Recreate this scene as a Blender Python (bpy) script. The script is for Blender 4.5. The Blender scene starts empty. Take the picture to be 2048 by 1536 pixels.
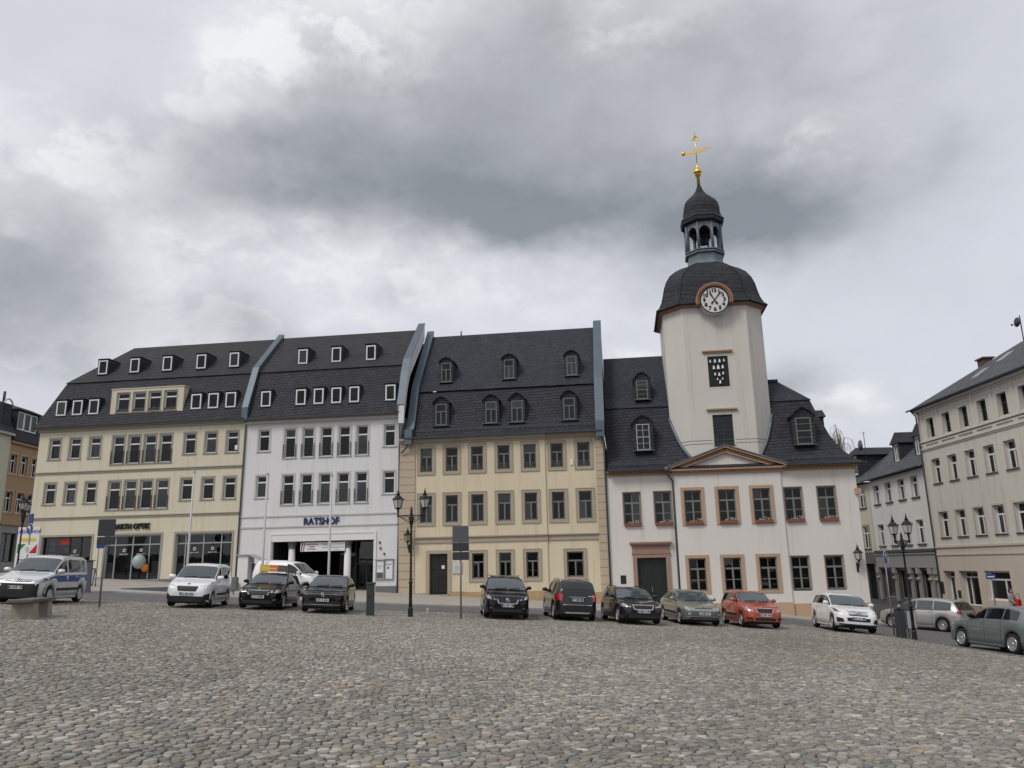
import bpy, math, random
import numpy as np
from mathutils import Vector, Matrix
random.seed(7)
RNG = np.random.default_rng(11)
SC = bpy.context.scene
COL = SC.collection
R = math.radians
PI = math.pi

# ------------------------------------------------------------------ mesh building
class MB:
    """Collects polygons and links them as ONE mesh object."""
    def __init__(self):
        self.v = []; self.f = []; self.sm = []; self.uv = None
    def add(self, verts, faces, smooth=False):
        n = len(self.v)
        self.v += [tuple(p) for p in verts]
        for f in faces:
            self.f.append(tuple(i + n for i in f)); self.sm.append(smooth)
        return self
    def quad(self, a, b, c, d):
        return self.add([a, b, c, d], [(0, 1, 2, 3)])
    def poly(self, pts):
        return self.add(pts, [tuple(range(len(pts)))])
    def box(self, x0, x1, y0, y1, z0, z1):
        v = [(x0, y0, z0), (x1, y0, z0), (x1, y1, z0), (x0, y1, z0), (x0, y0, z1), (x1, y0, z1), (x1, y1, z1), (x0, y1, z1)]
        return self.add(v, [(0, 3, 2, 1), (4, 5, 6, 7), (0, 1, 5, 4), (1, 2, 6, 5), (2, 3, 7, 6), (3, 0, 4, 7)])
    def bbox(self, x0, x1, y0, y1, z0, z1, c=.02):
        """box with chamfered vertical and top edges"""
        prof = [(0, z0, 0), (0, z1 - c, 0), (c, z1, 0)]
        rings = []
        for ins, z, _ in prof:
            a = [(x0 + c, y0), (x1 - c, y0), (x1, y0 + c), (x1, y1 - c), (x1 - c, y1), (x0 + c, y1), (x0, y1 - c), (x0, y0 + c)]
            cx, cy = (x0 + x1) / 2, (y0 + y1) / 2
            rings.append([(cx + (x - cx) * (1 - 2 * ins / (x1 - x0)), cy + (y - cy) * (1 - 2 * ins / (y1 - y0)), z) for x, y in a])
        return self.loft(rings, True, True)
    def loft(self, rings, cap0=False, cap1=False, closed=True, smooth=False):
        n = len(rings[0]); v = [p for r in rings for p in r]; f = []
        for i in range(len(rings) - 1):
            for j in range(n if closed else n - 1):
                k = (j + 1) % n
                f.append((i * n + j, i * n + k, (i + 1) * n + k, (i + 1) * n + j))
        if cap0: f.append(tuple(range(n - 1, -1, -1)))
        if cap1: f.append(tuple((len(rings) - 1) * n + j for j in range(n)))
        return self.add(v, f, smooth)
    def lathe(self, prof, seg=16, c=(0, 0, 0), rot=0, smooth=True, cap=True):
        rings = [[(c[0] + r * math.cos(rot + 2 * PI * j / seg), c[1] + r * math.sin(rot + 2 * PI * j / seg), c[2] + z) for j in range(seg)] for r, z in prof]
        return self.loft(rings, cap, cap, True, smooth)
    def tube(self, pts, r, seg=8, smooth=True):
        pts = [Vector(p) for p in pts]; rings = []
        rr = r if isinstance(r, (list, tuple)) else [r] * len(pts)
        up = Vector((0, 0, 1))
        for i, p in enumerate(pts):
            d = (pts[min(i + 1, len(pts) - 1)] - pts[max(i - 1, 0)]).normalized()
            a = d.cross(up)
            if a.length < 1e-3: a = d.cross(Vector((1, 0, 0)))
            a.normalize(); b = a.cross(d).normalized()
            rings.append([tuple(p + (a * math.cos(2 * PI * j / seg) + b * math.sin(2 * PI * j / seg)) * rr[i]) for j in range(seg)])
        return self.loft(rings, True, True, True, smooth)
    def torus(self, c, R0, r, axis='y', seg=16, s2=6, arc=(0, 2 * PI)):
        full = abs(arc[1] - arc[0] - 2 * PI) < 1e-6
        pts = []
        n = seg
        for i in range(n + 1):
            t = arc[0] + (arc[1] - arc[0]) * i / n
            a, b = R0 * math.cos(t), R0 * math.sin(t)
            pts.append({'y': (c[0] + a, c[1], c[2] + b), 'z': (c[0] + a, c[1] + b, c[2]), 'x': (c[0], c[1] + a, c[2] + b)}[axis])
        return self.tube(pts, r, s2)
    def merge_mesh(self, me, M):
        return self.add([M @ v.co for v in me.vertices], [tuple(p.vertices) for p in me.polygons])
    def mesh(self, name, mat, uvproj=False, fix=False):
        me = bpy.data.meshes.new(name)
        me.from_pydata(self.v, [], self.f)
        if fix:
            import bmesh
            bm = bmesh.new(); bm.from_mesh(me); bmesh.ops.remove_doubles(bm, verts=bm.verts, dist=1e-5)
            bmesh.ops.recalc_face_normals(bm, faces=bm.faces); bm.to_mesh(me); bm.free()
        else:
            me.polygons.foreach_set('use_smooth', self.sm)
        if uvproj: project_uv(me)
        if mat: me.materials.append(mat)
        me.update()
        return me
    def build(self, name, mat, parent=None, loc=(0, 0, 0), rot=(0, 0, 0), uvproj=False, fix=False):
        return link(name, self.mesh(name, mat, uvproj, fix), parent, loc, rot)

def link(name, me, parent=None, loc=(0, 0, 0), rot=(0, 0, 0)):
    o = bpy.data.objects.new(name, me); COL.objects.link(o)
    o.location = loc; o.rotation_euler = rot
    if parent: o.parent = parent
    return o

def project_uv(me):
    uv = me.uv_layers.new(name='UVMap')
    up = Vector((0, 0, 1))
    for p in me.polygons:
        n = p.normal
        h = up.cross(n)
        if h.length < 1e-4: h = Vector((1, 0, 0))
        h.normalize(); v = n.cross(h)
        for li in p.loop_indices:
            co = me.vertices[me.loops[li].vertex_index].co
            uv.data[li].uv = (co.dot(h), co.dot(v))

def tag(o, label=None, cat=None, group=None, kind=None):
    if label: o['label'] = label
    if cat: o['category'] = cat
    if group: o['group'] = group
    if kind: o['kind'] = kind
    return o

def thing(name, label, cat, loc=(0, 0, 0), rz=0, group=None):
    o = bpy.data.objects.new(name, None); COL.objects.link(o)
    o.empty_display_size = .3
    o.location = loc; o.rotation_euler = (0, 0, rz)
    return tag(o, label, cat, group)

def copy_tree(o, parent=None):
    c = o.copy(); COL.objects.link(c); c.parent = parent
    for ch in list(o.children): copy_tree(ch, c)
    return c

_txt = {}
def text_mesh(body, size=1., extrude=.01, bold=0., align='CENTER', shear=0., spacing=1.):
    key = (body, size, extrude, bold, align, shear, spacing)
    if key in _txt: return _txt[key]
    cu = bpy.data.curves.new('lettering', 'FONT')
    cu.body = body; cu.size = size; cu.extrude = extrude; cu.offset = bold; cu.align_x = align; cu.align_y = 'CENTER'; cu.shear = shear
    cu.space_character = spacing; cu.resolution_u = 3
    o = bpy.data.objects.new('lettering', cu); COL.objects.link(o)
    bpy.context.view_layer.update()
    me = bpy.data.meshes.new_from_object(o.evaluated_get(bpy.context.evaluated_depsgraph_get()))
    bpy.data.objects.remove(o); bpy.data.curves.remove(cu)
    _txt[key] = me
    return me

def text(name, body, mat, parent, loc, size, rot=(PI / 2, 0, 0), fit=None, **k):
    me = text_mesh(body, size, **k).copy()
    if fit:
        xs = [v.co.x for v in me.vertices]; ys = [v.co.y for v in me.vertices]; cx, cy = (min(xs) + max(xs)) / 2, (min(ys) + max(ys)) / 2
        for v in me.vertices: v.co.x = (v.co.x - cx) * fit[0] / (max(xs) - min(xs)); v.co.y = (v.co.y - cy) * fit[1] / (max(ys) - min(ys))
    me.materials.clear(); me.materials.append(mat)
    return link(name, me, parent, loc, rot)

# ------------------------------------------------------------------ materials
class NT:
    def __init__(self, name):
        self.m = bpy.data.materials.new(name); self.m.use_nodes = True
        self.t = self.m.node_tree; self.t.nodes.clear()
        self.out = self.n('ShaderNodeOutputMaterial')
    def n(self, typ, **k):
        nd = self.t.nodes.new(typ)
        for a, b in k.items():
            if a.startswith('_'): nd.inputs[a[1:].replace('_', ' ')].default_value = b
            else: setattr(nd, a, b)
        return nd
    def l(self, a, b): self.t.links.new(a, b)
    def math(self, op, a, b=None, clamp=False):
        nd = self.n('ShaderNodeMath', operation=op, use_clamp=clamp)
        for i, x in enumerate((a, b)):
            if x is None: continue
            if isinstance(x, (int, float)): nd.inputs[i].default_value = x
            else: self.l(x, nd.inputs[i])
        return nd.outputs[0]
    def mix(self, fac, a, b, blend='MIX'):
        nd = self.n('ShaderNodeMix', data_type='RGBA', blend_type=blend)
        for s, x in ((nd.inputs['Factor'], fac), (nd.inputs[6], a), (nd.inputs[7], b)):
            if isinstance(x, (int, float)): s.default_value = x
            elif isinstance(x, tuple): s.default_value = (*x[:3], 1)
            else: self.l(x, s)
        return nd.outputs[2]
    def noise(self, vec, scale, detail=4, rough=.55):
        nd = self.n('ShaderNodeTexNoise'); nd.inputs['Scale'].default_value = scale
        nd.inputs['Detail'].default_value = detail; nd.inputs['Roughness'].default_value = rough
        if vec is not None: self.l(vec, nd.inputs['Vector'])
        return nd
    def ramp(self, fac, stops):
        nd = self.n('ShaderNodeValToRGB'); cr = nd.color_ramp
        while len(cr.elements) < len(stops): cr.elements.new(.5)
        for e, (p, c) in zip(cr.elements, stops):
            e.position = p; e.color = (*c, 1) if len(c) == 3 else c
        self.l(fac, nd.inputs[0])
        return nd.outputs[0]
    def mapping(self, vec, scale=(1, 1, 1), rot=(0, 0, 0)):
        nd = self.n('ShaderNodeMapping'); nd.inputs['Scale'].default_value = scale; nd.inputs['Rotation'].default_value = rot
        self.l(vec, nd.inputs['Vector']); return nd.outputs[0]
    def bsdf(self, col, rough=.6, metal=0., spec=.5, coat=0., bump=None, bstr=.2, bdist=.01, ior=None):
        b = self.n('ShaderNodeBsdfPrincipled')
        for s, x in (('Base Color', col), ('Roughness', rough), ('Metallic', metal)):
            if isinstance(x, (int, float)): b.inputs[s].default_value = x
            elif isinstance(x, tuple): b.inputs[s].default_value = (*x[:3], 1)
            else: self.l(x, b.inputs[s])
        b.inputs['Specular IOR Level'].default_value = spec
        b.inputs['Coat Weight'].default_value = coat; b.inputs['Coat Roughness'].default_value = .04
        if ior: b.inputs['IOR'].default_value = ior
        if bump is not None:
            bp = self.n('ShaderNodeBump'); bp.inputs['Strength'].default_value = bstr; bp.inputs['Distance'].default_value = bdist
            self.l(bump, bp.inputs['Height']); self.l(bp.outputs[0], b.inputs['Normal'])
        self.l(b.outputs[0], self.out.inputs[0])
        return b

def mul(c, k): return tuple(min(1, x * k) for x in c[:3])

def plain(name, col, rough=.6, metal=0., amp=.12, scale=6., spec=.4, coat=0., bstr=.0):
    t = NT(name)
    co = t.n('ShaderNodeTexCoord').outputs['Object']
    ns = t.noise(co, scale, 5)
    c = t.mix(ns.outputs[0], mul(col, 1 - amp), mul(col, 1 + amp))
    t.bsdf(c, rough, metal, spec, coat, ns.outputs[0] if bstr else None, bstr, .01)
    return t.m

def plaster(name, col, amp=.07, streak=.10, grime=(.30, .27, .23)):
    t = NT(name)
    co = t.n('ShaderNodeTexCoord').outputs['Object']
    big = t.noise(co, .35, 3); fine = t.noise(co, 9, 6, .65)
    st = t.noise(t.mapping(co, (1.6, 1.6, .09)), 1.5, 5, .6)
    c = t.mix(big.outputs[0], mul(col, 1 - amp), mul(col, 1 + amp))
    c = t.mix(t.math('MULTIPLY', fine.outputs[0], .10), c, mul(col, .8))
    s = t.ramp(st.outputs[0], [(.52, (0, 0, 0)), (.75, (1, 1, 1))])
    c = t.mix(t.math('MULTIPLY', s, streak), c, tuple(a * b * 2.1 for a, b in zip(col, grime)))
    gr = t.n('ShaderNodeTexNoise'); gr.inputs['Scale'].default_value = 160; t.l(co, gr.inputs['Vector'])
    t.bsdf(c, .9, 0, .2, 0, gr.outputs[0], .25, .004)
    return t.m

def slate(name, col, col2, rot=0., rw=.32, rh=.2, moss=None, var=.2):
    """roofing slates laid in courses over the roof's own UV metres"""
    t = NT(name)
    uv = t.n('ShaderNodeTexCoord').outputs['UV']
    uvr = t.mapping(uv, (1, 1, 1), (0, 0, rot))
    br = t.n('ShaderNodeTexBrick'); t.l(uvr, br.inputs['Vector'])
    br.inputs['Scale'].default_value = 1; br.inputs['Brick Width'].default_value = rw; br.inputs['Row Height'].default_value = rh
    br.inputs['Mortar Size'].default_value = .012; br.inputs['Mortar Smooth'].default_value = .3; br.inputs['Bias'].default_value = 0
    br.inputs['Color1'].default_value = (*mul(col, 1 - var), 1); br.inputs['Color2'].default_value = (*mul(col2, 1 + var), 1)
    br.inputs['Mortar'].default_value = (*mul(col, .3), 1)
    sx = t.n('ShaderNodeSeparateXYZ'); t.l(uvr, sx.inputs[0])
    saw = t.math('FRACT', t.math('DIVIDE', sx.outputs[1], rh))
    co = t.n('ShaderNodeTexCoord').outputs['Object']
    big = t.noise(co, .55, 5, .6)
    c = t.mix(t.math('MULTIPLY', big.outputs[0], .35), br.outputs[0], mul(col, .85))
    if moss:
        mm = t.noise(t.mapping(uv, (.5, 1.1, 1)), 1.2, 7, .7)
        k = t.ramp(mm.outputs[0], [(.42, (0, 0, 0)), (.62, (1, 1, 1))])
        c = t.mix(t.math('MULTIPLY', k, .8), c, moss)
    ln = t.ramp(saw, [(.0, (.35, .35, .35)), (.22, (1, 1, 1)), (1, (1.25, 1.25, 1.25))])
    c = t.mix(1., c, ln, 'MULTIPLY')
    h = t.math('ADD', t.math('MULTIPLY', saw, -1), t.math('MULTIPLY', br.outputs['Fac'], -.6))
    t.bsdf(c, .72, 0, .3, 0, h, .7, .02)
    return t.m

def metal(name, col, rough=.35, amp=.15, scale=3):
    return plain(name, col, rough, 1., amp, scale)

def glass(name, tint=(.24, .27, .29), ior=1.42, rough=.01):
    t = NT(name)
    tr = t.n('ShaderNodeBsdfTransparent'); tr.inputs[0].default_value = (*tint, 1)
    gl = t.n('ShaderNodeBsdfGlossy'); gl.inputs['Roughness'].default_value = rough; gl.inputs[0].default_value = (.95, .97, 1, 1)
    fr = t.n('ShaderNodeFresnel'); fr.inputs['IOR'].default_value = ior
    co = t.n('ShaderNodeTexCoord').outputs['Object']
    ns = t.noise(co, 1.3, 2)
    bp = t.n('ShaderNodeBump'); bp.inputs['Strength'].default_value = .06; bp.inputs['Distance'].default_value = .03
    t.l(ns.outputs[0], bp.inputs['Height']); t.l(bp.outputs[0], gl.inputs['Normal'])
    mx = t.n('ShaderNodeMixShader'); t.l(fr.outputs[0], mx.inputs[0]); t.l(tr.outputs[0], mx.inputs[1]); t.l(gl.outputs[0], mx.inputs[2])
    t.l(mx.outputs[0], t.out.inputs[0])
    return t.m

def carpaint(name, col, metal_=0., rough=.32, coat=1., spec=.5, DIRT=.3):
    t = NT(name)
    co = t.n('ShaderNodeTexCoord').outputs['Object']
    ns = t.noise(co, 5, 4); dirt = t.noise(co, 14, 5)
    sx = t.n('ShaderNodeSeparateXYZ'); t.l(co, sx.inputs[0])
    low = t.n('ShaderNodeMapRange'); low.inputs['From Min'].default_value = .65; low.inputs['From Max'].default_value = .2; t.l(sx.outputs[2], low.inputs[0])
    d = t.math('MULTIPLY', low.outputs[0], t.math('MULTIPLY', dirt.outputs[0], DIRT))
    c = t.mix(ns.outputs[0], mul(col, .94), mul(col, 1.06))
    c = t.mix(d, c, (.16, .15, .135))
    t.bsdf(c, rough, metal_, spec, coat)
    return t.m

def autoglass(name, base=(.05, .066, .076)):  # default base is lifted to paint in sky reflected by the windscreen
    t = NT(name)
    b = t.bsdf(base, .03, 0, .5, 0, None, ior=1.75)
    return t.m

MAT = {}
def setup_materials():
    m = MAT
    m['cream'] = plaster('cream_plaster', (.64, .595, .47), .08, .42)
    m['cream_trim'] = plain('greige_trim', (.33, .305, .255), .85)
    m['white_wall'] = plaster('white_plaster', (.70, .695, .705), .06, .34)
    m['white_trim'] = plain('pale_grey_trim', (.52, .51, .48), .85)
    m['sand'] = plaster('sand_plaster', (.66, .58, .43), .08, .42)
    m['sand_trim'] = plain('sandstone_trim', (.385, .335, .26), .85, 0, .1)
    m['quoin'] = plaster('quoin_sandstone', (.49, .405, .305), .09, .1)
    m['town_white'] = plaster('town_hall_plaster', (.68, .655, .62), .06, .38)
    m['tower_white'] = plaster('tower_plaster', (.61, .585, .54), .07, .5)
    m['terracotta'] = plain('terracotta_trim', (.44, .295, .20), .8, 0, .1, 3)
    m['hood_red'] = plain('dull_red_stone', (.33, .19, .125), .8, 0, .15, 4)
    m['dentil'] = plain('dark_terracotta', (.32, .135, .075), .8)
    m['pinkplinth'] = plaster('pink_plinth', (.47, .33, .235), .12, .3)
    m['porphyry'] = plain('porphyry_stone', (.31, .20, .16), .8, 0, .3, 9, bstr=.3)
    m['stonebase'] = plain('sandstone_base', (.42, .29, .17), .9, 0, .35, 5, bstr=.4)
    m['grey_plinth'] = plain('grey_plinth', (.155, .165, .155), .85)
    m['slate'] = slate('blue_black_slate', (.022, .024, .031), (.026, .028, .036), R(6), .3, .26)
    m['slate_steep'] = slate('mansard_slate', (.029, .030, .039), (.032, .033, .043), R(-3), .3, .22)
    m['slate_moss'] = slate('weathered_brown_slate', (.030, .030, .037), (.034, .034, .041), 0, .36, .24, (.038, .035, .033))
    m['slate_diag'] = slate('old_german_slate', (.029, .034, .046), (.033, .038, .050), R(-9), .27, .21)
    m['slate_right'] = slate('side_street_slate', (.07, .075, .085), (.08, .085, .095), 0, .35, .25)
    m['zinc'] = plain('zinc_sheet', (.11, .14, .172), .5, .3, .16, 2.2)
    m['zinc_dark'] = plain('dark_zinc', (.10, .115, .13), .5, .4, .2, 2)
    m['lead'] = plain('lead_sheet', (.15, .18, .21), .5, .3, .3, 3)
    m['gold'] = metal('gilding', (.85, .58, .16), .28, .08)
    m['white_frame'] = plain('white_window_frame', (.74, .74, .73), .45, 0, .04)
    m['grey_frame'] = plain('olive_grey_frame', (.155, .16, .148), .5, 0, .08)
    m['th_frame'] = plain('grey_green_frame', (.18, .185, .165), .5, 0, .08)
    m['dark_frame'] = plain('anthracite_frame', (.035, .038, .042), .5)
    m['silver_frame'] = plain('aluminium_frame', (.36, .375, .385), .4, .5)
    m['pane'] = glass('window_glass')
    m['shop_pane'] = glass('shop_glass', (.46, .51, .51), 1.6)
    m['pane_bright'] = glass('coated_window_glass', (.28, .32, .34), 1.65)
    m['dark_backing'] = plain('unlit_room_black', (.016, .016, .017), .9, 0, .5, .8)  # near-black colour stands in for the shade of unlit rooms and passage
    m['curtain'] = plain('net_curtain', (.42, .42, .41), .9, 0, .15, 8)
    m['blind'] = plain('vertical_blind', (.40, .39, .35), .8, 0, .05)
    m['warm_blind'] = plain('ochre_shade', (.40, .29, .13), .8, 0, .25, 4)
    m['black'] = plain('black_iron', (.012, .012, .013), .45, 0, .2, 8)
    m['door_dark'] = plain('dark_door', (.016, .015, .013), .5, 0, .25, 5)
    m['door_green'] = plain('dark_green_door', (.014, .019, .018), .45, 0, .25, 5)
    m['pipe'] = plain('grey_downpipe', (.12, .125, .13), .5, .3)
    m['paper'] = plain('white_paper', (.75, .75, .75), .7, 0, .03)
    m['sign_blue'] = plain('sign_blue', (.012, .05, .22), .4, 0, .05)
    m['letter_blue'] = plain('navy_lettering', (.012, .028, .13), .4)
    m['letter_black'] = plain('black_lettering', (.008, .008, .008), .5)
    m['red'] = plain('red_paint', (.50, .02, .02), .4)
    m['orange'] = plain('orange_paint', (.75, .22, .03), .4)
    m['yellow'] = plain('yellow_paint', (.75, .50, .06), .4)
    m['green'] = plain('green_paint', (.03, .20, .10), .5)
    m['sky_blue'] = plain('light_blue_print', (.10, .30, .55), .5)
    m['aqua'] = plain('pale_balloon', (.34, .42, .41), .4, 0, .03)
    m['rust_red'] = plain('planter_terracotta', (.21, .08, .05), .7, 0, .15)
    m['mint'] = plain('white_flower_planting', (.42, .42, .36), .8, 0, .4, 20)
    m['tyre'] = plain('tyre_rubber', (.012, .012, .013), .85, 0, .2, 10)
    m['rim'] = plain('wheel_alloy', (.55, .56, .58), .3, .8, .06)
    m['plastic'] = plain('black_plastic', (.014, .014, .015), .55, 0, .1)
    m['chrome'] = plain('chrome_trim', (.62, .63, .65), .18, 1., .05)
    m['autoglass'] = autoglass('car_glass')
    m['privacy'] = autoglass('tinted_car_glass', (.006, .006, .007))
    m['lamp_clear'] = plain('headlight_lens', (.42, .43, .44), .12, .55, .25, 18, .8, 1)
    m['lamp_dark'] = plain('smoked_headlight', (.09, .095, .10), .12, .5, .4, 22, .8, 1)
    m['lamp_red'] = plain('tail_light_lens', (.42, .012, .012), .15, 0, .2, 20, .6, 1)
    m['plate'] = plain('plate_white', (.62, .63, .65), .5, 0, .03)
    m['plate_blue'] = plain('plate_blue', (.01, .03, .22), .5)
    m['panel_grey'] = plain('sign_back_grey', (.105, .115, .13), .5, .4, .1, 2)
    m['panel_dark'] = plain('sign_back_dark', (.04, .043, .052), .5, .2, .1, 2)
    m['post'] = plain('galvanised_post', (.20, .205, .215), .5, .5, .15, 4)
    m['pole_white'] = plain('white_pole', (.50, .50, .51), .5, 0, .05)
    m['anthracite'] = plain('anthracite_metal', (.045, .048, .05), .55, .2, .12, 4)
    m['bin_grey'] = plain('grey_cabinet', (.36, .375, .39), .5, 0, .1)
    m['bench_stone'] = plain('bench_concrete', (.30, .27, .21), .9, 0, .3, 8, bstr=.3)
    m['bench_slab'] = plain('bench_slab', (.115, .105, .098), .75, 0, .2, 6, bstr=.2)
    m['lantern_glass'] = plain('frosted_lantern_glass', (.50, .50, .46), .3, 0, .1)
    m['amber_glass'] = plain('amber_lantern_glass', (.36, .30, .17), .3, 0, .1)
    m['r_cream'] = plaster('grey_cream_plaster', (.60, .575, .52), .07, .5)
    m['r_base'] = plaster('grey_pink_plaster', (.55, .48, .415), .06, .2)
    m['r_white'] = plaster('old_white_plaster', (.68, .66, .63), .05, .3)
    m['l_tan'] = plaster('tan_plaster', (.40, .27, .165), .06, .2)
    m['l_cream'] = plaster('pale_cream_plaster', (.55, .53, .42), .05, .2)
    m['shop_dark'] = plain('dark_shopfront', (.10, .095, .088), .6, 0, .15, 2)
    m['shop_grey'] = plain('grey_shopfront', (.28, .27, .25), .7, 0, .1, 2)
    m['brick'] = plain('chimney_brick', (.12, .075, .058), .9, 0, .3, 12)
    m['bark'] = plain('willow_bark', (.34, .30, .26), .9, 0, .2, 8)
    m['bronze'] = plain('bell_bronze', (.035, .035, .032), .5, .6)
    m['clock_white'] = plain('clock_face_white', (.66, .66, .66), .5, 0, .03)
    m['skin'] = plain('skin', (.50, .30, .21), .6, 0, .05)
    m['hair'] = plain('brown_hair', (.05, .03, .02), .7)
    m['coat_grey'] = plain('grey_jacket', (.30, .29, .28), .85)
    m['jeans'] = plain('dark_trousers', (.03, .035, .05), .9)
setup_materials()
# ------------------------------------------------------------------ terrain
YAW = -.13706
UX, UY = math.cos(YAW), math.sin(YAW)
def sstep(a, b, x):
    t = np.clip((x - a) / (b - a), 0, 1); return t * t * (3 - 2 * t)
def xslope(x): return -.058 * np.clip(x, -70, 21)
def gz0(x, y): return xslope(x) - .0165 * np.clip(y, -20, 36) - .15 * sstep(13.5, 17.5, np.asarray(x, float)) * sstep(12, 22, np.asarray(y, float))
def kerb_y(x): return np.interp(x, [-80, -24, -5, 15, 21], [42.0, 42.0, 41.3, 43.6, 43.6])
def square_y(x): return np.interp(x, [-80, -18, -12, -6, 0, 13.0, 15.3], [35.8, 35.8, 35.6, 36.8, 37.4, 38.2, 33.5])
def gz(x, y):
    """height of whatever one stands on"""
    x = np.asarray(x, float); y = np.asarray(y, float)
    z = gz0(x, y); k = kerb_y(x)
    w = np.where((y > k) & (x < 21.2) & (x > -35.5), .1 + .025 * (y - k), 0)
    return z + w
def G(x, y, d=0): return (x, y, float(gz(x, y)) + d)
def at_fac(u, w=0.):
    return (u * UX - w * UY, 48 + u * UY + w * UX)

def sheet(name, xs, ys, zf, mat, dz=0.):
    X, Y = np.meshgrid(xs, ys); Z = zf(X, Y) + dz
    v = np.stack([X, Y, Z], -1).reshape(-1, 3); n = len(xs); f = []
    for j in range(len(ys) - 1):
        for i in range(n - 1):
            f.append((j * n + i, j * n + i + 1, (j + 1) * n + i + 1, (j + 1) * n + i))
    me = bpy.data.meshes.new(name); me.from_pydata(v.tolist(), [], f); me.materials.append(mat)
    me.polygons.foreach_set('use_smooth', [True] * len(f))
    o = link(name, me); o['kind'] = 'structure'
    return o

def ground_mats():
    t = NT('packed_joint_sand'); co = t.n('ShaderNodeTexCoord').outputs['Object']
    a = t.noise(co, 12, 6, .7); b = t.noise(co, .3, 3)
    c = t.mix(a.outputs[0], (.03, .027, .022), (.075, .066, .054)); c = t.mix(t.math('MULTIPLY', b.outputs[0], .4), c, (.04, .037, .033))
    t.bsdf(c, .95, 0, .2, 0, a.outputs[0], .6, .02); MAT['dirt'] = t.m
    t = NT('grey_sett_road'); co = t.n('ShaderNodeTexCoord').outputs['Object']
    vo = t.n('ShaderNodeTexVoronoi', feature='F1'); vo.inputs['Scale'].default_value = 8; t.l(co, vo.inputs['Vector'])
    ve = t.n('ShaderNodeTexVoronoi', feature='DISTANCE_TO_EDGE'); ve.inputs['Scale'].default_value = 8; t.l(co, ve.inputs['Vector'])
    sx = t.n('ShaderNodeSeparateXYZ'); t.l(vo.outputs['Color'], sx.inputs[0])
    c = t.mix(sx.outputs[0], (.115, .11, .115), (.175, .168, .168))
    e = t.ramp(ve.outputs[0], [(.0, (0, 0, 0)), (.09, (1, 1, 1))])
    c = t.mix(e, (.07, .068, .065), c)
    b = t.noise(co, .4, 4); c = t.mix(t.math('MULTIPLY', b.outputs[0], .5), c, (.14, .14, .145))
    t.bsdf(c, .75, 0, .3, 0, e, .5, .01); MAT['road'] = t.m
    t = NT('pale_paving_slabs'); co = t.n('ShaderNodeTexCoord').outputs['Object']
    br = t.n('ShaderNodeTexBrick'); t.l(t.mapping(co, (1, 1, 1), (0, 0, YAW)), br.inputs['Vector'])
    br.inputs['Scale'].default_value = 1; br.inputs['Brick Width'].default_value = .6; br.inputs['Row Height'].default_value = .4; br.inputs['Mortar Size'].default_value = .008
    br.inputs['Color1'].default_value = (.37, .345, .31, 1); br.inputs['Color2'].default_value = (.44, .41, .37, 1); br.inputs['Mortar'].default_value = (.15, .14, .13, 1)
    b = t.noise(co, 1.2, 6, .65); c = t.mix(t.math('MULTIPLY', b.outputs[0], .5), br.outputs[0], (.33, .305, .28))
    t.bsdf(c, .85, 0, .25, 0, br.outputs['Fac'], -.3, .01); MAT['slabs'] = t.m
    MAT['kerbstone'] = plain('granite_kerb', (.33, .32, .30), .8, 0, .2, 6)
    t = NT('river_cobble'); at = t.n('ShaderNodeAttribute', attribute_name='stone'); co = t.n('ShaderNodeTexCoord').outputs['Object']
    a = t.noise(co, 28, 5, .65); c = t.mix(t.math('MULTIPLY', a.outputs[0], .5), at.outputs['Color'], (.16, .145, .125))
    t.bsdf(c, .68, 0, .35, 0, a.outputs[0], .35, .006); MAT['cobble'] = t.m
ground_mats()

def build_ground():
    xs = np.concatenate([[-1500, -600, -300, -150], np.arange(-80, 81, 2.), [150, 300, 600, 1500]])
    ys = np.concatenate([[-1500, -500, -200, -80], np.arange(-40, 121, 2.), [200, 400, 800, 1500]])
    sheet('ground', xs, ys, lambda X, Y: gz0(X, Y), MAT['dirt'], -.02)
    # grey sett road: a strip in front of the kerb, and the side street on the right
    m = MB()
    xs = np.arange(-70, 60.1, 1.)
    for a, b in zip(xs[:-1], xs[1:]):
        lo_a = square_y(a) if a < 15.3 else -30.; lo_b = square_y(b) if b <= 15.3 else -30.
        if b > 15.3: lo_a = lo_b = -30.
        hi_a = kerb_y(a) if b <= 21 else 110.; hi_b = kerb_y(b) if b <= 21 else 110.
        if b < -34: hi_a = hi_b = 110.
        n = max(1, int((max(hi_a, hi_b) - lo_a) / 3))
        for k in range(n):
            s0, s1 = k / n, (k + 1) / n
            p = [(a, lo_a + (hi_a - lo_a) * s0), (b, lo_b + (hi_b - lo_b) * s0), (b, lo_b + (hi_b - lo_b) * s1), (a, lo_a + (hi_a - lo_a) * s1)]
            m.add([(x, y, float(gz0(x, y)) + .012) for x, y in p], [(0, 1, 2, 3)], True)
    o = m.build('road', MAT['road']); o['kind'] = 'structure'
    # pavement with a real kerb step
    m = MB()
    xs = np.arange(-35., 21.01, 1.)
    for a, b in zip(xs[:-1], xs[1:]):
        for s0, s1 in ((0, .3), (.3, .65), (.65, 1)):
            p = []
            for x, s in ((a, s0), (b, s0), (b, s1), (a, s1)):
                k = kerb_y(x) + .16; y = k + (56 - k) * s; p.append((x, y, float(gz(x, y))))
            m.add(p, [(0, 1, 2, 3)], True)
    o = m.build('pavement', MAT['slabs']); o['kind'] = 'structure'
    m = MB()
    for a, b in zip(xs[:-1], xs[1:]):
        for q in range(1):
            r0 = []
            for x in (a + .006, b - .006):
                k = float(kerb_y(x)); g = float(gz0(x, k))
                r0.append([(x, k, g - .1), (x, k, g + .085), (x, k + .02, g + .106), (x, k + .16, g + .106), (x, k + .16, g - .1)])
            m.loft(r0, True, True)
    o = m.build('kerb', MAT['kerbstone']); o['kind'] = 'structure'

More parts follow.
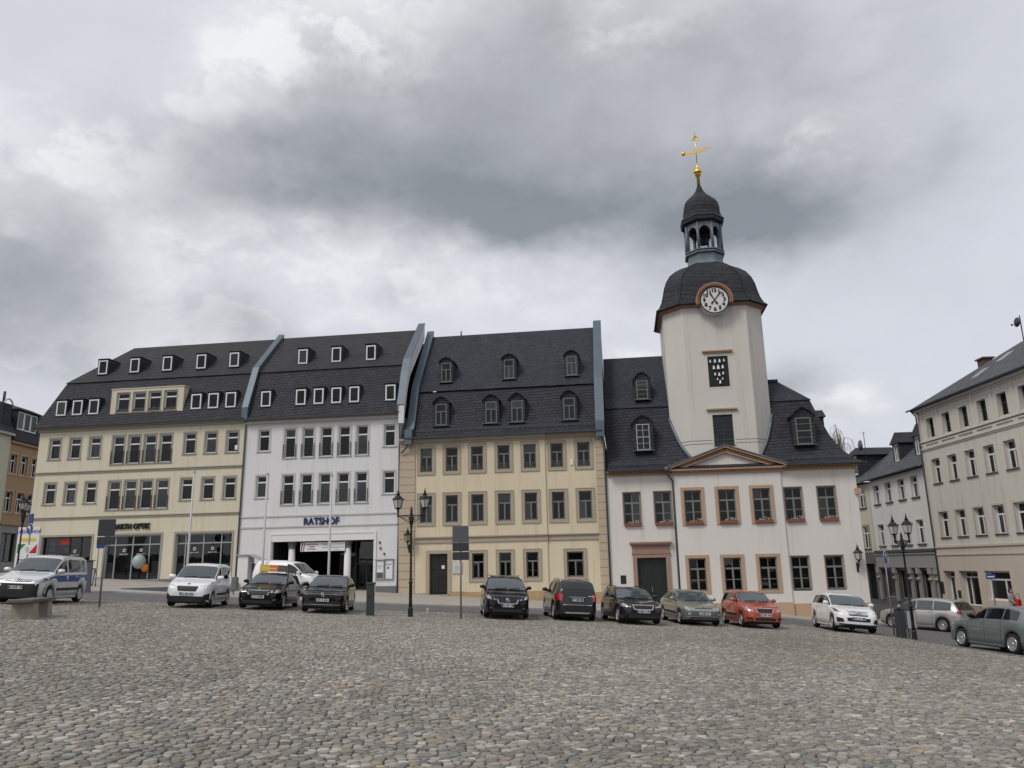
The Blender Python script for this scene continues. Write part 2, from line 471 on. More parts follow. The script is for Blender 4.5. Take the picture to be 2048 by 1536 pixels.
def cell_radii(Q, sp, seg):
    """distance from every stone centre to its joint in seg directions (the stones fill the plane like packed cells)"""
    b = np.floor(Q / (sp * 1.6)).astype(int); b -= b.min(0) - 1; W = b[:, 0].max() + 3
    key = b[:, 1] * W + b[:, 0]; order = np.argsort(key, kind='stable'); ks = key[order]; nb = (b[:, 1].max() + 3) * W
    start = np.searchsorted(ks, np.arange(nb + 1)); mx = int(np.diff(start).max())
    th = np.arange(seg) * 2 * PI / seg; E = np.stack([np.cos(th), np.sin(th)], 0); out = np.empty((len(Q), seg))
    offs = np.array([dy * W + dx for dy in (-1, 0, 1) for dx in (-1, 0, 1)])
    for c in range(0, len(Q), 4000):
        k = key[c:c + 4000]; cand = []
        for o in offs:
            s0, s1 = start[k + o], start[k + o + 1]
            i = s0[:, None] + np.arange(mx)[None]; ok = i < s1[:, None]
            cand.append(np.where(ok, order[np.minimum(i, len(order) - 1)], -1))
        cand = np.concatenate(cand, 1); d = Q[np.maximum(cand, 0)] - Q[c:c + 4000, None]
        bad = (cand < 0) | ((d ** 2).sum(-1) < 1e-9)
        pr = d @ E; r = np.where(bad[..., None] | (pr < 1e-6), 9., (d ** 2).sum(-1)[..., None] / 2 / np.maximum(pr, 1e-6))
        out[c:c + 4000] = r.min(1)
    r = np.minimum(out, sp * .86)
    for _ in range(2): r = np.minimum(r, .5 * r + .25 * (np.roll(r, 1, 1) + np.roll(r, -1, 1)))
    r = r - .0024 - np.abs(RNG.normal(0, .0025, (len(Q), 1)))
    return np.maximum(r * (1 + RNG.normal(0, .02, r.shape)), .012), None

def build_cobbles():
    """every stone of the square is a domed pebble of its own colour"""
    sp = .104
    rows = []
    y = 5.2; r = 0
    while y < 38.6:
        half = .72 * y + 3.0
        xs = np.arange(-half, min(half, 15.4), sp) + (sp / 2 if r % 2 else 0)
        rows.append(np.stack([xs, np.full_like(xs, y)], 1)); y += sp * .88; r += 1
    P = np.concatenate(rows)
    P += RNG.normal(0, 1, P.shape) * np.array([.031, .020])
    lim = square_y(P[:, 0])
    P = P[(P[:, 1] < lim) & (P[:, 0] < 15.3)]
    n = len(P)
    AX = 1.22                                   # stones lie a little longer across the square
    rad, ang = cell_radii(P / np.array([AX, 1.]), sp, 16)
    ph = RNG.uniform(0, 6.28, (n, 2)); hgt = RNG.normal(0, .0032, n); tilt = RNG.normal(0, .032, (n, 2))
    # stone colours
    pal = np.array([(.26, .245, .22), (.22, .21, .19), (.30, .285, .255), (.35, .335, .30), (.175, .168, .155), (.27, .235, .185), (.30, .25, .18), (.12, .135, .145), (.22, .18, .145), (.42, .40, .37), (.19, .195, .19)])
    wt = np.array([.17, .15, .15, .12, .15, .07, .035, .04, .02, .065, .08]); wt /= wt.sum()
    col = pal[RNG.choice(len(pal), n, p=wt)] * np.array([1.02, 1.01, .985]) * np.exp(RNG.normal(0, .18, (n, 1)))
    # soft wear patches over the square and a rusty spot
    def fld(f, s):
        k = np.zeros(n)
        g = np.random.default_rng(s)
        for _ in range(9):
            a = g.uniform(0, 6.28); q = f * g.uniform(.5, 1.6)
            k += np.sin(P[:, 0] * q * math.cos(a) + P[:, 1] * q * math.sin(a) + g.uniform(0, 6.28))
        return k / 3.
    col *= (1 + .10 * fld(.35, 3) + .06 * fld(1.3, 4))[:, None].clip(.7, 1.35)
    rust = np.exp(-((P[:, 0] - 8.4) / 1.1) ** 2 - ((P[:, 1] - 20.6) / .6) ** 2) * RNG.uniform(.1, 1, n)
    rust = np.maximum(rust, .7 * np.exp(-((P[:, 0] + 2.6) / .5) ** 2 - ((P[:, 1] - 12.2) / .35) ** 2) * RNG.uniform(.2, 1, n))
    col = col * (1 - rust[:, None] * .6) + np.array([.33, .17, .07]) * rust[:, None] * .6
    V = []; F4 = []; F3 = []; C = []; base = 0
    for near in (True, False):
        idx = np.nonzero((P[:, 1] < 14) == near)[0]
        seg = 16 if near else 8
        prof = [(1.0, -.025), (.985, -.003), (.92, .0035), (.6, .0055)] if near else [(1.0, -.02), (.95, .002), (.6, .005)]
        m = len(idx); th = np.arange(seg) * 2 * PI / seg
        rr = rad[idx][:, ::16 // seg]
        ex = rr * np.cos(th)[None] * AX; ey = rr * np.sin(th)[None]
        blocks = []
        for k, h in prof:
            X = P[idx, :1] + ex * k; Y = P[idx, 1:] + ey * k
            Z = gz0(P[idx, 0], P[idx, 1])[:, None] + h + hgt[idx, None] + tilt[idx, :1] * ex * k + tilt[idx, 1:] * ey * k
            blocks.append(np.stack([X, Y, Z], -1))
        cen = np.stack([P[idx, 0], P[idx, 1], gz0(P[idx, 0], P[idx, 1]) + .006 + hgt[idx]], -1)[:, None, :]
        vv = np.concatenate(blocks + [cen], 1)          # m, seg*rings+1, 3
        nv = vv.shape[1]; off = base + np.arange(m)[:, None] * nv
        for ring in range(len(prof) - 1):
            j = np.arange(seg); k = (j + 1) % seg
            q = np.stack([ring * seg + j, ring * seg + k, (ring + 1) * seg + k, (ring + 1) * seg + j], -1)
            F4.append((off[:, :, None] + q[None]).reshape(-1, 4))
        j = np.arange(seg); k = (j + 1) % seg; rg = (len(prof) - 1) * seg
        q = np.stack([rg + j, rg + k, np.full(seg, nv - 1)], -1)
        F3.append((off[:, :, None] + q[None]).reshape(-1, 3))
        V.append(vv.reshape(-1, 3)); C.append(np.repeat(col[idx], nv, 0)); base += m * nv
    V = np.concatenate(V); F4 = np.concatenate(F4); F3 = np.concatenate(F3); C = np.concatenate(C)
    me = bpy.data.meshes.new('cobblestones')
    me.vertices.add(len(V)); me.vertices.foreach_set('co', V.astype(np.float32).ravel())
    nl = len(F4) * 4 + len(F3) * 3
    me.loops.add(nl); me.loops.foreach_set('vertex_index', np.concatenate([F4.ravel(), F3.ravel()]).astype(np.int32))
    me.polygons.add(len(F4) + len(F3))
    st = np.concatenate([np.arange(len(F4)) * 4, len(F4) * 4 + np.arange(len(F3)) * 3]).astype(np.int32)
    me.polygons.foreach_set('loop_start', st)
    me.polygons.foreach_set('use_smooth', np.ones(len(st), bool))
    me.update(calc_edges=True)
    at = me.color_attributes.new('stone', 'FLOAT_COLOR', 'POINT')
    at.data.foreach_set('color', np.concatenate([C, np.ones((len(C), 1))], 1).astype(np.float32).ravel())
    me.materials.append(MAT['cobble'])
    o = link('cobblestones', me)
    tag(o, 'rounded grey and beige river cobbles paving the whole square', 'paving', kind='structure')
build_ground()
build_cobbles()
# ------------------------------------------------------------------ facade pieces (local axes: x along the wall, y into the building, z up)
def wall_mesh(m, u0, u1, z0, z1, holes, w=0., depth=.24):
    us = sorted({u0, u1, *[h[0] for h in holes], *[h[1] for h in holes]}); us = [u for u in us if u0 - 1e-6 <= u <= u1 + 1e-6]
    zs = sorted({z0, z1, *[h[2] for h in holes], *[h[3] for h in holes]}); zs = [z for z in zs if z0 - 1e-6 <= z <= z1 + 1e-6]
    for a, b in zip(us[:-1], us[1:]):
        run = None
        for c, d in zip(zs[:-1], zs[1:]):
            mu, mz = (a + b) / 2, (c + d) / 2
            inside = any(h[0] < mu < h[1] and h[2] < mz < h[3] for h in holes)
            if not inside: m.quad((a, w, c), (b, w, c), (b, w, d), (a, w, d))
    for a, b, c, d in holes:
        if b <= u0 or a >= u1: continue
        y = w + depth
        m.quad((a, w, c), (a, w, d), (a, y, d), (a, y, c)); m.quad((b, w, d), (b, w, c), (b, y, c), (b, y, d))
        m.quad((a, w, d), (b, w, d), (b, y, d), (a, y, d)); m.quad((b, w, c), (a, w, c), (a, y, c), (b, y, c))

def rect_frame(m, u0, u1, z0, z1, t, y0, y1, bottom=True):
    m.box(u0, u0 + t, y0, y1, z0 if not bottom else z0 + t, z1 - t); m.box(u1 - t, u1, y0, y1, z0 if not bottom else z0 + t, z1 - t)
    m.box(u0, u1, y0, y1, z1 - t, z1)
    if bottom: m.box(u0, u1, y0, y1, z0, z0 + t)

_wc = {}
def _cached(key, fn):
    if key not in _wc: _wc[key] = fn()
    return _wc[key]

def pane_mesh(cells, y, mat):
    m = MB()
    for a, b, c, d in cells:
        t1, t2 = RNG.normal(0, .005), RNG.normal(0, .004)
        m.quad((a, y + t1, c), (b, y - t1, c), (b, y - t1 + t2, d), (a, y + t1 + t2, d))
    me = m.mesh('pane', mat)
    if mat is MAT['pane']:      # now and then a coated pane that mirrors more sky
        me.materials.append(MAT['pane_bright'])
        for p in me.polygons: p.material_index = int(RNG.random() < .22)
    return me

def window(parent, u0, u1, z0, z1, style, wf=0., depth=.15, fmat=None, surround=None, smat=None, sill=None, silmat=None, extra=None, name='window', child_of=None):
    """frame mesh with pane / sill / surround / curtain as its sub-parts"""
    w, h = round(u1 - u0, 2), round(z1 - z0, 2)
    fm = fmat or MAT['white_frame']
    cells = []
    def frame():
        m = MB(); t = .075
        rect_frame(m, 0, w, 0, h, t, -.035, .035)
        if style == 'modern':
            k = h * .70; m.box(t, w - t, -.045, .04, k - .045, k + .045)
        elif style == 'old':
            k = h * .645; m.box(t, w - t, -.05, .035, k - .045, k + .045); m.box(w / 2 - .045, w / 2 + .045, -.05, .035, t, k - .045)
        elif style == 'th':
            k = h * .67; m.box(t, w - t, -.055, .035, k - .05, k + .05); m.box(w / 2 - .05, w / 2 + .05, -.055, .035, t, k - .05)
            m.box(w / 2 - .02, w / 2 + .02, -.03, .03, k + .05, h - t)
            for a, b in ((t, w / 2 - .05), (w / 2 + .05, w - t)): m.box(a, b, -.03, .03, k * .5 - .02, k * .5 + .02)
        elif style == 'cross4':
            for q in (.34, .5, .78): m.box(t, w - t, -.03, .03, h * q - (.035 if q == .5 else .018), h * q + (.035 if q == .5 else .018))
            m.box(w / 2 - .03, w / 2 + .03, -.04, .03, t, h - t)
        elif style == 'tee':
            k = h * .68; m.box(t, w - t, -.05, .035, k - .05, k + .05); m.box(w * .5 - .04, w * .5 + .04, -.05, .035, t, k - .05)
        elif style == 'half':
            m.box(t, w - t, -.05, .035, h * .58 - .035, h * .58 + .035)
        return m.mesh('window', fm)
    me = _cached(('f', w, h, style, fm.name), frame)
    o = link(name, me, parent, (u0, wf + depth, z0))
    t = .05
    if style == 'modern': cells = [(t, w - t, t, h * .70), (t, w - t, h * .70, h - t)]
    elif style in ('old', 'tee'):
        k = h * .65; cells = [(t, w / 2, t, k), (w / 2, w - t, t, k), (t, w - t, k, h - t)]
    elif style == 'th':
        k = h * .67; cells = [(t, w / 2, t, k), (w / 2, w - t, t, k), (t, w / 2, k, h - t), (w / 2, w - t, k, h - t)]
    else: cells = [(t, w - t, t, h - t)]
    link('pane', pane_mesh(cells, 0., MAT['pane']), o)
    if surround:
        def sm():
            m = MB(); s = surround[0]; p = surround[1]; b = surround[2] if len(surround) > 2 else s
            m.box(-s, 0, -p, .015, -b, h + s); m.box(w, w + s, -p, .015, -b, h + s); m.box(0, w, -p, .015, h, h + s)
            if b > 0: m.box(0, w, -p, .015, -b, 0)
            if len(surround) > 3:       # an outer raised fillet
                e = .035; q = p + .02
                m.box(-s - e, -s + .02, -q, .012, -b - e, h + s + e); m.box(w + s - .02, w + s + e, -q, .012, -b - e, h + s + e)
                m.box(-s + .02, w + s - .02, -q, .012, h + s - .02, h + s + e); m.box(-s + .02, w + s - .02, -q, .012, -b - e, -b + .02)
            return m.mesh('surround', smat)
        link('surround', _cached(('s', w, h, surround, smat.name), sm), o, (0, -depth, 0))
    if sill:
        def si():
            m = MB(); m.box(-sill[0], w + sill[0], -depth - sill[1], -.036, -sill[2], .005); return m.mesh('sill', silmat)
        link('sill', _cached(('l', w, sill, depth, silmat.name), si), o)
    if extra == 'rail':
        def rl():
            m = MB()
            for k in range(6): m.box(-.06, w + .06, -depth - .07, -depth - .055, .08 + k * .15, .095 + k * .15)
            for a in (-.07, w + .05): m.box(a, a + .02, -depth - .075, -depth - .035, .0, .9)
            return m.mesh('railing', MAT['anthracite'])
        link('railing', _cached(('r', w, depth), rl), o)
    return o

def blind(o, kind, w, h):
    if kind == 'lamella':
        m = MB(); n = int(w / .085)
        for k in range(n):
            a = .07 + (w - .14) * k / n; m.quad((a, .10, .08), (a + (w - .14) / n * .62, .13, .08), (a + (w - .14) / n * .62, .13, h * .98), (a, .10, h * .98))
        m.build('blind', MAT['blind'], o)
    elif kind == 'curtain':
        m = MB(); n = 22; pts = []
        for k in range(n + 1): pts.append((.05 + (w - .1) * k / n, .10 + .025 * math.sin(k * 1.9)))
        for (a, y0), (b, y1) in zip(pts[:-1], pts[1:]): m.quad((a, y0, .04), (b, y1, .04), (b, y1, h * .97), (a, y0, h * .97))
        m.build('curtain', MAT['curtain'], o)
    elif kind == 'half':
        m = MB(); m.box(.05, w - .05, .09, .1, h * .45, h * .97); m.build('curtain', MAT['curtain'], o)
    elif kind == 'swag':
        m = MB(); m.quad((.05, .1, h * .6), (w * .5, .1, h * .68), (w * .5, .1, h * .72), (.05, .1, h * .72)); m.quad((w * .5, .1, h * .68), (w - .05, .1, h * .45), (w - .05, .1, h * .72), (w * .5, .1, h * .72))
        m.build('curtain', MAT['curtain'], o)
    elif kind == 'warm':
        m = MB(); m.box(.04, w - .04, .09, .1, .03, h * .64); m.build('blind', MAT['warm_blind'], o)

def pipe_mb(pts, r=.055): return MB().tube(pts, r, 8)

def gutter_mb(u0, u1, w, z, r=.085):
    m = MB(); n = 7; rg = []
    for u in (u0, u1):
        rg.append([(u, w + r * math.cos(PI + PI * k / (n - 1)), z + r * math.sin(PI + PI * k / (n - 1))) for k in range(n)] + [(u, w + (r - .012) * math.cos(2 * PI - PI * k / (n - 1)), z + (r - .012) * math.sin(2 * PI - PI * k / (n - 1))) for k in range(n)])
    return m.loft(rg, True, True)

def box_dormer(parent, uc, z0, z1, w_win, wf, wback, side, name='dormer'):
    """flat roofed dormer with slated cheeks and a white window"""
    hw = w_win / 2; c = .07
    m = MB()
    u0, u1 = uc - hw - c, uc + hw + c
    m.box(u0, uc - hw, wf, wback, z0 - .1, z1 + .1); m.box(uc + hw, u1, wf, wback, z0 - .1, z1 + .1)
    m.box(uc - hw, uc + hw, wf + .03, wback, z0 - .1, z0); m.box(uc - hw, uc + hw, wf + .02, wback, z1, z1 + .1)
    m.box(uc - hw, uc + hw, wf + .5, wf + .55, z0, z1)
    m.box(u0 - .02, u1 + .02, wf - .04, wback, z1 + .1, z1 + .13)
    o = m.build(name, MAT['slate_steep'], parent, uvproj=True)
    fr = MB(); rect_frame(fr, uc - hw, uc + hw, z0, z1, .085, wf - .02, wf + .05)
    fr.build('window_frame', MAT['white_frame'], o)
    me = pane_mesh([(uc - hw + .07, uc + hw - .07, z0 + .07, z1 - .07)], wf + .03, MAT['pane']); link('pane', me, o)
    cu = MB(); cu.quad((uc - hw + .07, wf + .12, z0 + .07), (uc + hw - .07, wf + .12, z0 + .07), (uc + hw - .07, wf + .12, z1 - .07), (uc - hw + .07, wf + .12, z1 - .07))
    if RNG.random() < .6: cu.build('curtain', MAT['blind'], o)
    s = MB(); s.box(u0 + .02, u1 - .02, wf - .09, wf - .021, z0 - .05, z0 - .01); s.build('sill', MAT['zinc'], o)
    return o

def gable_dormer(parent, uc, z0, zw, zpk, w_win, w_box, wf, wback, style='half', fm='grey_frame', rmat='slate_diag', name='dormer'):
    """small gabled dormer, slate hung, with a curved eave"""
    hw, hb = w_win / 2, w_box / 2
    m = MB()
    zs = zw + .12
    # front with opening, cheeks
    m.box(uc - hb + .06, uc - hw, wf, wback, z0 - .06, zs + .05); m.box(uc + hw, uc + hb - .06, wf, wback, z0 - .06, zs + .05)
    m.box(uc - hw, uc + hw, wf + .01, wback, zw, zs + .05); m.box(uc - hw, uc + hw, wf + .01, wback, z0 - .06, z0)
    m.box(uc - hw, uc + hw, wf + .45, wf + .5, z0, zw)
    # gable face and roof
    g = zs + .05
    out = [(uc - hb, g - .06), (uc - hb * .55, g + (zpk - g) * .62), (uc, zpk), (uc + hb * .55, g + (zpk - g) * .62), (uc + hb, g - .06)]
    n = len(out)
    top = [(u, wf - .12, z) for u, z in out]; bk = [(u, wback + .3, z) for u, z in out]
    lo = [(u, wf - .12, z - .08) for u, z in out]
    m.poly([(u, wf + .005, z - .03) for u, z in out])
    for k in range(n - 1):
        m.quad(top[k], top[k + 1], bk[k + 1], bk[k]); m.quad(lo[k + 1], lo[k], (lo[k][0], wback, lo[k][2]), (lo[k + 1][0], wback, lo[k + 1][2])); m.quad(top[k + 1], top[k], lo[k], lo[k + 1])
    o = m.build(name, MAT[rmat], parent, uvproj=True, fix=True)
    fr = MB(); rect_frame(fr, uc - hw, uc + hw, z0, zw, .06, wf + .0, wf + .06); h = zw - z0
    if style == 'half':
        fr.box(uc - hw + .06, uc + hw - .06, wf - .01, wf + .06, z0 + h * .64 - .03, z0 + h * .64 + .03); fr.box(uc - .03, uc + .03, wf - .01, wf + .06, z0 + .06, z0 + h * .64)
    else:
        for q in (.26, .5, .76): fr.box(uc - hw + .06, uc + hw - .06, wf + .005, wf + .05, z0 + h * q - (.03 if q == .5 else .015), z0 + h * q + (.03 if q == .5 else .015))
        if style == 'cross4': fr.box(uc - .02, uc + .02, wf + .005, wf + .05, z0 + .06, zw - .06)
    fr.build('window_frame', MAT[fm], o)
    link('pane', pane_mesh([(uc - hw + .05, uc + hw - .05, z0 + .05, z0 + h * .63), (uc - hw + .05, uc + hw - .05, z0 + h * .63, zw - .05)], wf + .03, MAT['pane']), o)
    cu = MB(); cu.quad((uc - hw + .05, wf + .14, z0 + .05), (uc + hw - .05, wf + .14, z0 + .05), (uc + hw - .05, wf + .14, zw - .05), (uc - hw + .05, wf + .14, zw - .05))
    cu.build('curtain', MAT['curtain'] if RNG.random() < .5 else MAT['blind'], o)
    s = MB(); s.box(uc - hb + .0, uc + hb - .0, wf - .12, wf - .002, z0 - .07, z0 - .03); s.build('sill', MAT['zinc'], o)
    return o

def parapet(parent, u0, u1, prof, h, name='fire_wall_coping', mat='zinc', cheek=None):
    """zinc clad fire wall following the roof line; prof = (w, z) points of the roof"""
    m = MB(); rings = []
    for w, z in prof: rings.append([(u0, w, z - .6), (u1, w, z - .6), (u1 + .03, w, z + h), (u0 - .03, w, z + h)])
    m.loft(rings, True, True)
    o = m.build(name, MAT[mat], parent)
    return o

def snow_guards(parent, u0, u1, w, z, n):
    m = MB()
    for k in range(n):
        u = u0 + (u1 - u0) * k / (n - 1); m.box(u - .012, u + .012, w - .03, w, z, z + .22)
    for q in (.10, .19): m.box(u0, u1, w - .035, w - .022, z + q, z + q + .018)
    return m.build('snow_guard', MAT['zinc_dark'], parent)

FAC = (0, 48, 0)
# ------------------------------------------------------------------ cream shop house with the optician
def shop_house():
    b = thing('shop_house', 'long cream building with optician shop windows and slate mansard roof with hipped left end', 'building', FAC, YAW)
    holes = []; wins = []
    singles = [-31.77, -30.26, -28.77]; talls = [-27.04, -25.88, -24.73, -23.58]; rights = [-21.85, -20.35, -18.83]
    for row, (zt, zs, zl) in enumerate(((10.71, 9.30, 8.81), (7.66, 6.25, 5.76))):
        for c in singles + rights: wins.append((c - .39, c + .39, zs, zt, row, 0))
        for c in talls: wins.append((c - .41, c + .41, zl, zt, row, 1))
    shops = [(-31.93, -28.29, 1.15, 4.07), (-27.26, -23.36, 1.15, 4.07), (-22.31, -18.43, .98, 4.07)]
    holes = [w[:4] for w in wins]
    m = MB(); wall_mesh(m, -33.02, -17.99, -1.0, 11.45, holes + shops, 0, .25)
    m.quad((-33.02, 0, -1), (-33.02, 0, 11.45), (-33.02, 10, 11.45), (-33.02, 10, -1)); m.quad((-17.99, 10, -1), (-17.99, 10, 11.45), (-17.99, 0, 11.45), (-17.99, 0, -1))
    m.quad((-17.99, 10, -1), (-33.02, 10, -1), (-33.02, 10, 11.45), (-17.99, 10, 11.45))
    m.build('wall', MAT['cream'], b)
    i = MB(); i.quad((-32.9, .9, 0), (-18.1, .9, 0), (-18.1, .9, 11.4), (-32.9, .9, 11.4)); i.build('dark_backing', MAT['dark_backing'], b)
    for k, (a, c, z0, z1, row, tall) in enumerate(wins):
        o = window(b, a, c, z0, z1, 'modern', surround=(.11, .02, 0), smat=MAT['cream_trim'], sill=(.14, .07, .05), silmat=MAT['cream_trim'], extra='rail' if tall else None)
        q = RNG.random()
        if row == 1 and (k - len(wins) // 2) in (3, 6, 7, 8, 9): blind(o, 'lamella', c - a, (z1 - z0) * .69)
        elif row == 1: blind(o, 'lamella', c - a, z1 - z0) if q < .5 else None
        elif k in (0, 3, 9): blind(o, 'curtain', c - a, (z1 - z0) * .68)
        elif q < .3: blind(o, 'half', c - a, z1 - z0)
    for z in (8.34, 5.29):
        s = MB(); s.box(-33.08, -17.99, -.06, .0, z - .07, z + .07); s.box(-33.1, -17.99, -.1, -.061, z + .03, z + .075); s.build('string_course', MAT['cream_trim'], b)
    s = MB(); s.box(-33.1, -17.95, -.12, -.0, 11.2, 11.38); s.box(-33.2, -17.95, -.3, -.0, 11.38, 11.5); s.build('cornice', MAT['cream_trim'], b)
    s = MB(); s.box(-33.06, -32.0, -.04, 0, -.9, 1.45); s.box(-28.22, -27.33, -.04, 0, -.9, 1.4); s.box(-23.29, -22.38, -.04, 0, -.9, 1.22); s.box(-18.36, -17.99, -.04, 0, -.9, 1.02)
    for a, c, z0, z1 in shops: s.box(a - .07, c + .07, -.04, 0.0, -.9, z0 - .002)
    s.build('plinth', MAT['grey_plinth'], b)
    for q, (a, c, z0, z1) in enumerate(shops):
        f = MB(); rect_frame(f, a, c, z0, z1, .08, .16, .26); k = z1 - .62
        divs = {0: [a + 1.95, a + 2.75], 1: [a + .62, a + 1.85, a + 3.05], 2: [a + .62, a + 1.87, a + 3.1]}[q]
        if q: f.box(a + .08, c - .08, .165, .255, k - .04, k + .04)
        for d in divs: f.box(d - .04, d + .04, .163, .257, z0 + .08, z1 - .08)
        o = f.build('shop_window', MAT['silver_frame'] if q else MAT['dark_frame'], b)
        xs = [a + .06] + divs + [c - .06]; cells = []
        for x0, x1 in zip(xs[:-1], xs[1:]):
            cells.append((x0, x1, z0 + .06, k)); cells.append((x0, x1, k, z1 - .06))
        link('pane', pane_mesh(cells, .21, MAT['shop_pane']), o)
        s = MB(); rect_frame(s, a - .13, c + .13, z0, z1 + .13, .13, -.03, .02, False); s.build('surround', MAT['cream_trim'], o)
        if q:  # round shop emblem with white lettering on the glass
            for dx in ((1.25, 2.45) if q == 1 else (1.25, 2.5)):
                e = MB(); e.torus((a + dx, .195, z1 - .98), .085, .026, 'y', 18, 6); e.build('emblem', MAT['paper'], o)
                text('lettering', 'BARTH OPTIK', MAT['paper'], o, (a + dx, .195, z1 - 1.22), .13, extrude=.002, fit=(.62, .075))
            fr = MB(); fr.box(a + .09, a + .58, .27, .275, z0 + .09, z0 + 1.2); fr.box(c - .7, c - .09, .27, .275, z0 + .09, z0 + 1.2); fr.build('frosted_film', MAT['bin_grey'], o)
            r = MB(); r.box(a, c, .55, .6, z0, z0 + .5); r.box(a + .9, a + 1.5, .6, .66, z0 + .2, z0 + 1.0); r.build('display_shelf', MAT['anthracite'], o)
        else:
            e = MB(); e.torus((a + 2.35, .195, z1 - .95), .085, .026, 'y', 18, 6); e.build('emblem', MAT['paper'], o)
            text('lettering', 'BARTH OPTIK', MAT['paper'], o, (a + 2.35, .195, z1 - 1.2), .13, extrude=.002, fit=(.62, .075))
            e = MB(); e.box(a + 1.25, a + 1.85, .19, .2, z1 - .48, z1 - .18); e.build('red_sticker', MAT['red'], o)
            r = MB()
            for j in range(6): r.box(a + .25, a + .62, .5, .62, z0 + .3 + j * .42, z0 + .55 + j * .42); r.box(a + 1.3, a + 1.6, .6, .72, z0 + .3 + j * .42, z0 + .52 + j * .42)
            r.build('display_shelf', MAT['blind'], o)
    # two party balloons hanging in the door of the optician
    for name, x, z, r, mt, lab in (('balloon', -24.6, 2.35, .42, 'aqua', 'big pale balloon hanging before the optician shop door'), ('balloon', -24.28, 1.95, .24, 'orange', 'small orange balloon below the big pale one')):
        bb = MB(); bb.lathe([(r * math.sin(PI * k / 10) * (1.0 if k > 4 else 1.0), -r * 1.1 * math.cos(PI * k / 10)) for k in range(11)], 16)
        X, Y = at_fac(x, .18 - r); o = bb.build(name, MAT[mt], None, (X, Y, z)); tag(o, lab, 'balloon', 'balloons at the optician door')
    text('shop_lettering', 'BARTH OPTIK', MAT['letter_black'], b, (-25.47, -.06, 4.635), .46, extrude=.05, bold=.016, fit=(2.62, .38))
    # roof: steep lower slope, flatter upper slope, hip at the left
    m = MB(); L, Rr = -33.3, -17.85
    e, k, t = (-.32, 11.5), (1.0, 14.9), (4.6, 18.38)
    P = lambda u, wz: (u, wz[0], wz[1])
    hip = [(L, e), (-32.18, k), (-29.75, t)]
    D = 10.2
    m.quad(P(L, e), P(Rr, e), P(Rr, k), P(-32.18, k))
    m.quad((L, D - e[0], e[1]), (L, e[0], e[1]), (-32.18, k[0], k[1]), (-32.18, D - k[0], k[1]))
    m.quad((Rr, D - e[0], e[1]), (L, D - e[0], e[1]), (-32.18, D - k[0], k[1]), (Rr, D - k[0], k[1]))
    m.quad((L, e[0], e[1]), (L, D - e[0], e[1]), (Rr, D - e[0], e[1]), (Rr, e[0], e[1]))
    m.poly([(Rr, e[0], e[1]), (Rr, D - e[0], e[1]), (Rr, D - k[0], k[1]), (Rr, D - t[0], t[1]), (Rr, t[0], t[1]), (Rr, k[0], k[1])])
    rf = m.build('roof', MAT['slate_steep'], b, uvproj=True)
    m = MB(); o_ = .06
    m.quad(P(-32.24, (k[0] - .1, k[1] - .02)), P(Rr, (k[0] - .1, k[1] - .02)), P(Rr, t), P(-29.75, t))
    m.quad((-32.24, D - k[0], k[1]), (-32.24, k[0] - .1, k[1] - .02), (-29.75, t[0], t[1]), (-29.75, D - t[0], t[1]))
    m.quad((Rr, D - k[0], k[1]), (-32.24, D - k[0], k[1]), (-29.75, D - t[0], t[1]), (Rr, D - t[0], t[1])); m.quad((-29.75, t[0], t[1]), (Rr, t[0], t[1]), (Rr, D - t[0], t[1]), (-29.75, D - t[0], t[1]))
    m.build('upper_roof', MAT['slate_moss'], b, uvproj=True)
    for c in (-31.72, -30.50, -29.26, -21.70, -20.46, -19.21): box_dormer(b, c + .07, 12.35, 13.38, .73, .02, .9, 0)
    for c in (-29.95, -27.47, -24.96, -22.38, -19.90): box_dormer(b, c, 15.60, 16.62, .70, 1.55, 3.4, 1)
    # the wide rendered bay in the mansard
    m = MB(); bw = [(-27.45, -26.54), (-26.25, -25.36), (-25.11, -24.22), (-23.95, -23.05)]
    wall_mesh(m, -27.9, -22.55, 11.62, 13.98, [(a, c, 12.37, 13.73) for a, c in bw], -.02, .2)
    m.poly([(-22.55, -.02, 11.62), (-22.55, .9, 11.62), (-22.55, 1.4, 13.98), (-22.55, -.02, 13.98)]); m.poly([(-27.9, .9, 11.62), (-27.9, -.02, 11.62), (-27.9, -.02, 13.98), (-27.9, 1.4, 13.98)])
    m.box(-27.94, -22.5, -.06, 1.3, 13.98, 14.04); m.quad((-27.9, -.02, 11.62), (-22.55, -.02, 11.62), (-22.55, .5, 11.62), (-27.9, .5, 11.62))
    bay = m.build('bay', MAT['cream'], b)
    i = MB(); i.quad((-27.85, .7, 11.7), (-22.6, .7, 11.7), (-22.6, .7, 13.95), (-27.85, .7, 13.95)); i.build('dark_backing', MAT['dark_backing'], b)
    for a, c in bw:
        o = window(b, a + .0, c, 12.37, 13.73, 'modern', wf=-.02, surround=(.06, .02, 0), smat=MAT['cream_trim'], sill=(.08, .06, .05), silmat=MAT['cream_trim'])
    z = MB(); z.box(-28.1, -22.4, -.25, .1, 11.56, 11.615); z.build('flashing', MAT['zinc'], b)
    gutter_mb(-33.35, -17.9, -.38, 11.52).build('gutter', MAT['pipe'], b)
    pipe_mb([(-17.86, -.38, 11.45), (-17.86, -.12, 11.2), (-17.9, -.08, 10.9), (-17.98, -.08, .8)]).build('downpipe', MAT['pipe'], b)
    pp = [(-.34, 11.45), (.98, 14.88), (4.62, 18.36)]
    parapet(b, -18.10, -17.72, [(w, z) for w, z in [(-.35, 11.9), (.9, 14.95), (4.6, 18.4)]], .32)
    x = MB(); x.box(-18.6, -18.42, -.05, -.0, 9.45, 9.75); x.build('alarm_box', MAT['paper'], b)
    # raised entrance terrace and its wedge shaped ramp
    return b
shop_house()

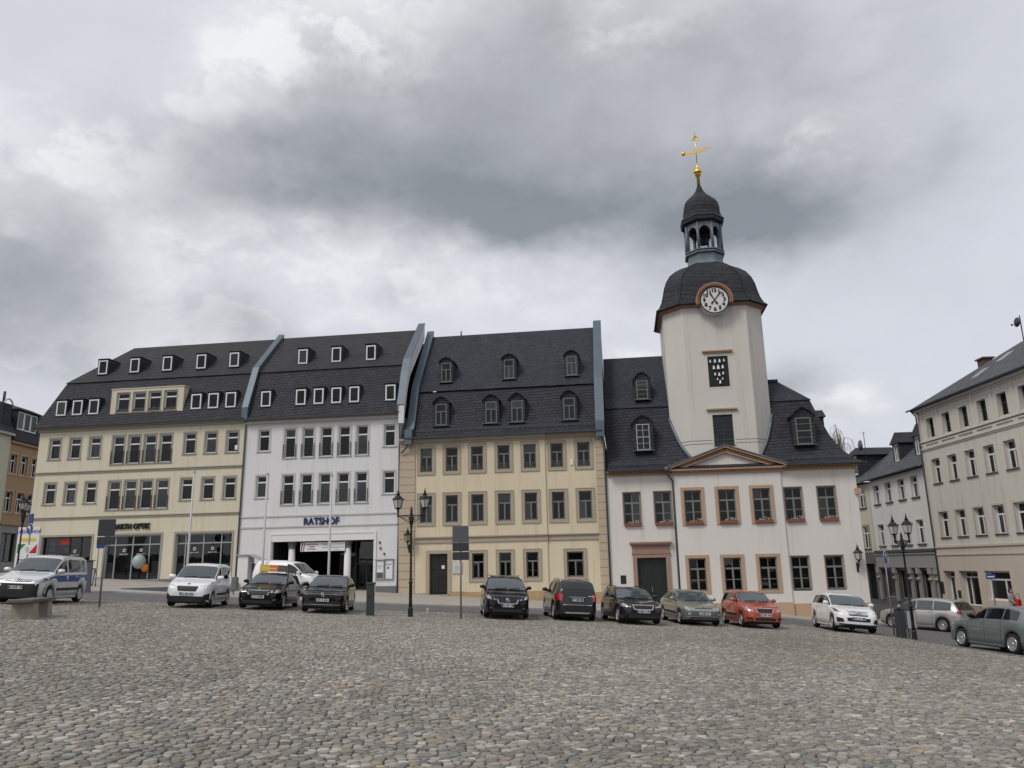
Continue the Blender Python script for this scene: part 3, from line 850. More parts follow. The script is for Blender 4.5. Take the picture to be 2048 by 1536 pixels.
# ------------------------------------------------------------------ white house with the gate
def gate_house():
    b = thing('gate_house', 'white building with a wide columned gateway and blue lettering above it', 'building', FAC, YAW)
    wins = []
    for row, (zt, zs, zl) in enumerate(((10.69, 9.26, 8.76), (7.65, 6.22, 5.73))):
        for c in (-16.6, -8.03): wins.append((c - .37, c + .37, zs, zt, row, 0))
        for c in (-14.79, -13.54, -12.30, -11.07, -9.86): wins.append((c - .375, c + .375, zl, zt, row, 1))
    gate = (-15.68, -8.96, -.75, 3.39)
    m = MB(); wall_mesh(m, -17.99, -7.32, -.9, 11.3, [w[:4] for w in wins] + [gate], 0, .25)
    m.quad((-7.32, 10, -1), (-7.32, 10, 11.3), (-7.32, 0, 11.3), (-7.32, 0, -1)); m.quad((-7.32, 10, -1), (-17.99, 10, -1), (-17.99, 10, 11.3), (-7.32, 10, 11.3))
    m.build('wall', MAT['white_wall'], b)
    i = MB(); i.quad((-17.9, .9, 4), (-7.4, .9, 4), (-7.4, .9, 11.3), (-17.9, .9, 11.3)); i.build('dark_backing', MAT['dark_backing'], b)
    for k, (a, c, z0, z1, row, tall) in enumerate(wins):
        o = window(b, a, c, z0, z1, 'modern', surround=(.12, .02, 0), smat=MAT['white_trim'], sill=(.14, .07, .05), silmat=MAT['white_trim'], extra='rail' if tall else None)
        if k in (1,): blind(o, 'swag', c - a, z1 - z0)
        elif k in (0, 5, 6): blind(o, 'swag', c - a, z1 - z0)
        elif row == 1 and tall: blind(o, 'lamella', c - a, (z1 - z0) * (.98 if k == 11 else .7))
        elif k == 8: blind(o, 'curtain', c - a, (z1 - z0) * .68)
    for z in (5.0, 4.32):
        s = MB(); s.box(-17.99, -7.35, -.05, 0, z - .05, z + .05); s.build('string_course', MAT['white_trim'], b)
    s = MB(); s.box(-17.93, -7.3, -.05, 0, 10.98, 11.1); s.box(-17.93, -7.25, -.16, 0, 11.1, 11.34); s.build('cornice', MAT['white_trim'], b)
    s = MB(); s.box(-17.9, -15.9, -.04, 0, -.8, .9); s.box(-8.8, -7.36, -.04, 0, -.8, .55); s.build('plinth', MAT['grey_plinth'], b)
    s = MB(); rect_frame(s, -15.86, -8.78, -.75, 3.93, .12, -.06, .02, False); s.box(-15.74, -8.9, -.03, .02, 3.39, 3.81); s.build('gate_surround', MAT['white_frame'], b)
    # gateway: two columns, dark passage, glazed bay at the right
    for c in (-14.51, -10.79):
        col = MB(); col.lathe([(.235, -.8), (.235, .15), (.225, .3), (.205, 2.95)], 18, (c, .45, 0))
        o = col.build('column', MAT['white_wall'], b)
        cp = MB(); cp.lathe([(.215, 2.95), (.25, 2.98), (.25, 3.06), (.22, 3.08), (.22, 3.14), (.28, 3.18), (.28, 3.24), (.24, 3.26), (.32, 3.34), (.32, 3.40)], 18, (c, .45, 0)); cp.build('capital', MAT['grey_plinth'], o)
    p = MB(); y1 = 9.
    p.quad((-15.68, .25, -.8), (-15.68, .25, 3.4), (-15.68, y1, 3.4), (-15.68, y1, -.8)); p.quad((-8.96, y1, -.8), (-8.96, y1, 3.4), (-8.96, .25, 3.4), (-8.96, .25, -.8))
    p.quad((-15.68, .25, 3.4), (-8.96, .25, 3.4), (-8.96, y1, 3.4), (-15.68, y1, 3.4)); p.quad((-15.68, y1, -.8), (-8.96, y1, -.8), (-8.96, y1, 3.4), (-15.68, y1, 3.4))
    p.build('passage', MAT['dark_backing'], b)
    g = MB(); rect_frame(g, -10.55, -8.97, -.5, 3.38, .07, 1.2, 1.28); g.box(-10.48, -9.04, 1.2, 1.28, 1.9, 1.98); g.box(-9.8, -9.74, 1.2, 1.28, -.43, 1.9); o = g.build('glazed_door', MAT['dark_frame'], b)
    link('pane', pane_mesh([(-10.5, -9.77, -.45, 1.94), (-9.77, -9.0, -.45, 1.94), (-10.5, -9.0, 1.94, 3.33)], 1.24, MAT['shop_pane']), o)
    g = MB(); rect_frame(g, -12.1, -10.9, -.5, 2.7, .06, 2.6, 2.66); o = g.build('shop_window', MAT['dark_frame'], b)
    link('pane', pane_mesh([(-12.05, -10.95, -.45, 2.65)], 2.63, MAT['shop_pane']), o)
    text('house_lettering', 'RATSHOF', MAT['letter_blue'], b, (-12.42, -.05, 4.63), .62, extrude=.03, bold=.014, fit=(2.34, .46))
    # wall lamp spots and house number at the right of the gate
    s = MB()
    for u, z in ((-8.55, 3.2), (-8.5, 2.85), (-8.25, 2.5)): s.box(u - .04, u + .04, -.08, 0, z - .06, z + .06)
    s.build('wall_spotlight', MAT['black'], b)
    # roof
    m = MB(); L, Rr = -17.86, -7.45; e, k, t = (-.32, 11.36), (1.0, 14.9), (4.6, 18.42); D = 10.2
    P = lambda u, q: (u, q[0], q[1])
    m.quad(P(L, e), P(Rr, e), P(Rr, k), P(L, k)); m.quad((Rr, D - e[0], e[1]), (L, D - e[0], e[1]), (L, D - k[0], k[1]), (Rr, D - k[0], k[1]))
    m.quad((L, e[0], e[1]), (L, D - e[0], e[1]), (Rr, D - e[0], e[1]), (Rr, e[0], e[1]))
    m.build('roof', MAT['slate_steep'], b, uvproj=True)
    m = MB(); m.quad(P(L, (k[0] - .1, k[1] - .02)), P(Rr, (k[0] - .1, k[1] - .02)), P(Rr, t), P(L, t)); m.quad((Rr, D - k[0], k[1]), (L, D - k[0], k[1]), (L, D - t[0], t[1]), (Rr, D - t[0], t[1])); m.quad(P(L, t), P(Rr, t), (Rr, D - t[0], t[1]), (L, D - t[0], t[1]))
    m.build('upper_roof', MAT['slate_moss'], b, uvproj=True)
    for c in (-16.70, -14.25, -13.01, -11.79, -10.56, -8.10): box_dormer(b, c + .06, 12.28, 13.32, .67, .02, .9, 0)
    for c in (-14.83, -12.41, -9.94): box_dormer(b, c, 15.52, 16.55, .67, 1.55, 3.4, 1)
    # right fire wall: white cheek capped in zinc
    prof = [(-.45, 11.55), (.35, 13.9), (.9, 14.95), (4.7, 18.6)]
    m = MB(); rings = []
    for w, z in prof: rings.append([(-7.34, w, z - .9), (-6.98, w, z - .9), (-6.98, w, z + .28), (-7.34, w, z + .28)])
    m.loft(rings, True, True); o = m.build('fire_wall', MAT['white_wall'], b)
    m = MB(); rings = []
    for w, z in prof: rings.append([(-7.44, w - .03, z - .1), (-7.342, w - .03, z - .1), (-7.342, w - .03, z + .283), (-6.93, w - .03, z + .283), (-6.93, w - .03, z + .34), (-7.44, w - .03, z + .34)])
    m.loft(rings, True, True); m.build('coping', MAT['zinc'], o)
    gutter_mb(-17.85, -7.2, -.38, 11.38).build('gutter', MAT['pipe'], b)
    pipe_mb([(-7.35, -.38, 11.32), (-7.35, -.1, 11.0), (-7.37, -.08, 10.7), (-7.37, -.08, -.2)]).build('downpipe', MAT['pipe'], b)
    return b
gate_house()

# ------------------------------------------------------------------ sand coloured middle house
def sand_house():
    b = thing('sand_house', 'sand yellow building with grey stone window surrounds and gabled slate dormers', 'building', FAC, YAW)
    cs = [-5.60, -3.95, -2.30, -.61, 1.04, 2.72, 4.38]
    wins = [(c - .39, c + .39, 7.50, 9.0, 0) for c in cs] + [(c - .395, c + .395, 4.32, 5.99, 1) for c in cs]
    wins += [(c - .375, c + .375, .9, 2.41, 2) for c in (-2.30, -.62, 1.04)] + [(3.12, 4.13, .9, 2.38, 2)]
    door = (-5.36, -4.23, .0, 2.42)
    m = MB()
    seg = [(-7.32, -3.165, 0.), (-3.165, 1.99, -.09), (1.99, 5.66, 0.)]
    for a, c, w in seg: wall_mesh(m, a, c, -1.6, 9.62, [h[:4] for h in wins + [door] if a < h[0] < c], w, .26)
    for u in (-3.165, 1.99): m.quad((u, -.09, -1.6), (u, 0, -1.6), (u, 0, 9.62), (u, -.09, 9.62))
    m.quad((-7.32, 10, -1.6), (-7.32, 0, -1.6), (-7.32, 0, 9.62), (-7.32, 10, 9.62)); m.quad((5.66, 0, -1.6), (5.66, 10, -1.6), (5.66, 10, 9.62), (5.66, 0, 9.62)); m.quad((5.66, 10, -1.6), (-7.32, 10, -1.6), (-7.32, 10, 9.62), (5.66, 10, 9.62))
    m.build('wall', MAT['sand'], b)
    i = MB(); i.quad((-7.2, .9, -1), (5.6, .9, -1), (5.6, .9, 9.6), (-7.2, .9, 9.6)); i.build('dark_backing', MAT['dark_backing'], b)
    for a, c, z0, z1, row in wins:
        wf = -.09 if -3.165 < a < 1.99 else 0
        o = window(b, a, c, z0, z1, 'old', wf=wf, fmat=MAT['grey_frame'], surround=(.16, .035, .16, 1), smat=MAT['sand_trim'], sill=(.0, .0, .06), silmat=MAT['anthracite'])
        if row == 0:
            r = MB(); ww = c - a
            for k in range(3): r.box(.03, ww - .03, -.17, -.155, .12 + .12 * k, .135 + .12 * k)
            for k in range(3): r.box(.2 + .17 * k, .215 + .17 * k, -.165, -.15, .03, .4)
            r.build('railing', MAT['th_frame'], o)
        if row == 1 and RNG.random() < .55: blind(o, 'curtain', c - a, (z1 - z0) * .62)
        if row == 2 and abs(a - .665) < .02:
            bl = MB(); bl.box(.07, .68, .06, .07, 1.12, 1.36); bl.build('blind', MAT['sky_blue'], o)
    # quoin strips, block by block
    for a, c in ((-7.3, -6.32), (5.105, 5.65)):
        q = MB(); z = -1.0
        while z < 9.2:
            q.box(a, c, -.07, 0.0, z + .012, min(z + .47, 9.3)); z += .482
        q.build('quoin', MAT['quoin'], b)
    s = MB()
    for a, c, w in seg:
        aa, cc = max(a, -6.32), min(c, 5.105)
        if a > -4 and c < 3: aa, cc = a - .04, c + .04
        s.box(aa, cc, w - .14, w + .0, 3.38, 3.46); s.box(aa, cc, w - .07, w, 3.08, 3.2); s.box(aa, cc, w - .05, w, 3.2, 3.38)
    s.build('string_course', MAT['sand_trim'], b)
    s = MB()
    for a, c, w in seg:
        aa, cc = (a, c) if not (a > -4 and c < 3) else (a - .1, c + .1)
        s.box(aa, cc, w - .10, w, 9.28, 9.4); s.box(aa, cc, w - .22, w, 9.4, 9.52); s.box(aa, cc, w - .33, w, 9.52, 9.62)
    s.build('cornice', MAT['sand_trim'], b)
    s = MB(); s.box(-4.0, -3.17, -.05, 0, -1.5, .15); s.box(-3.2, 2.03, -.14, -.09, -1.5, .12); s.box(1.99, 5.10, -.05, 0, -1.5, .0); s.build('plinth', MAT['stonebase'], b)
    s = MB(); s.box(-7.3, -5.6, -.02, 0, -1.5, .08); s.build('plinth', MAT['bench_stone'], b)
    # door
    d = MB(); d.box(-5.36, -4.23, .16, .22, .0, 2.42)
    for r in range(5):
        for k in range(2): d.box(-5.28 + .55 * k, -4.82 + .55 * k, .135, .161, .12 + .46 * r, .5 + .46 * r)
    o = d.build('door', MAT['door_dark'], b)
    s = MB(); rect_frame(s, -5.58, -4.01, -.6, 2.63, .2, -.05, .0, False); s.build('door_surround', MAT['sand_trim'], o)
    s = MB(); s.box(-4.62, -4.44, .128, .134, 1.52, 1.72); s.build('notice', MAT['paper'], o)
    s = MB(); s.box(-5.45, -4.1, -.35, .2, -.6, .0); s.build('doorstep', MAT['bench_stone'], o)
    p = MB(); p.box(-3.9, -3.3, -.05, 0, 1.2, 1.88); o = p.build('plaque', MAT['bin_grey'], b)
    p = MB(); p.box(-3.86, -3.34, -.056, -.051, 1.24, 1.84); p.build('plaque_face', MAT['plate'], o)
    t = MB()
    for k in range(7): t.box(-3.8, -3.8 + .42 * (.6 + .4 * ((k * 37) % 5) / 5), -.06, -.057, 1.72 - k * .07, 1.735 - k * .07)
    t.build('plaque_text', MAT['anthracite'], o)
    p = MB(); p.box(2.95 + .6, 3.71, -.06, 0, 7.6, 7.95); p.build('alarm_box', MAT['paper'], b)
    # roof
    m = MB(); L, Rr = -6.95, 5.42; prof = [(-.42, 9.66), (-.05, 9.9), (.35, 10.6), (1.2, 12.95)]; D = 10.6
    for (w0, z0), (w1, z1) in zip(prof[:-1], prof[1:]):
        m.quad((L, w0, z0), (Rr, w0, z0), (Rr, w1, z1), (L, w1, z1)); m.quad((Rr, D - w0, z0), (L, D - w0, z0), (L, D - w1, z1), (Rr, D - w1, z1))
    m.quad((L, -.42, 9.66), (L, D + .42, 9.66), (Rr, D + .42, 9.66), (Rr, -.42, 9.66))
    m.build('roof', MAT['slate_steep'], b, uvproj=True)
    m = MB(); k, t = (1.08, 12.97), (5.3, 18.03)
    m.quad((L, k[0], k[1]), (Rr, k[0], k[1]), (Rr, t[0], t[1]), (L, t[0], t[1])); m.quad((Rr, D - k[0], k[1]), (L, D - k[0], k[1]), (L, t[0], t[1]), (Rr, t[0], t[1]))
    m.build('upper_roof', MAT['slate_diag'], b, uvproj=True)
    for c in (-4.70, -1.42, .26, 3.58): gable_dormer(b, c, 10.52, 11.9, 12.46, .73, 1.15, .22, 1.1, rmat='slate_steep')
    for c in (-4.67, -.40, 3.76): gable_dormer(b, c, 13.70, 15.0, 15.45, .66, 1.04, 1.55, 3.2)
    prof = [(-.5, 9.85), (-.1, 10.0), (.3, 10.7), (1.15, 13.05), (5.3, 18.2)]
    parapet(b, -6.90, -6.45, prof, .30); parapet(b, 5.22, 5.72, prof, .34)
    p2 = MB(); p2.quad((5.725, 10, 9.3), (5.725, 5.3, 18.1), (5.725, 1.15, 12.9), (5.725, -.3, 9.3)); p2.build('gable_cladding', MAT['slate_steep'], b, uvproj=True)
    snow_guards(b, -6.3, 5.2, .02, 10.0, 34)
    gutter_mb(-6.98, 5.6, -.5, 9.66).build('gutter', MAT['zinc'], b)
    pipe_mb([(5.5, -.5, 9.6), (5.55, -.2, 9.2), (5.66, -.1, 8.8), (5.67, -.1, -.7)]).build('downpipe', MAT['zinc_dark'], b)
    pipe_mb([(-6.75, -.5, 9.6), (-6.8, -.3, 9.1), (-7.2, -.2, 8.75)]).build('downpipe', MAT['zinc_dark'], b)
    tt = MB(); tt.tube([(-4.4, 5.3, 18), (-4.4, 5.3, 18.35)], .05); tt.build('vent_pipe', MAT['pipe'], b)
    return b
sand_house()
# ------------------------------------------------------------------ town hall with its tower
def oct_ring(uc, wc, half, front, z):
    f = front; h = half
    return [(uc - f, wc - h, z), (uc + f, wc - h, z), (uc + h, wc - f, z), (uc + h, wc + f, z), (uc + f, wc + h, z), (uc - f, wc + h, z), (uc - h, wc + f, z), (uc - h, wc - f, z)]

def dentils(m, p0, p1, n, dw, dh, dy, y):
    for k in range(n):
        s = (k + .5) / n; u = p0[0] + (p1[0] - p0[0]) * s; z = p0[1] + (p1[1] - p0[1]) * s
        m.box(u - dw / 2, u + dw / 2, y - dy, y, z - dh / 2, z + dh / 2)

def town_hall():
    b = thing('town_hall', 'white town hall with terracotta window surrounds and a clock tower under a slate dome', 'building', FAC, YAW)
    up = [7.17, 9.01, 10.77, 12.76, 14.76, 16.58, 18.46]; lo = [10.77, 12.77, 14.78, 16.59, 18.47]
    wins = [(c - .51, c + .51, 3.88, 5.80, 0) for c in up] + [(c - .50, c + .50, -.03, 1.83, 1) for c in lo]
    door = (7.29, 8.98, -.75, 1.92)
    m = MB(); seg = [(5.70, 9.73, 0.), (9.73, 15.95, -.12), (15.95, 20.2, 0.)]
    for a, c, w in seg: wall_mesh(m, a, c, -3., 7.1, [h[:4] for h in wins + [door] if a < h[0] < c], w, .26)
    for u in (9.73, 15.95): m.quad((u, -.12, -3), (u, 0, -3), (u, 0, 7.1), (u, -.12, 7.1))
    m.quad((20.2, 0, -3), (20.2, 10, -3), (20.2, 10, 7.1), (20.2, 0, 7.1)); m.quad((20.2, 10, -3), (5.7, 10, -3), (5.7, 10, 7.1), (20.2, 10, 7.1))
    m.build('wall', MAT['town_white'], b)
    i = MB(); i.quad((5.8, .95, -1), (20.1, .95, -1), (20.1, .95, 7), (5.8, .95, 7)); i.build('dark_backing', MAT['dark_backing'], b)
    for k, (a, c, z0, z1, row) in enumerate(wins):
        mid = 10 < a < 15.4; wf = -.12 if 9.73 < a < 15.95 else 0
        o = window(b, a, c, z0, z1, 'th', wf=wf, fmat=MAT['th_frame'], surround=(.18, .045, .15) if mid else (.05, .012, .0), smat=MAT['terracotta'] if mid else MAT['porphyry'], sill=(.0, .0, .07), silmat=MAT['anthracite'])
        if row == 0:
            pb = MB(); pb.box(-.0, c - a, -.30, -.155, -.1, .08); p_ = pb.build('planter', MAT['rust_red'], o)
            fl = MB()
            for q in range(26): 
                x = (c - a) * (.25 + .7 * random.random()); zz = .08 + .16 * random.random() * (1 if x > .55 else .5); s = .035
                fl.lathe([(0, -s), (s, 0), (0, s)], 5, (x, -.22 + .05 * random.random(), zz))
            fl.build('planting', MAT['mint'], o)
        elif a > 16: blind(o, 'lamella', c - a, z1 - z0)
        if row == 1 and a < 11: blind(o, 'warm', c - a, z1 - z0)
        if row == 1 and a > 16: pass
    # plinth
    s = MB(); s.box(5.72, 7.0, -.05, 0, -3, -.55); s.box(9.2, 9.69, -.05, 0, -3, -.62); s.box(9.70, 15.98, -.18, -.12, -3, -.72); s.box(15.985, 20.25, -.05, 0, -3, -.80); s.box(20.2, 20.26, 0, 10, -3, -.82); s.build('plinth', MAT['pinkplinth'], b)
    # portal
    d = MB(); d.box(7.29, 8.98, .16, .22, -.75, 1.92); d.box(8.12, 8.15, .15, .161, -.75, 1.45); d.box(7.3, 8.97, .14, .161, 1.42, 1.5)
    for a in (7.42, 8.25):
        for z0, z1 in ((-.6, .1), (.25, 1.3)): d.box(a, a + .6, .145, .161, z0, z1)
    d.box(7.45, 8.85, .145, .161, 1.56, 1.86)
    dr = d.build('door', MAT['door_green'], b)
    h = MB(); h.box(8.08, 8.11, .1, .145, -.05, .25); h.build('handle', MAT['chrome'], dr)
    s = MB(); s.box(7.05, 7.29, -.1, .16, -1.2, 1.92); s.box(8.98, 9.22, -.1, .16, -1.2, 1.92); s.box(7.05, 9.22, -.1, .15, 1.92, 2.12); s.box(7.03, 9.24, -.07, 0, 2.12, 2.66); s.box(6.99, 9.28, -.13, 0, 2.14, 2.2); s.box(6.95, 9.32, -.22, 0, 2.66, 2.74); s.box(6.9, 9.37, -.28, 0, 2.74, 2.84)
    s.build('portal', MAT['porphyry'], b)
    p = MB(); p.box(6.27, 6.59, -.03, 0, .45, .93); p.build('plaque', MAT['bronze'], b)
    # cornice with dentils
    for a, e, n in ((5.74, 9.6, 26), (16.1, 20.3, 28)):
        c = MB(); c.box(a, e, -.06, 0, 6.78, 6.90); c.box(a, e, -.24, 0, 7.0, 7.09)
        if e > 20: c.box(20.3, 20.44, -.24, 10, 7.0, 7.09)
        ter = c.build('cornice', MAT['terracotta'], b)
        c = MB(); dentils(c, (a + .04, 6.95), (e - .04, 6.95), n, .075, .095, .17, 0); c.build('dentil', MAT['terracotta'], ter)
        c = MB(); c.box(a + .02, e - .02, -.055, 0, 6.9, 7.0); c.build('dentil_ground', MAT['dentil'], ter)
    # pediment
    A, Bp, ap = (9.42, 7.12), (16.28, 7.12), (12.85, 8.33)
    m = MB(); y = -.30
    def rake(p, q, t0, t1, y0, y1, mb):
        for (a, z0), (c2, z1) in ((p, q),):
            v = [(a, y0, z0 + t0), (c2, y0, z1 + t0), (c2, y0, z1 + t1), (a, y0, z0 + t1), (a, y1, z0 + t0), (c2, y1, z1 + t0), (c2, y1, z1 + t1), (a, y1, z0 + t1)]
            mb.add(v, [(0, 1, 2, 3), (3, 2, 6, 7), (4, 7, 6, 5), (0, 4, 5, 1), (0, 3, 7, 4), (1, 5, 6, 2)])
    m.box(9.55, 16.15, -.20, .1, 6.74, 6.86); m.box(9.45, 16.25, -.40, .1, 6.97, 7.08)
    for p in (A, Bp):
        rake(p, ap, -.06, .04, -.50, .1, m)
        q0 = (p[0] + (.75 if p is A else -.75), p[1] + .0); q1 = (ap[0], ap[1] - .30)
        rake(q0, q1, -.055, .045, -.34, .1, m)
    pd = m.build('pediment', MAT['terracotta'], b)
    g = MB(); g.box(9.6, 16.1, -.19, .1, 6.86, 6.97)
    for p in (A, Bp): rake((p[0] + (.4 if p is A else -.4), p[1] + .0), (ap[0], ap[1] - .13), -.10, .07, -.26, .1, g)
    g.build('dentil_ground', MAT['dentil'], pd)
    g = MB(); dentils(g, (9.65, 6.915), (16.05, 6.915), 46, .075, .085, .14, -.19)
    for p, q in (((10.1, 7.22), (12.78, 8.14)), ((12.92, 8.14), (15.6, 7.22))): dentils(g, p, q, 21, .07, .09, .13, -.26)
    g.build('dentil', MAT['terracotta'], pd)
    g = MB(); g.poly([(9.7, -.14, 7.08), (16.0, -.14, 7.08), (12.85, -.14, 8.2)]); g.build('tympanum', MAT['town_white'], pd)
    g = MB()
    for p in (A, Bp):
        g.add([(p[0] + (-.1 if p is A else .1), -.56, p[1] + .03), (ap[0], -.56, ap[1] + .06), (ap[0], 1.4, ap[1] + .06), (p[0] + (-.1 if p is A else .1), 1.2, p[1] + .03), (p[0] + (-.1 if p is A else .1), -.56, p[1] + .09), (ap[0], -.56, ap[1] + .12), (ap[0], 1.4, ap[1] + .12), (p[0] + (-.1 if p is A else .1), 1.2, p[1] + .09)],
              [(4, 5, 6, 7), (0, 1, 5, 4), (1, 0, 3, 2)])
    g.build('pediment_roof', MAT['lead'], pd)
    # bell cast mansard roof with a hip at the right
    prof = [(-.45, 7.11), (.0, 7.36), (.5, 7.96), (1.0, 8.92), (1.5, 10.42), (1.78, 11.38)]; D = 10.3
    def uh(w): return 20.3 - w
    m = MB(); L = 5.78
    for (w0, z0), (w1, z1) in zip(prof[:-1], prof[1:]):
        m.quad((L, w0, z0), (uh(w0), w0, z0), (uh(w1), w1, z1), (L, w1, z1))
        m.quad((uh(w0), w0, z0), (uh(w0), D - w0, z0), (uh(w1), D - w1, z1), (uh(w1), w1, z1))
        m.quad((uh(w0), D - w0, z0), (L, D - w0, z0), (L, D - w1, z1), (uh(w1), D - w1, z1))
    m.quad((L, -.45, 7.11), (L, D + .45, 7.11), (20.75, D + .45, 7.11), (20.75, -.45, 7.11))
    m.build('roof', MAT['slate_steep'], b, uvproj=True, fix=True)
    m = MB(); k = (1.7, 11.36); t = (5.1, 15.6); kr = (3.25, 12.95)
    m.quad((L, *k), (13., *k), (13., *t), (L, *t)); m.quad((13., D - k[0], k[1]), (L, D - k[0], k[1]), (L, *t), (13., *t)); m.poly([(13, *k), (13, D - k[0], k[1]), (13, *t)])
    m.quad((13., *k), (18.6, *k), (17.0, *kr), (13., *kr)); m.quad((18.6, *k), (18.6, D - k[0], k[1]), (17.0, D - kr[0], kr[1]), (17.0, *kr)); m.quad((18.6, D - k[0], k[1]), (13, D - k[0], k[1]), (13, D - kr[0], kr[1]), (17.0, D - kr[0], kr[1]))
    m.quad((13., *kr), (17., *kr), (17., D - kr[0], kr[1]), (13., D - kr[0], kr[1])); m.box(14, 17.02, kr[0] - .1, D - kr[0] + .1, kr[1] - .02, kr[1] + .14)
    m.build('upper_roof', MAT['slate_diag'], b, uvproj=True)
    gable_dormer(b, 8.09, 8.42, 10.05, 10.68, .82, 1.36, .42, 1.5, style='cross4', fm='silver_frame', rmat='slate_steep')
    gable_dormer(b, 17.68, 8.40, 10.02, 10.72, .90, 1.44, .42, 1.5, style='bars', fm='th_frame', rmat='slate_steep')
    gable_dormer(b, 8.25, 11.95, 13.2, 13.8, .72, 1.12, 1.9, 3.3, style='bars', fm='grey_frame')
    # dormer on the right hand hip
    d = MB(); d.box(18.2, 19.55, 3.0, 4.2, 8.9, 10.5); d.add([(18.1, 2.85, 10.45), (19.68, 2.85, 10.45), (19.68, 4.35, 10.45), (18.1, 4.35, 10.45), (18.1, 3.6, 11.0), (19.68, 3.6, 11.0)], [(0, 1, 5, 4), (2, 3, 4, 5), (1, 2, 5), (0, 3, 2, 1)]); d.build('dormer', MAT['slate_steep'], b, uvproj=True)
    snow_guards(b, 5.95, 9.3, .0, 7.4, 10); snow_guards(b, 16.4, 20.0, .0, 7.4, 11)
    gutter_mb(5.75, 9.4, -.53, 7.12).build('gutter', MAT['zinc_dark'], b); gutter_mb(16.3, 20.8, -.53, 7.12).build('gutter', MAT['zinc_dark'], b)
    pipe_mb([(9.34, -.53, 7.05), (9.36, -.4, 6.75), (9.66, -.2, 6.4), (9.66, -.15, 6.1), (9.66, -.09, -1.2)]).build('downpipe', MAT['zinc_dark'], b)
    h = MB(); h.lathe([(.12, 6.95), (.16, 7.0), (.16, 7.2), (.05, 7.2)], 10, (9.34, -.53, 0)); h.build('rain_hopper', MAT['zinc_dark'], b)
    s = MB(); s.box(20.05, 20.4, -.12, .12, 5.28, 5.62); s.build('wall_box', MAT['terracotta'], b)
    # ---- tower
    uc, wc = 12.95, 3.4; H, Fh = 3.1, 1.97
    win = (uc - .60, uc + .60, 8.50, 10.40); pan = (uc - .62, uc + .62, 12.15, 14.12)
    m = MB(); wall_mesh(m, uc - Fh, uc + Fh, 7.0, 17.45, [win, pan], wc - H, .22)
    r0, r1 = oct_ring(uc, wc, H, Fh, 7.0), oct_ring(uc, wc, H, Fh, 17.45)
    for k in range(1, 8): m.quad(r0[k], r0[(k + 1) % 8], r1[(k + 1) % 8], r1[k])
    tw = m.build('tower', MAT['tower_white'], b)
    i = MB(); i.quad((uc - 1.8, wc - H + .7, 8), (uc + 1.8, wc - H + .7, 8), (uc + 1.8, wc - H + .7, 15), (uc - 1.8, wc - H + .7, 15)); i.build('dark_backing', MAT['dark_backing'], tw)
    o = window(b, *win, 'cross4', wf=wc - H, fmat=MAT['dark_frame'], surround=(.13, .012, 0), smat=MAT['r_cream'], sill=(.03, .03, .05), silmat=MAT['anthracite'])
    blind(o, 'curtain', 1.2, 1.9)
    for z in (10.62, 14.32):
        c = MB(); c.box(uc - .88, uc + .88, wc - H - .10, wc - H, z, z + .08); c.box(uc - .92, uc + .92, wc - H - .17, wc - H, z + .08, z + .16); c.build('hood_moulding', MAT['terracotta'] if z > 12 else MAT['sand_trim'], tw)
    # carillon panel: white bells on black
    y = wc - H
    p = MB(); p.box(pan[0], pan[1], y + .05, y + .2, pan[2], pan[3]); cp = p.build('carillon_panel', MAT['letter_black'], b)
    s = MB(); rect_frame(s, pan[0] - .09, pan[1] + .09, pan[2] - .09, pan[3] + .09, .09, y - .012, y + .02); s.build('panel_border', MAT['r_cream'], cp)
    bells = [(-.46, 1.62, .13), (-.17, 1.60, .17), (.11, 1.60, .17), (.38, 1.65, .13), (-.27, 1.18, .18), (.0, 1.16, .22), (.27, 1.20, .18), (-.22, .78, .14), (.03, .73, .17), (.27, .82, .14), (-.10, .48, .11), (.21, .49, .11), (.05, .25, .17)]
    for dx, z, s in bells:
        s *= .9
        q = MB(); q.lathe([(s * .52, -.0), (s * .44, s * .25), (s * .36, s * .8), (s * .25, s * 1.25), (s * .06, s * 1.45), (s * .05, s * 1.6)], 14, (uc + dx, y - .02, pan[2] + z - .05)); q.build('bell', MAT['paper'], cp)
    # band wires low on the tower
    q = MB()
    for z in (8.62, 8.82): q.loft([oct_ring(uc, wc, H + .012, Fh + .005, z), oct_ring(uc, wc, H + .012, Fh + .005, z + .025)])
    q.build('tie_band', MAT['pipe'], tw)
    # lead flashing where the tower leaves the roof
    for s in (-1, 1):
        pts = []
        for w, z in ((.28, 7.65), (.5, 7.99), (.8, 8.5), (1.0, 8.95), (1.25, 9.7), (1.5, 10.45)):
            k = min(1, max(0, (w - (wc - H)) / (H - Fh))); pts.append((uc + s * (Fh + (H - Fh) * k + .03), w - .05, z + .04))
        MB().tube(pts, .09, 6).build('flashing', MAT['lead'], b)
    # dome
    ring = lambda h, z, k=.64: oct_ring(uc + .03 * max(0, z - 17.5) / 4, wc - .0, h, h * k, z)
    c = MB(); c.loft([ring(3.14, 17.36), ring(3.2, 17.42), ring(3.34, 17.5), ring(3.38, 17.54)], True, True); c.build('tower_cornice', MAT['hood_red'], tw)
    d = MB(); d.loft([ring(3.48, 17.5), ring(3.52, 17.56), ring(3.3, 17.78), ring(3.12, 18.2), ring(3.0, 18.7), ring(2.9, 19.2), ring(2.72, 19.7), ring(2.45, 20.2, .6), ring(2.05, 20.6, .56), ring(1.6, 20.92, .5), ring(1.25, 21.12, .42)], True, True)
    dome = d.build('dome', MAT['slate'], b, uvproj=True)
    e = MB()
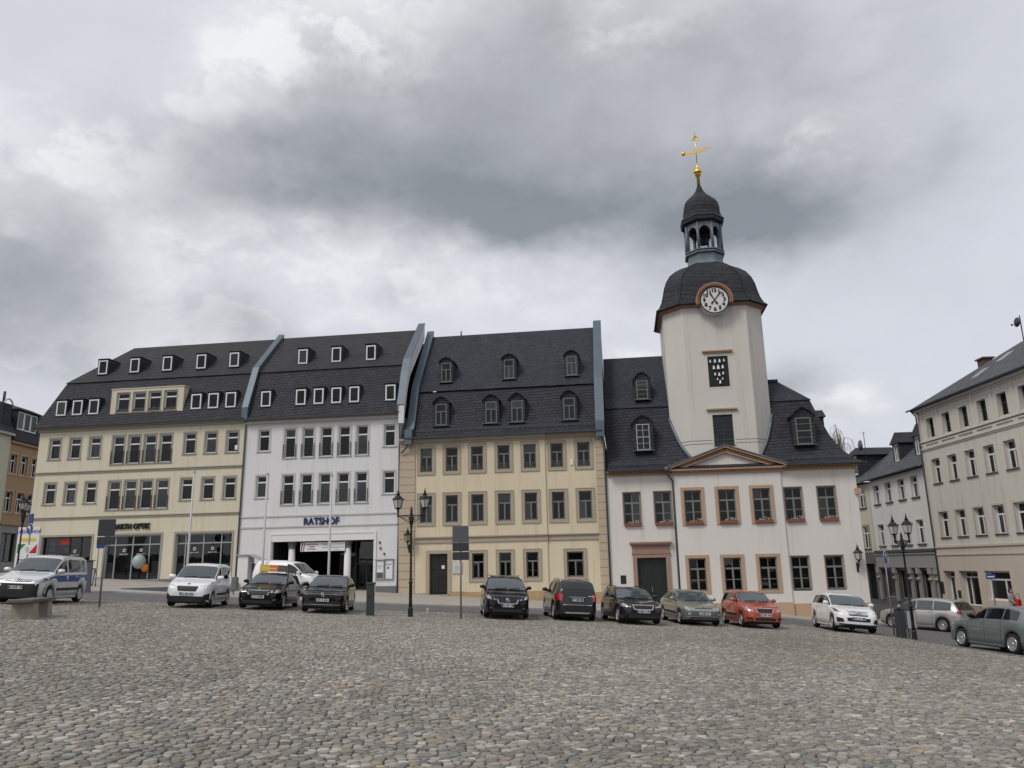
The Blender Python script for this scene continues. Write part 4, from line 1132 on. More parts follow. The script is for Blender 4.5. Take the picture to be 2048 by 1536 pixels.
    pr = [(3.52, 17.57, .64), (3.3, 17.79, .64), (3.12, 18.21, .64), (3.0, 18.71, .64), (2.9, 19.21, .64), (2.72, 19.71, .64), (2.45, 20.21, .6), (2.05, 20.61, .56), (1.6, 20.93, .5), (1.25, 21.13, .42)]
    for j in range(8): e.tube([ring(h, z, k)[j] for h, z, k in pr], .022, 5)
    e.build('ridge_lead', MAT['slate'], dome)
    # clock
    cz, r = 17.62, .86
    yf = wc - H - .66
    k = MB(); k.tube([(uc + .03, yf + .75, cz), (uc + .03, yf + .05, cz)], r, 40, False); ck = k.build('clock', MAT['clock_white'], b)
    k = MB(); k.torus((uc + .03, yf + .04, cz), r + .0, .035, 'y', 48, 6); k.build('clock_rim', MAT['letter_black'], ck)
    k = MB()
    for n in range(12):
        a = R(90 - 30 * n); me = text_mesh('12' if n == 0 else str(n), .33, .006, .018)
        M = Matrix.Translation((uc + .03 + .68 * r * math.cos(a) * 1.06, yf + .04, cz + .68 * r * math.sin(a) * 1.06)) @ Matrix.Rotation(PI / 2, 4, 'X')
        k.merge_mesh(me, M)
    k.build('numeral', MAT['letter_black'], ck)
    def hand(ang, ln, w, nm):
        a = R(ang); dx, dz = math.sin(a), math.cos(a); px, pz = dz, -dx; q = MB()
        P = [(-.33, w * .4), (-.30, w * 1.1), (-.2, w * 1.1), (-.12, w * .45), (ln * .35, w * .5), (ln * .62, w * .8), (ln * .8, w * 1.1), (ln * .84, w * .3), (ln, w * .25)]
        for (s0, w0), (s1, w1) in zip(P[:-1], P[1:]):
            v = [(uc + .03 + dx * s + px * t, yf + .005, cz + dz * s + pz * t) for s, t in ((s0, -w0), (s0, w0), (s1, w1), (s1, -w1))]
            v += [(x, yf + .02, z) for x, _, z in v]
            q.add(v, [(0, 1, 2, 3), (4, 7, 6, 5), (0, 4, 5, 1), (1, 5, 6, 2), (2, 6, 7, 3), (3, 7, 4, 0)])
        q.build(nm, MAT['letter_black'], ck)
    hand(-29, .60, .06, 'hour_hand'); hand(39, .74, .05, 'minute_hand')
    # arched hood over the clock
    k = MB(); n = 24; prof_ = [(r + .05, yf - .02), (r + .23, yf - .05), (r + .28, yf - .05), (r + .28, yf + 1.1), (r + .06, yf + 1.1)]
    rings = []
    for j in range(n + 1):
        a = R(-12 + 204 * j / n); rings.append([(uc + .03 + q * math.cos(a), yy, cz + q * math.sin(a)) for q, yy in prof_])
    k.loft(rings, True, True); ho = k.build('clock_hood', MAT['hood_red'], ck)
    k = MB()
    for j in range(34):
        a = R(-8 + 196 * j / 33); q = r + .15; u, z = uc + .03 + q * math.cos(a), cz + q * math.sin(a); k.box(u - .03, u + .03, yf - .09, yf - .03, z - .03, z + .03)
    k.build('dentil', MAT['dentil'], ho)
    # lantern
    ul = 13.07; T8 = math.tan(PI / 8)
    rg = lambda h, z: oct_ring(ul, wc, h, h * T8, z)
    m = MB(); m.loft([rg(1.28, 20.95), rg(1.2, 21.25), rg(1.12, 21.45), rg(1.12, 21.9), rg(1.28, 21.93), rg(1.28, 22.02), rg(1.16, 22.04), rg(1.16, 22.1)], True, True)
    m.loft([rg(1.2, 22.1), rg(1.27, 22.12), rg(1.27, 22.2), rg(1.18, 22.2)], True, True)
    ln = m.build('lantern', MAT['lead'], b)
    m = MB()
    for j in range(8):
        p, q = rg(1.13, 22.2)[j], rg(1.13, 22.2)[(j + 1) % 8]; P0 = Vector(p); dv = Vector(q) - P0; L_ = dv.length; dv.normalize(); nv = Vector((dv.y, -dv.x, 0))
        def at(s, z, off=0): return tuple(P0 + dv * s + nv * off + Vector((0, 0, z - P0.z)))
        zt = 24.2; ow = .10; arch = [(ow, 23.45), (ow + .06, 23.68), (L_ * .32, 23.82), (L_ / 2, 23.9), (L_ * .68, 23.82), (L_ - ow - .06, 23.68), (L_ - ow, 23.45)]
        for off in (0., -.13):
            m.poly([at(0, 22.2, off), at(ow, 22.2, off), at(ow, 23.45, off), at(0, 23.45, off)]); m.poly([at(L_ - ow, 22.2, off), at(L_, 22.2, off), at(L_, 23.45, off), at(L_ - ow, 23.45, off)])
            pts = [(0, 23.45)] + arch + [(L_, 23.45)]
            for (s0, z0), (s1, z1) in zip(pts[:-1], pts[1:]): m.quad(at(s0, z0, off), at(s1, z1, off), at(s1, zt, off), at(s0, zt, off))
        edge = [(ow, 22.2)] + arch + [(L_ - ow, 22.2)]
        for (s0, z0), (s1, z1) in zip(edge[:-1], edge[1:]): m.quad(at(s0, z0, 0), at(s0, z0, -.13), at(s1, z1, -.13), at(s1, z1, 0))
        m.tube([at(0, 22.2, .03), at(0, 24.15, .03)], .075, 8)
    m.build('arcade', MAT['lead'], ln)
    m = MB(); m.lathe([(.36, 22.95), (.33, 23.0), (.27, 23.15), (.2, 23.4), (.16, 23.5), (.03, 23.55), (.03, 24.2)], 16, (ul, wc, 0)); m.lathe([(.0, 22.80), (.07, 22.85), (.05, 22.92), (.02, 23.2)], 8, (ul, wc, 0)); m.box(ul - .9, ul + .9, wc - .06, wc + .06, 23.55, 23.68); m.build('bell', MAT['bronze'], ln)
    m = MB(); m.loft([rg(1.15, 24.18), rg(1.36, 24.22), rg(1.40, 24.3), rg(1.40, 24.5), rg(1.44, 24.52), rg(1.36, 24.62), rg(1.26, 24.78), rg(1.2, 25.1), rg(1.2, 25.4), rg(1.12, 25.8), rg(.95, 26.1), rg(.68, 26.38), rg(.42, 26.65), rg(.27, 26.9), rg(.16, 27.2), rg(.10, 27.45)], True, True)
    m.build('onion_cap', MAT['slate'], ln, uvproj=True)
    # gilded finial, ball and weather vane
    m = MB(); m.lathe([(.11, 27.4), (.11, 28.05), (.17, 28.08), (.24, 28.2), (.24, 28.28), (.31, 28.33), (.32, 28.45), (.26, 28.5), (.25, 28.6), (.13, 28.72), (.10, 28.8), (.05, 29.1), (.02, 29.12)], 18, (ul, wc, 0)); fi = m.build('finial', MAT['gold'], ln)
    m = MB(); m.tube([(ul, wc, 29.1), (ul, wc, 31.5)], .03, 6); m.build('vane_rod', MAT['gold'], ln)
    out_t = [(-.98, 29.95), (-.75, 30.0), (-.45, 30.03), (0, 30.12), (.35, 30.18), (.62, 30.30), (1.0, 30.28)]
    out_b = [(-.98, 29.86), (-.75, 29.80), (-.45, 29.82), (0, 29.90), (.35, 29.96), (.62, 30.13), (1.0, 30.24)]
    m = MB()
    for k in range(6):
        v = [(ul + out_t[k][0], wc - .012, out_t[k][1]), (ul + out_t[k + 1][0], wc - .012, out_t[k + 1][1]), (ul + out_b[k + 1][0], wc - .012, out_b[k + 1][1]), (ul + out_b[k][0], wc - .012, out_b[k][1])]
        v += [(x, wc + .012, z) for x, _, z in v]
        m.add(v, [(0, 3, 2, 1), (4, 5, 6, 7), (0, 1, 5, 4), (2, 3, 7, 6), (1, 2, 6, 5), (3, 0, 4, 7)])
    m.lathe([(0, -.13), (.1, -.08), (.13, 0), (.1, .08), (0, .13)], 12, (ul - .88, wc, 29.92)); m.torus((ul - .88, wc, 29.92), .17, .018, 'y', 14, 5)
    m.build('weather_vane', MAT['gold'], ln)
    m = MB(); m.torus((ul, wc, 31.05), .17, .032, 'y', 16, 5)
    for k in range(8):
        a = k * PI / 4; m.tube([(ul + .05 * math.cos(a), wc, 31.05 + .05 * math.sin(a)), (ul + .29 * math.cos(a), wc, 31.05 + .29 * math.sin(a))], .02, 5)
    m.build('star', MAT['gold'], ln)
    return b
town_hall()

# ------------------------------------------------------------------ the side street buildings on the right
def corner_house():
    b = thing('corner_house', 'grey cream three storey building with frieze windows on the right side of the square', 'building', (28, 50, 0), -PI / 2)
    cs = [-1.05 + 1.96 * k for k in range(12)]
    wins = [(c - .45, c + .45, 9.43, 10.72, 0) for c in cs] + [(c - .52, c + .52, 6.37, 7.98, 1) for c in cs] + [(c - .54, c + .54, 2.86, 4.5, 2) for c in cs]
    doors = [(-2.0, -.68, -1.2, .73, 'd'), (-.22, 1.82, -1.35, .75, 'd'), (2.5, 4.95, -.91, .77, 's'), (6.3, 8.3, -1.5, .75, 'd'), (9.2, 11.8, -.9, .77, 's'), (13, 14.6, -1.5, .75, 'd')]
    m = MB(); wall_mesh(m, -2.55, 22, 2.2, 11.5, [w[:4] for w in wins], 0, .34); m.quad((-2.55, 12, 2.2), (-2.55, 0, 2.2), (-2.55, 0, 11.5), (-2.55, 12, 11.5)); m.quad((22, 0, -4), (22, 12, -4), (22, 12, 11.5), (22, 0, 11.5)); m.build('wall', MAT['r_cream'], b)
    m = MB(); wall_mesh(m, -2.6, 22, -4, 2.2, [d[:4] for d in doors], -.03, .5); m.quad((-2.6, 12, -4), (-2.6, -.03, -4), (-2.6, -.03, 2.2), (-2.6, 12, 2.2)); m.build('ground_floor_wall', MAT['r_base'], b)
    i = MB(); i.quad((-2.5, 1.2, -3), (21.9, 1.2, -3), (21.9, 1.2, 11.4), (-2.5, 1.2, 11.4)); i.build('dark_backing', MAT['dark_backing'], b)
    for a, c, z0, z1, row in wins:
        if row == 0: window(b, a, c, z0, z1, 'half', depth=.28, fmat=MAT['dark_frame'], surround=(.13, .03, .0), smat=MAT['r_cream'])
        else:
            o = window(b, a, c, z0, z1, 'tee', depth=.26, surround=(.12, .02, .12), smat=MAT['r_cream'] if row == 1 else MAT['r_base'], sill=(.06, .08, .06), silmat=MAT['anthracite'])
            if RNG.random() < .6: blind(o, 'curtain', c - a, (z1 - z0) * .66)
    s = MB()
    for z, p in ((9.2, .13), (9.02, .07), (8.72, .10), (8.62, .05)): s.box(-2.62, 22, -p, 0, z, z + .09)
    for k in range(12): s.box(-1.05 + 1.96 * k - .98 - .12, -1.05 + 1.96 * k - .98 + .12, -.05, 0, 9.29, 11.2); s.box(-2.03 + 1.96 * k - .2, -2.03 + 1.96 * k + .2, -.08, 0, 8.81, 9.02)
    s.box(-2.6, 22, -.08, 0, 11.2, 11.33); s.box(-2.65, 22, -.28, 0, 11.33, 11.5)
    s.build('frieze', MAT['r_cream'], b)
    s = MB(); s.box(-2.62, 22, -.1, .0, 2.2, 2.32); s.box(-2.62, 22, -.08, -.03, 1.72, 1.8); s.build('string_course', MAT['r_base'], b)
    s = MB(); s.box(-2.62, 22, -.08, -.03, -4, -1.36); s.build('plinth', MAT['stonebase'], b)
    for a, c, z0, z1, kd in doors:
        if kd == 's':
            f = MB(); rect_frame(f, a, c, z0, z1, .1, .25, .33); f.box(a + .1, c - .1, .25, .33, z1 - .55, z1 - .45); f.box((a + c) / 2 + .25, (a + c) / 2 + .35, .25, .33, z0 + .1, z1 - .55); o = f.build('shop_window', MAT['white_frame'], b)
            link('pane', pane_mesh([(a + .08, c - .08, z0 + .08, z1 - .5), (a + .08, c - .08, z1 - .5, z1 - .08)], .29, MAT['shop_pane']), o)
            cu = MB(); cu.quad((a + .1, .45, z0), (c - .3, .45, z0), (c - .3, .45, z1 - .5), (a + .1, .45, z1 - .5)); cu.build('curtain', MAT['blind'], o)
        else:
            f = MB(); rect_frame(f, a, c, z0, z1, .09, .36, .44); f.box(a + .09, c - .09, .36, .44, z1 - .42, z1 - .34); f.box(a + .5, a + .58, .36, .44, z0 + .09, z1 - .42); o = f.build('door', MAT['white_frame'], b)
            link('pane', pane_mesh([(a + .07, a + .54, z0 + .07, z1 - .38), (a + .54, c - .07, z0 + .07, z1 - .38), (a + .07, c - .07, z1 - .38, z1 - .07)], .40, MAT['shop_pane']), o)
            st = MB(); st.box(a - .05, c + .05, -.5, .0, z0 - 1.2, z0 - .16); st.box(a, c, -.25, .3, z0 - .16, z0); st.build('doorstep', MAT['bench_stone'], o)
    p = MB(); p.box(-.02 - .55, -.25, -.06, -.03, -.9, -.45); p.box(-2.5, -2.15, -.07, -.03, -.7, .05); p.box(-1.35, -1.1, -.08, -.03, -.2, .1) if False else None; p.build('nameplate', MAT['bronze'], b)
    # roof with a hipped end and rooflights
    e, t = (-.42, 11.55), (4.2, 14.75); D = 12.4
    L = -2.95; hp = 3.1
    m = MB(); m.quad((L, *e), (22.4, *e), (22.4, *t), (hp, *t)); m.quad((L, D, e[1]), (L, *e), (hp, *t), (hp, D - t[0], t[1])); m.quad((22.4, D, e[1]), (L, D, e[1]), (hp, D - t[0], t[1]), (22.4, D - t[0], t[1])); m.quad((hp, *t), (22.4, *t), (22.4, D - t[0], t[1]), (hp, D - t[0], t[1])); m.quad((L, *e), (L, D, e[1]), (22.4, D, e[1]), (22.4, *e))
    m.build('roof', MAT['slate_right'], b, uvproj=True)
    sl = (t[1] - e[1]) / (t[0] - e[0])
    for u, w in ((2.6, 1.0), (3.4, 2.2), (7.0, 2.4), (9.5, 1.2)):
        s = MB(); z = e[1] + sl * (w - e[0])
        s.add([(u, w, z + .05), (u + .75, w, z + .05), (u + .75, w + .8, z + .8 * sl + .05), (u, w + .8, z + .8 * sl + .05), (u, w, z - .1), (u + .75, w, z - .1), (u + .75, w + .8, z + .8 * sl - .1), (u, w + .8, z + .8 * sl - .1)], [(0, 1, 2, 3), (0, 4, 5, 1), (1, 5, 6, 2), (2, 6, 7, 3), (3, 7, 4, 0)])
        s.build('rooflight', MAT['silver_frame'], b)
    c = MB(); c.box(-.85, -.1, 3.7, 4.3, 12.6, 14.55); c.box(-.95, .0, 3.6, 4.4, 14.55, 14.65); c.build('chimney', MAT['brick'], b)
    gutter_mb(-2.95, 22, -.5, 11.55).build('gutter', MAT['zinc'], b)
    pipe_mb([(-2.5, -.45, 11.5), (-2.52, -.1, 11.1), (-2.52, -.08, -2)]).build('downpipe', MAT['pipe'], b)
    return b
corner_house()

def street_house():
    th = math.atan2(-1, -.07)
    b = thing('street_house', 'old white two storey house with dark shop front and slate dormers behind the town hall', 'building', (28, 50, 0), th)
    cs = [-11.8, -9.45, -7.05, -4.83]
    wins = [(c - .58, c + .58, 5.78, 7.27, 0) for c in cs] + [(c - .58, c + .58, 2.55, 4.2, 1) for c in cs]
    m = MB(); wall_mesh(m, -13.3, -2.62, 2.1, 7.7, [w[:4] for w in wins], 0, .3); m.quad((-13.3, 9, -4), (-13.3, 0, -4), (-13.3, 0, 7.7), (-13.3, 9, 7.7)); m.build('wall', MAT['r_white'], b)
    i = MB(); i.quad((-13.2, 1, -3), (-2.7, 1, -3), (-2.7, 1, 7.6), (-13.2, 1, 7.6)); i.build('dark_backing', MAT['dark_backing'], b)
    for a, c, z0, z1, row in wins:
        o = window(b, a, c, z0, z1, 'tee', depth=.2, surround=(.1, .02, .0), smat=MAT['r_white'], sill=(.08, .1, .1), silmat=MAT['anthracite'])
        if RNG.random() < .6: blind(o, 'curtain', c - a, (z1 - z0) * .66)
    s = MB(); s.box(-13.35, -2.62, -.2, 0, 2.0, 2.2); s.build('cornice', MAT['anthracite'], b)
    # carved shop front
    sh = [(-12.6, -10.2, -1.3, .75), (-9.5, -7.2, -1.3, .75), (-5.6, -4.2, -1.3, .75)]; dr = (-6.9, -5.9, -2.2, .75)
    m = MB(); wall_mesh(m, -13.3, -2.62, -4, 2.0, sh + [dr], -.02, .3); m.build('shop_front', MAT['shop_dark'], b)
    s = MB(); s.box(-13.2, -2.7, -.14, -.02, 1.0, 1.85); s.box(-13.2, -2.7, -.22, -.02, .92, 1.0); s.box(-13.2, -2.7, -.22, -.02, 1.85, 1.93); s.build('fascia', MAT['shop_grey'], b)
    for k, u in enumerate((-12.95, -9.85, -7.05, -5.75, -3.9, -3.0)):
        s = MB(); s.box(u - .22, u + .22, -.16, -.02, -1.5, .5); s.box(u - .27, u + .27, -.26, -.02, .5, .9); s.lathe([(.16, -.1), (.2, .0), (.16, .1)], 10, (u, -.18, .15)); s.build('pilaster', MAT['shop_grey'], b)
    for a, c, z0, z1 in sh:
        f = MB(); rect_frame(f, a, c, z0, z1, .07, .15, .22); o = f.build('shop_window', MAT['shop_grey'], b); link('pane', pane_mesh([(a + .06, c - .06, z0 + .06, z1 - .06)], .18, MAT['shop_pane']), o)
        d = MB()
        for k in range(9):
            x = a + .2 + (c - a - .4) * random.random(); z = z0 + .1 + 1.3 * random.random(); d.box(x - .12, x + .12, .5, .6, z, z + .25)
        d.build('display', MAT['blind'], o)
    f = MB(); f.box(dr[0], dr[1], .1, .16, dr[2], dr[3]); f.build('door', MAT['door_dark'], b)
    # mansard roof with dormers
    e, k, t = (-.35, 7.78), (1.9, 9.7), (4.2, 10.9); m = MB()
    for p, q in ((e, k), (k, t)): m.quad((-13.5, *p), (-2.62, *p), (-2.62, *q), (-13.5, *q))
    m.quad((-2.62, 9, t[1]), (-13.5, 9, t[1]), (-13.5, *t), (-2.62, *t)); m.poly([(-13.5, 9, e[1]), (-13.5, *e), (-13.5, *k), (-13.5, *t), (-13.5, 9, t[1])]); m.quad((-13.5, *e), (-13.5, 9, e[1]), (-2.62, 9, e[1]), (-2.62, *e)); m.build('roof', MAT['slate_right'], b, uvproj=True)
    for c in (-9.3, -5.5):
        d = MB(); d.box(c - .62, c - .42, .9, 3.4, 8.7, 10.25); d.box(c + .42, c + .62, .9, 3.4, 8.7, 10.25); d.box(c - .42, c + .42, 1.3, 1.4, 8.7, 10.25); d.box(c - .42, c + .42, .9, 3.4, 8.6, 8.85)
        d.add([(c - .8, .75, 10.2), (c + .8, .75, 10.2), (c, .95, 11.1), (c - .8, 4., 10.2), (c + .8, 4., 10.2), (c, 4., 11.1)], [(0, 1, 2), (0, 2, 5, 3), (1, 4, 5, 2), (0, 3, 4, 1)])
        o = d.build('dormer', MAT['slate_steep'], b, uvproj=True)
        f = MB(); rect_frame(f, c - .42, c + .42, 8.85, 10.2, .1, .93, 1.0); f.box(c - .04, c + .04, .93, 1., 8.95, 10.1); f.build('window_frame', MAT['white_frame'], o); link('pane', pane_mesh([(c - .34, c + .34, 8.93, 10.12)], .98, MAT['pane']), o)
    c = MB(); c.box(-8.6, -7.7, 3.2, 4.0, 9.8, 11.5); c.lathe([(.3, 11.5), (.3, 11.75), (.22, 11.8), (.22, 12.2), (.36, 12.25), (.36, 12.45), (.24, 12.5), (.24, 12.75)], 10, (-8.15, 3.6, 0)); c.build('chimney', MAT['r_white'], b)
    gutter_mb(-13.5, -2.7, -.42, 7.78).build('gutter', MAT['zinc_dark'], b)
    return b
street_house()

def back_house():
    th = math.atan2(-1, -.07)
    o_ = Vector((28, 50, 0)) + Vector((.07, 1, 0)).normalized() * 13.32
    b = thing('back_house', 'narrow cream house with grey window surrounds squeezed between town hall and white street house', 'building', tuple(o_), th + R(5))
    wins = [(-1.9, -.8, 4.9 + .8, 7.3, 0), (-4.2, -3.2, 5.7, 7.3, 0), (-1.9, -.8, 2.4, 4.2, 1), (-4.2, -3.2, 2.4, 4.2, 1)]
    m = MB(); wall_mesh(m, -9, -.02, 2.1, 7.6, [w[:4] for w in wins], 0, .25); m.build('wall', MAT['l_cream'], b)
    m = MB(); wall_mesh(m, -9, -.02, -4, 2.1, [(-2.3, -.6, -1.6, 1.2), (-5, -3, -1.6, 1.2)], 0, .3); m.build('shop_front', MAT['shop_dark'], b)
    i = MB(); i.quad((-8.9, 1, -3), (-.1, 1, -3), (-.1, 1, 7.5), (-8.9, 1, 7.5)); i.build('dark_backing', MAT['dark_backing'], b)
    for a, c, z0, z1, r in wins: window(b, a, c, z0, z1, 'tee', depth=.12, surround=(.16, .03, .0), smat=MAT['sand_trim'], sill=(.1, .1, .1), silmat=MAT['anthracite'])
    m = MB(); m.quad((-9.2, -.4, 7.7), (.0, -.4, 7.7), (.0, 3.6, 10.6), (-9.2, 3.6, 10.6)); m.quad((0, 8, 7.7), (-9.2, 8, 7.7), (-9.2, 3.6, 10.6), (0, 3.6, 10.6)); m.quad((-9.2, -.4, 7.7), (-9.2, 8, 7.7), (0, 8, 7.7), (0, -.4, 7.7)); m.build('roof', MAT['slate_right'], b, uvproj=True)
    d = MB(); d.box(-4.2, -4.0, .5, 3.5, 8.2, 10.3); d.box(-2.6, -2.4, .5, 3.5, 8.2, 10.3); d.box(-4., -2.6, 1.0, 1.1, 8.2, 10.3); d.add([(-4.5, .3, 10.25), (-2.1, .3, 10.25), (-3.3, .9, 11.0), (-4.5, 4, 10.25), (-2.1, 4, 10.25), (-3.3, 4, 11.0)], [(0, 1, 2), (0, 2, 5, 3), (1, 4, 5, 2), (0, 3, 4, 1)]); o = d.build('dormer', MAT['slate_steep'], b, uvproj=True)
    f = MB(); rect_frame(f, -4., -2.6, 8.6, 10.2, .12, .55, .62); f.build('window_frame', MAT['white_frame'], o); link('pane', pane_mesh([(-3.9, -2.7, 8.7, 10.1)], .58, MAT['pane']), o)
    return b
back_house()

# ------------------------------------------------------------------ the street on the left
def tan_house():
    b = thing('tan_house', 'tan building with terracotta window surrounds and a black mansard roof at the far left', 'building', (-45, 60, 0), PI / 2)
    cs = [8.8 + 1.57 * k for k in range(5)]
    wins = [(c - .48, c + .48, 10.55, 12.25, 0) for c in cs] + [(c - .5, c + .5, 7.15, 8.93, 1) for c in cs]
    sh = [(8.5, 10.6, 2.8, 5.3), (11.2, 13.4, 2.8, 5.3)]
    m = MB(); wall_mesh(m, 8.1, 16.5, 6.0, 13.4, [w[:4] for w in wins], 0, .3); m.quad((16.5, 0, 0), (16.5, 9, 0), (16.5, 9, 13.4), (16.5, 0, 13.4)); m.build('wall', MAT['l_tan'], b)
    m = MB(); wall_mesh(m, 8.1, 16.5, 0, 6.0, sh, -.01, .3); m.build('shop_front', MAT['shop_grey'], b)
    i = MB(); i.quad((8.2, 1, 0), (16.4, 1, 0), (16.4, 1, 13.3), (8.2, 1, 13.3)); i.build('dark_backing', MAT['dark_backing'], b)
    for a, c, z0, z1, r in wins:
        o = window(b, a, c, z0, z1, 'tee', depth=.2, surround=(.2, .05, .2), smat=MAT['terracotta'], sill=(.02, .04, .06), silmat=MAT['terracotta']); blind(o, 'curtain', c - a, (z1 - z0) * .66)
    for a, c, z0, z1 in sh:
        f = MB(); rect_frame(f, a, c, z0, z1, .08, .2, .28); f.box((a + c) / 2 - .04, (a + c) / 2 + .04, .2, .28, z0 + .08, z1 - .08); o = f.build('shop_window', MAT['anthracite'], b); link('pane', pane_mesh([(a + .06, c - .06, z0 + .06, z1 - .06)], .24, MAT['shop_pane']), o)
    s = MB(); s.box(8.1, 16.5, -.15, 0, 6.0, 6.25); s.box(8.1, 16.5, -.2, 0, 13.2, 13.45); s.build('cornice', MAT['l_tan'], b)
    e, k, t = (-.35, 13.5), (.9, 16.6), (4, 17.9); m = MB()
    for p, q in ((e, k), (k, t)): m.quad((8.1, *p), (16.8, *p), (16.8, *q), (8.1, *q))
    m.poly([(16.8, *e), (16.8, 9, 13.5), (16.8, 9, 17.9), (16.8, *t), (16.8, *k)]); m.poly([(8.1, 9, 13.5), (8.1, *e), (8.1, *k), (8.1, *t), (8.1, 9, 17.9)]); m.quad((8.1, *t), (16.8, *t), (16.8, 9, t[1]), (8.1, 9, t[1])); m.build('roof', MAT['slate_steep'], b, uvproj=True)
    d = MB(); d.box(8.5, 8.65, -.05, 2, 14.3, 16.3); d.box(11.6, 11.75, -.05, 2, 14.3, 16.3); d.box(8.65, 11.6, .3, .4, 14.3, 16.3); d.box(8.4, 11.85, -.2, 2.2, 16.3, 16.42); o = d.build('dormer', MAT['slate_steep'], b, uvproj=True)
    f = MB(); cl = []
    for k_ in range(3): rect_frame(f, 8.68 + .98 * k_, 9.6 + .98 * k_, 14.55, 16.2, .09, 0, .07); cl.append((8.76 + .98 * k_, 9.52 + .98 * k_, 14.63, 16.12))
    f.build('window_frame', MAT['white_frame'], o); link('pane', pane_mesh(cl, .05, MAT['pane']), o)
    c = MB(); c.tube([(9.4, 4, 17.8), (9.4, 4, 19.0)], .12, 8); c.tube([(10.9, 3, 17.3), (10.9, 3, 18.6)], .12, 8); c.build('chimney', MAT['anthracite'], b)
    return b
tan_house()

def edge_house():
    b = thing('edge_house', 'pale cream building cut off by the left edge with a dark roof above', 'building', (-45, 60, 0), PI / 2)
    cs = [6.2 - 2.2 * k for k in range(6)]
    wins = [(c - .5, c + .5, 10.3, 12.0, 0) for c in cs] + [(c - .5, c + .5, 7.0, 8.8, 1) for c in cs] + [(c - .8, c + .8, 3.0, 5.2, 2) for c in cs[::2]]
    m = MB(); wall_mesh(m, -8, 8.08, 0, 14.0, [w[:4] for w in wins], -.05, .3); m.quad((8.08, -.05, 0), (8.08, 9, 0), (8.08, 9, 14), (8.08, -.05, 14)); m.build('wall', MAT['l_cream'], b)
    i = MB(); i.quad((-7.9, 1, 0), (8., 1, 0), (8., 1, 13.9), (-7.9, 1, 13.9)); i.build('dark_backing', MAT['dark_backing'], b)
    for a, c, z0, z1, r in wins: window(b, a, c, z0, z1, 'tee', wf=-.05, depth=.2, surround=(.14, .03, .1), smat=MAT['white_trim'])
    s = MB(); s.box(-8, 8.15, -.35, 0, 13.8, 14.05); s.build('cornice', MAT['l_cream'], b)
    m = MB(); m.quad((-8, -.45, 14.05), (8.2, -.45, 14.05), (8.2, 3.5, 18.2), (-8, 3.5, 18.2)); m.poly([(8.2, -.45, 14.05), (8.2, 9, 14.05), (8.2, 9, 17), (8.2, 3.5, 18.2)]); m.quad((8.2, 9, 17), (-8, 9, 17), (-8, 3.5, 18.2), (8.2, 3.5, 18.2)); m.build('roof', MAT['slate_steep'], b, uvproj=True)
    d = MB(); d.box(6.6, 7.9, .1, 2.5, 14.6, 16.6); o = d.build('dormer', MAT['slate_steep'], b, uvproj=True); d = MB(); d.torus((7.25, .05, 16.4), .62, .07, 'y', 12, 6, (.2, PI - .2)); d.build('arch_trim', MAT['white_trim'], o)
    return b
edge_house()
# ------------------------------------------------------------------ cars
TOPS = {
 'hatch': [(0, .40), (.012, .485), (.05, .55), (.2, .635), (.285, .668), (.38, .81), (.47, .945), (.55, .99), (.64, 1), (.8, .965), (.885, .90), (.93, .78), (.968, .66), (.985, .58), (1, .40)],
 'wagon': [(0, .40), (.012, .485), (.05, .55), (.2, .635), (.28, .668), (.37, .81), (.455, .945), (.53, .99), (.62, 1), (.80, .985), (.905, .93), (.95, .80), (.978, .67), (.99, .57), (1, .40)],
 'van': [(0, .34), (.012, .43), (.05, .505), (.17, .585), (.235, .625), (.32, .78), (.40, .925), (.47, .98), (.6, 1), (.88, .99), (.95, .96), (.98, .80), (.99, .6), (1, .32)],
 'mpv': [(0, .37), (.012, .455), (.05, .525), (.16, .61), (.235, .648), (.33, .80), (.42, .93), (.52, .99), (.62, 1), (.83, .97), (.915, .92), (.955, .78), (.982, .64), (.99, .56), (1, .38)],
 'suv': [(0, .42), (.012, .52), (.04, .585), (.2, .65), (.29, .675), (.36, .81), (.42, .93), (.49, .985), (.6, 1), (.86, .975), (.93, .93), (.965, .80), (.985, .66), (.99, .58), (1, .40)],
 'notch': [(0, .40), (.012, .47), (.05, .53), (.2, .615), (.285, .65), (.38, .80), (.47, .95), (.56, 1), (.68, .985), (.80, .86), (.90, .72), (.965, .67), (.985, .59), (1, .40)],
}
GLS = {'hatch': (.292, .475, .895, .962, .30, .86), 'wagon': (.287, .462, .912, .974, .295, .89), 'van': (.242, .41, .952, .986, .255, .93), 'mpv': (.242, .43, .922, .978, .25, .90), 'suv': (.296, .43, .935, .982, .305, .91), 'notch': (.292, .475, .70, .89, .30, .80)}
PLAN = [(0, .60), (.006, .70), (.02, .81), (.05, .895), (.1, .955), (.2, .99), (.4, 1), (.7, 1), (.86, .975), (.94, .92), (.975, .86), (.993, .78), (1, .68)]

def pchip(xs, ys, x):
    xs = np.array(xs, float); ys = np.array(ys, float); h = np.diff(xs); d = np.diff(ys) / h; m = np.zeros_like(xs)
    for i in range(1, len(xs) - 1):
        if d[i - 1] * d[i] > 0: w1, w2 = 2 * h[i] + h[i - 1], h[i] + 2 * h[i - 1]; m[i] = (w1 + w2) / (w1 / d[i - 1] + w2 / d[i])
    m[0], m[-1] = d[0], d[-1]
    i = np.clip(np.searchsorted(xs, x) - 1, 0, len(h) - 1); t = (x - xs[i]) / h[i]
    return (1 + 2 * t) * (1 - t) ** 2 * ys[i] + t * (1 - t) ** 2 * h[i] * m[i] + t * t * (3 - 2 * t) * ys[i + 1] + t * t * (t - 1) * h[i] * m[i + 1]

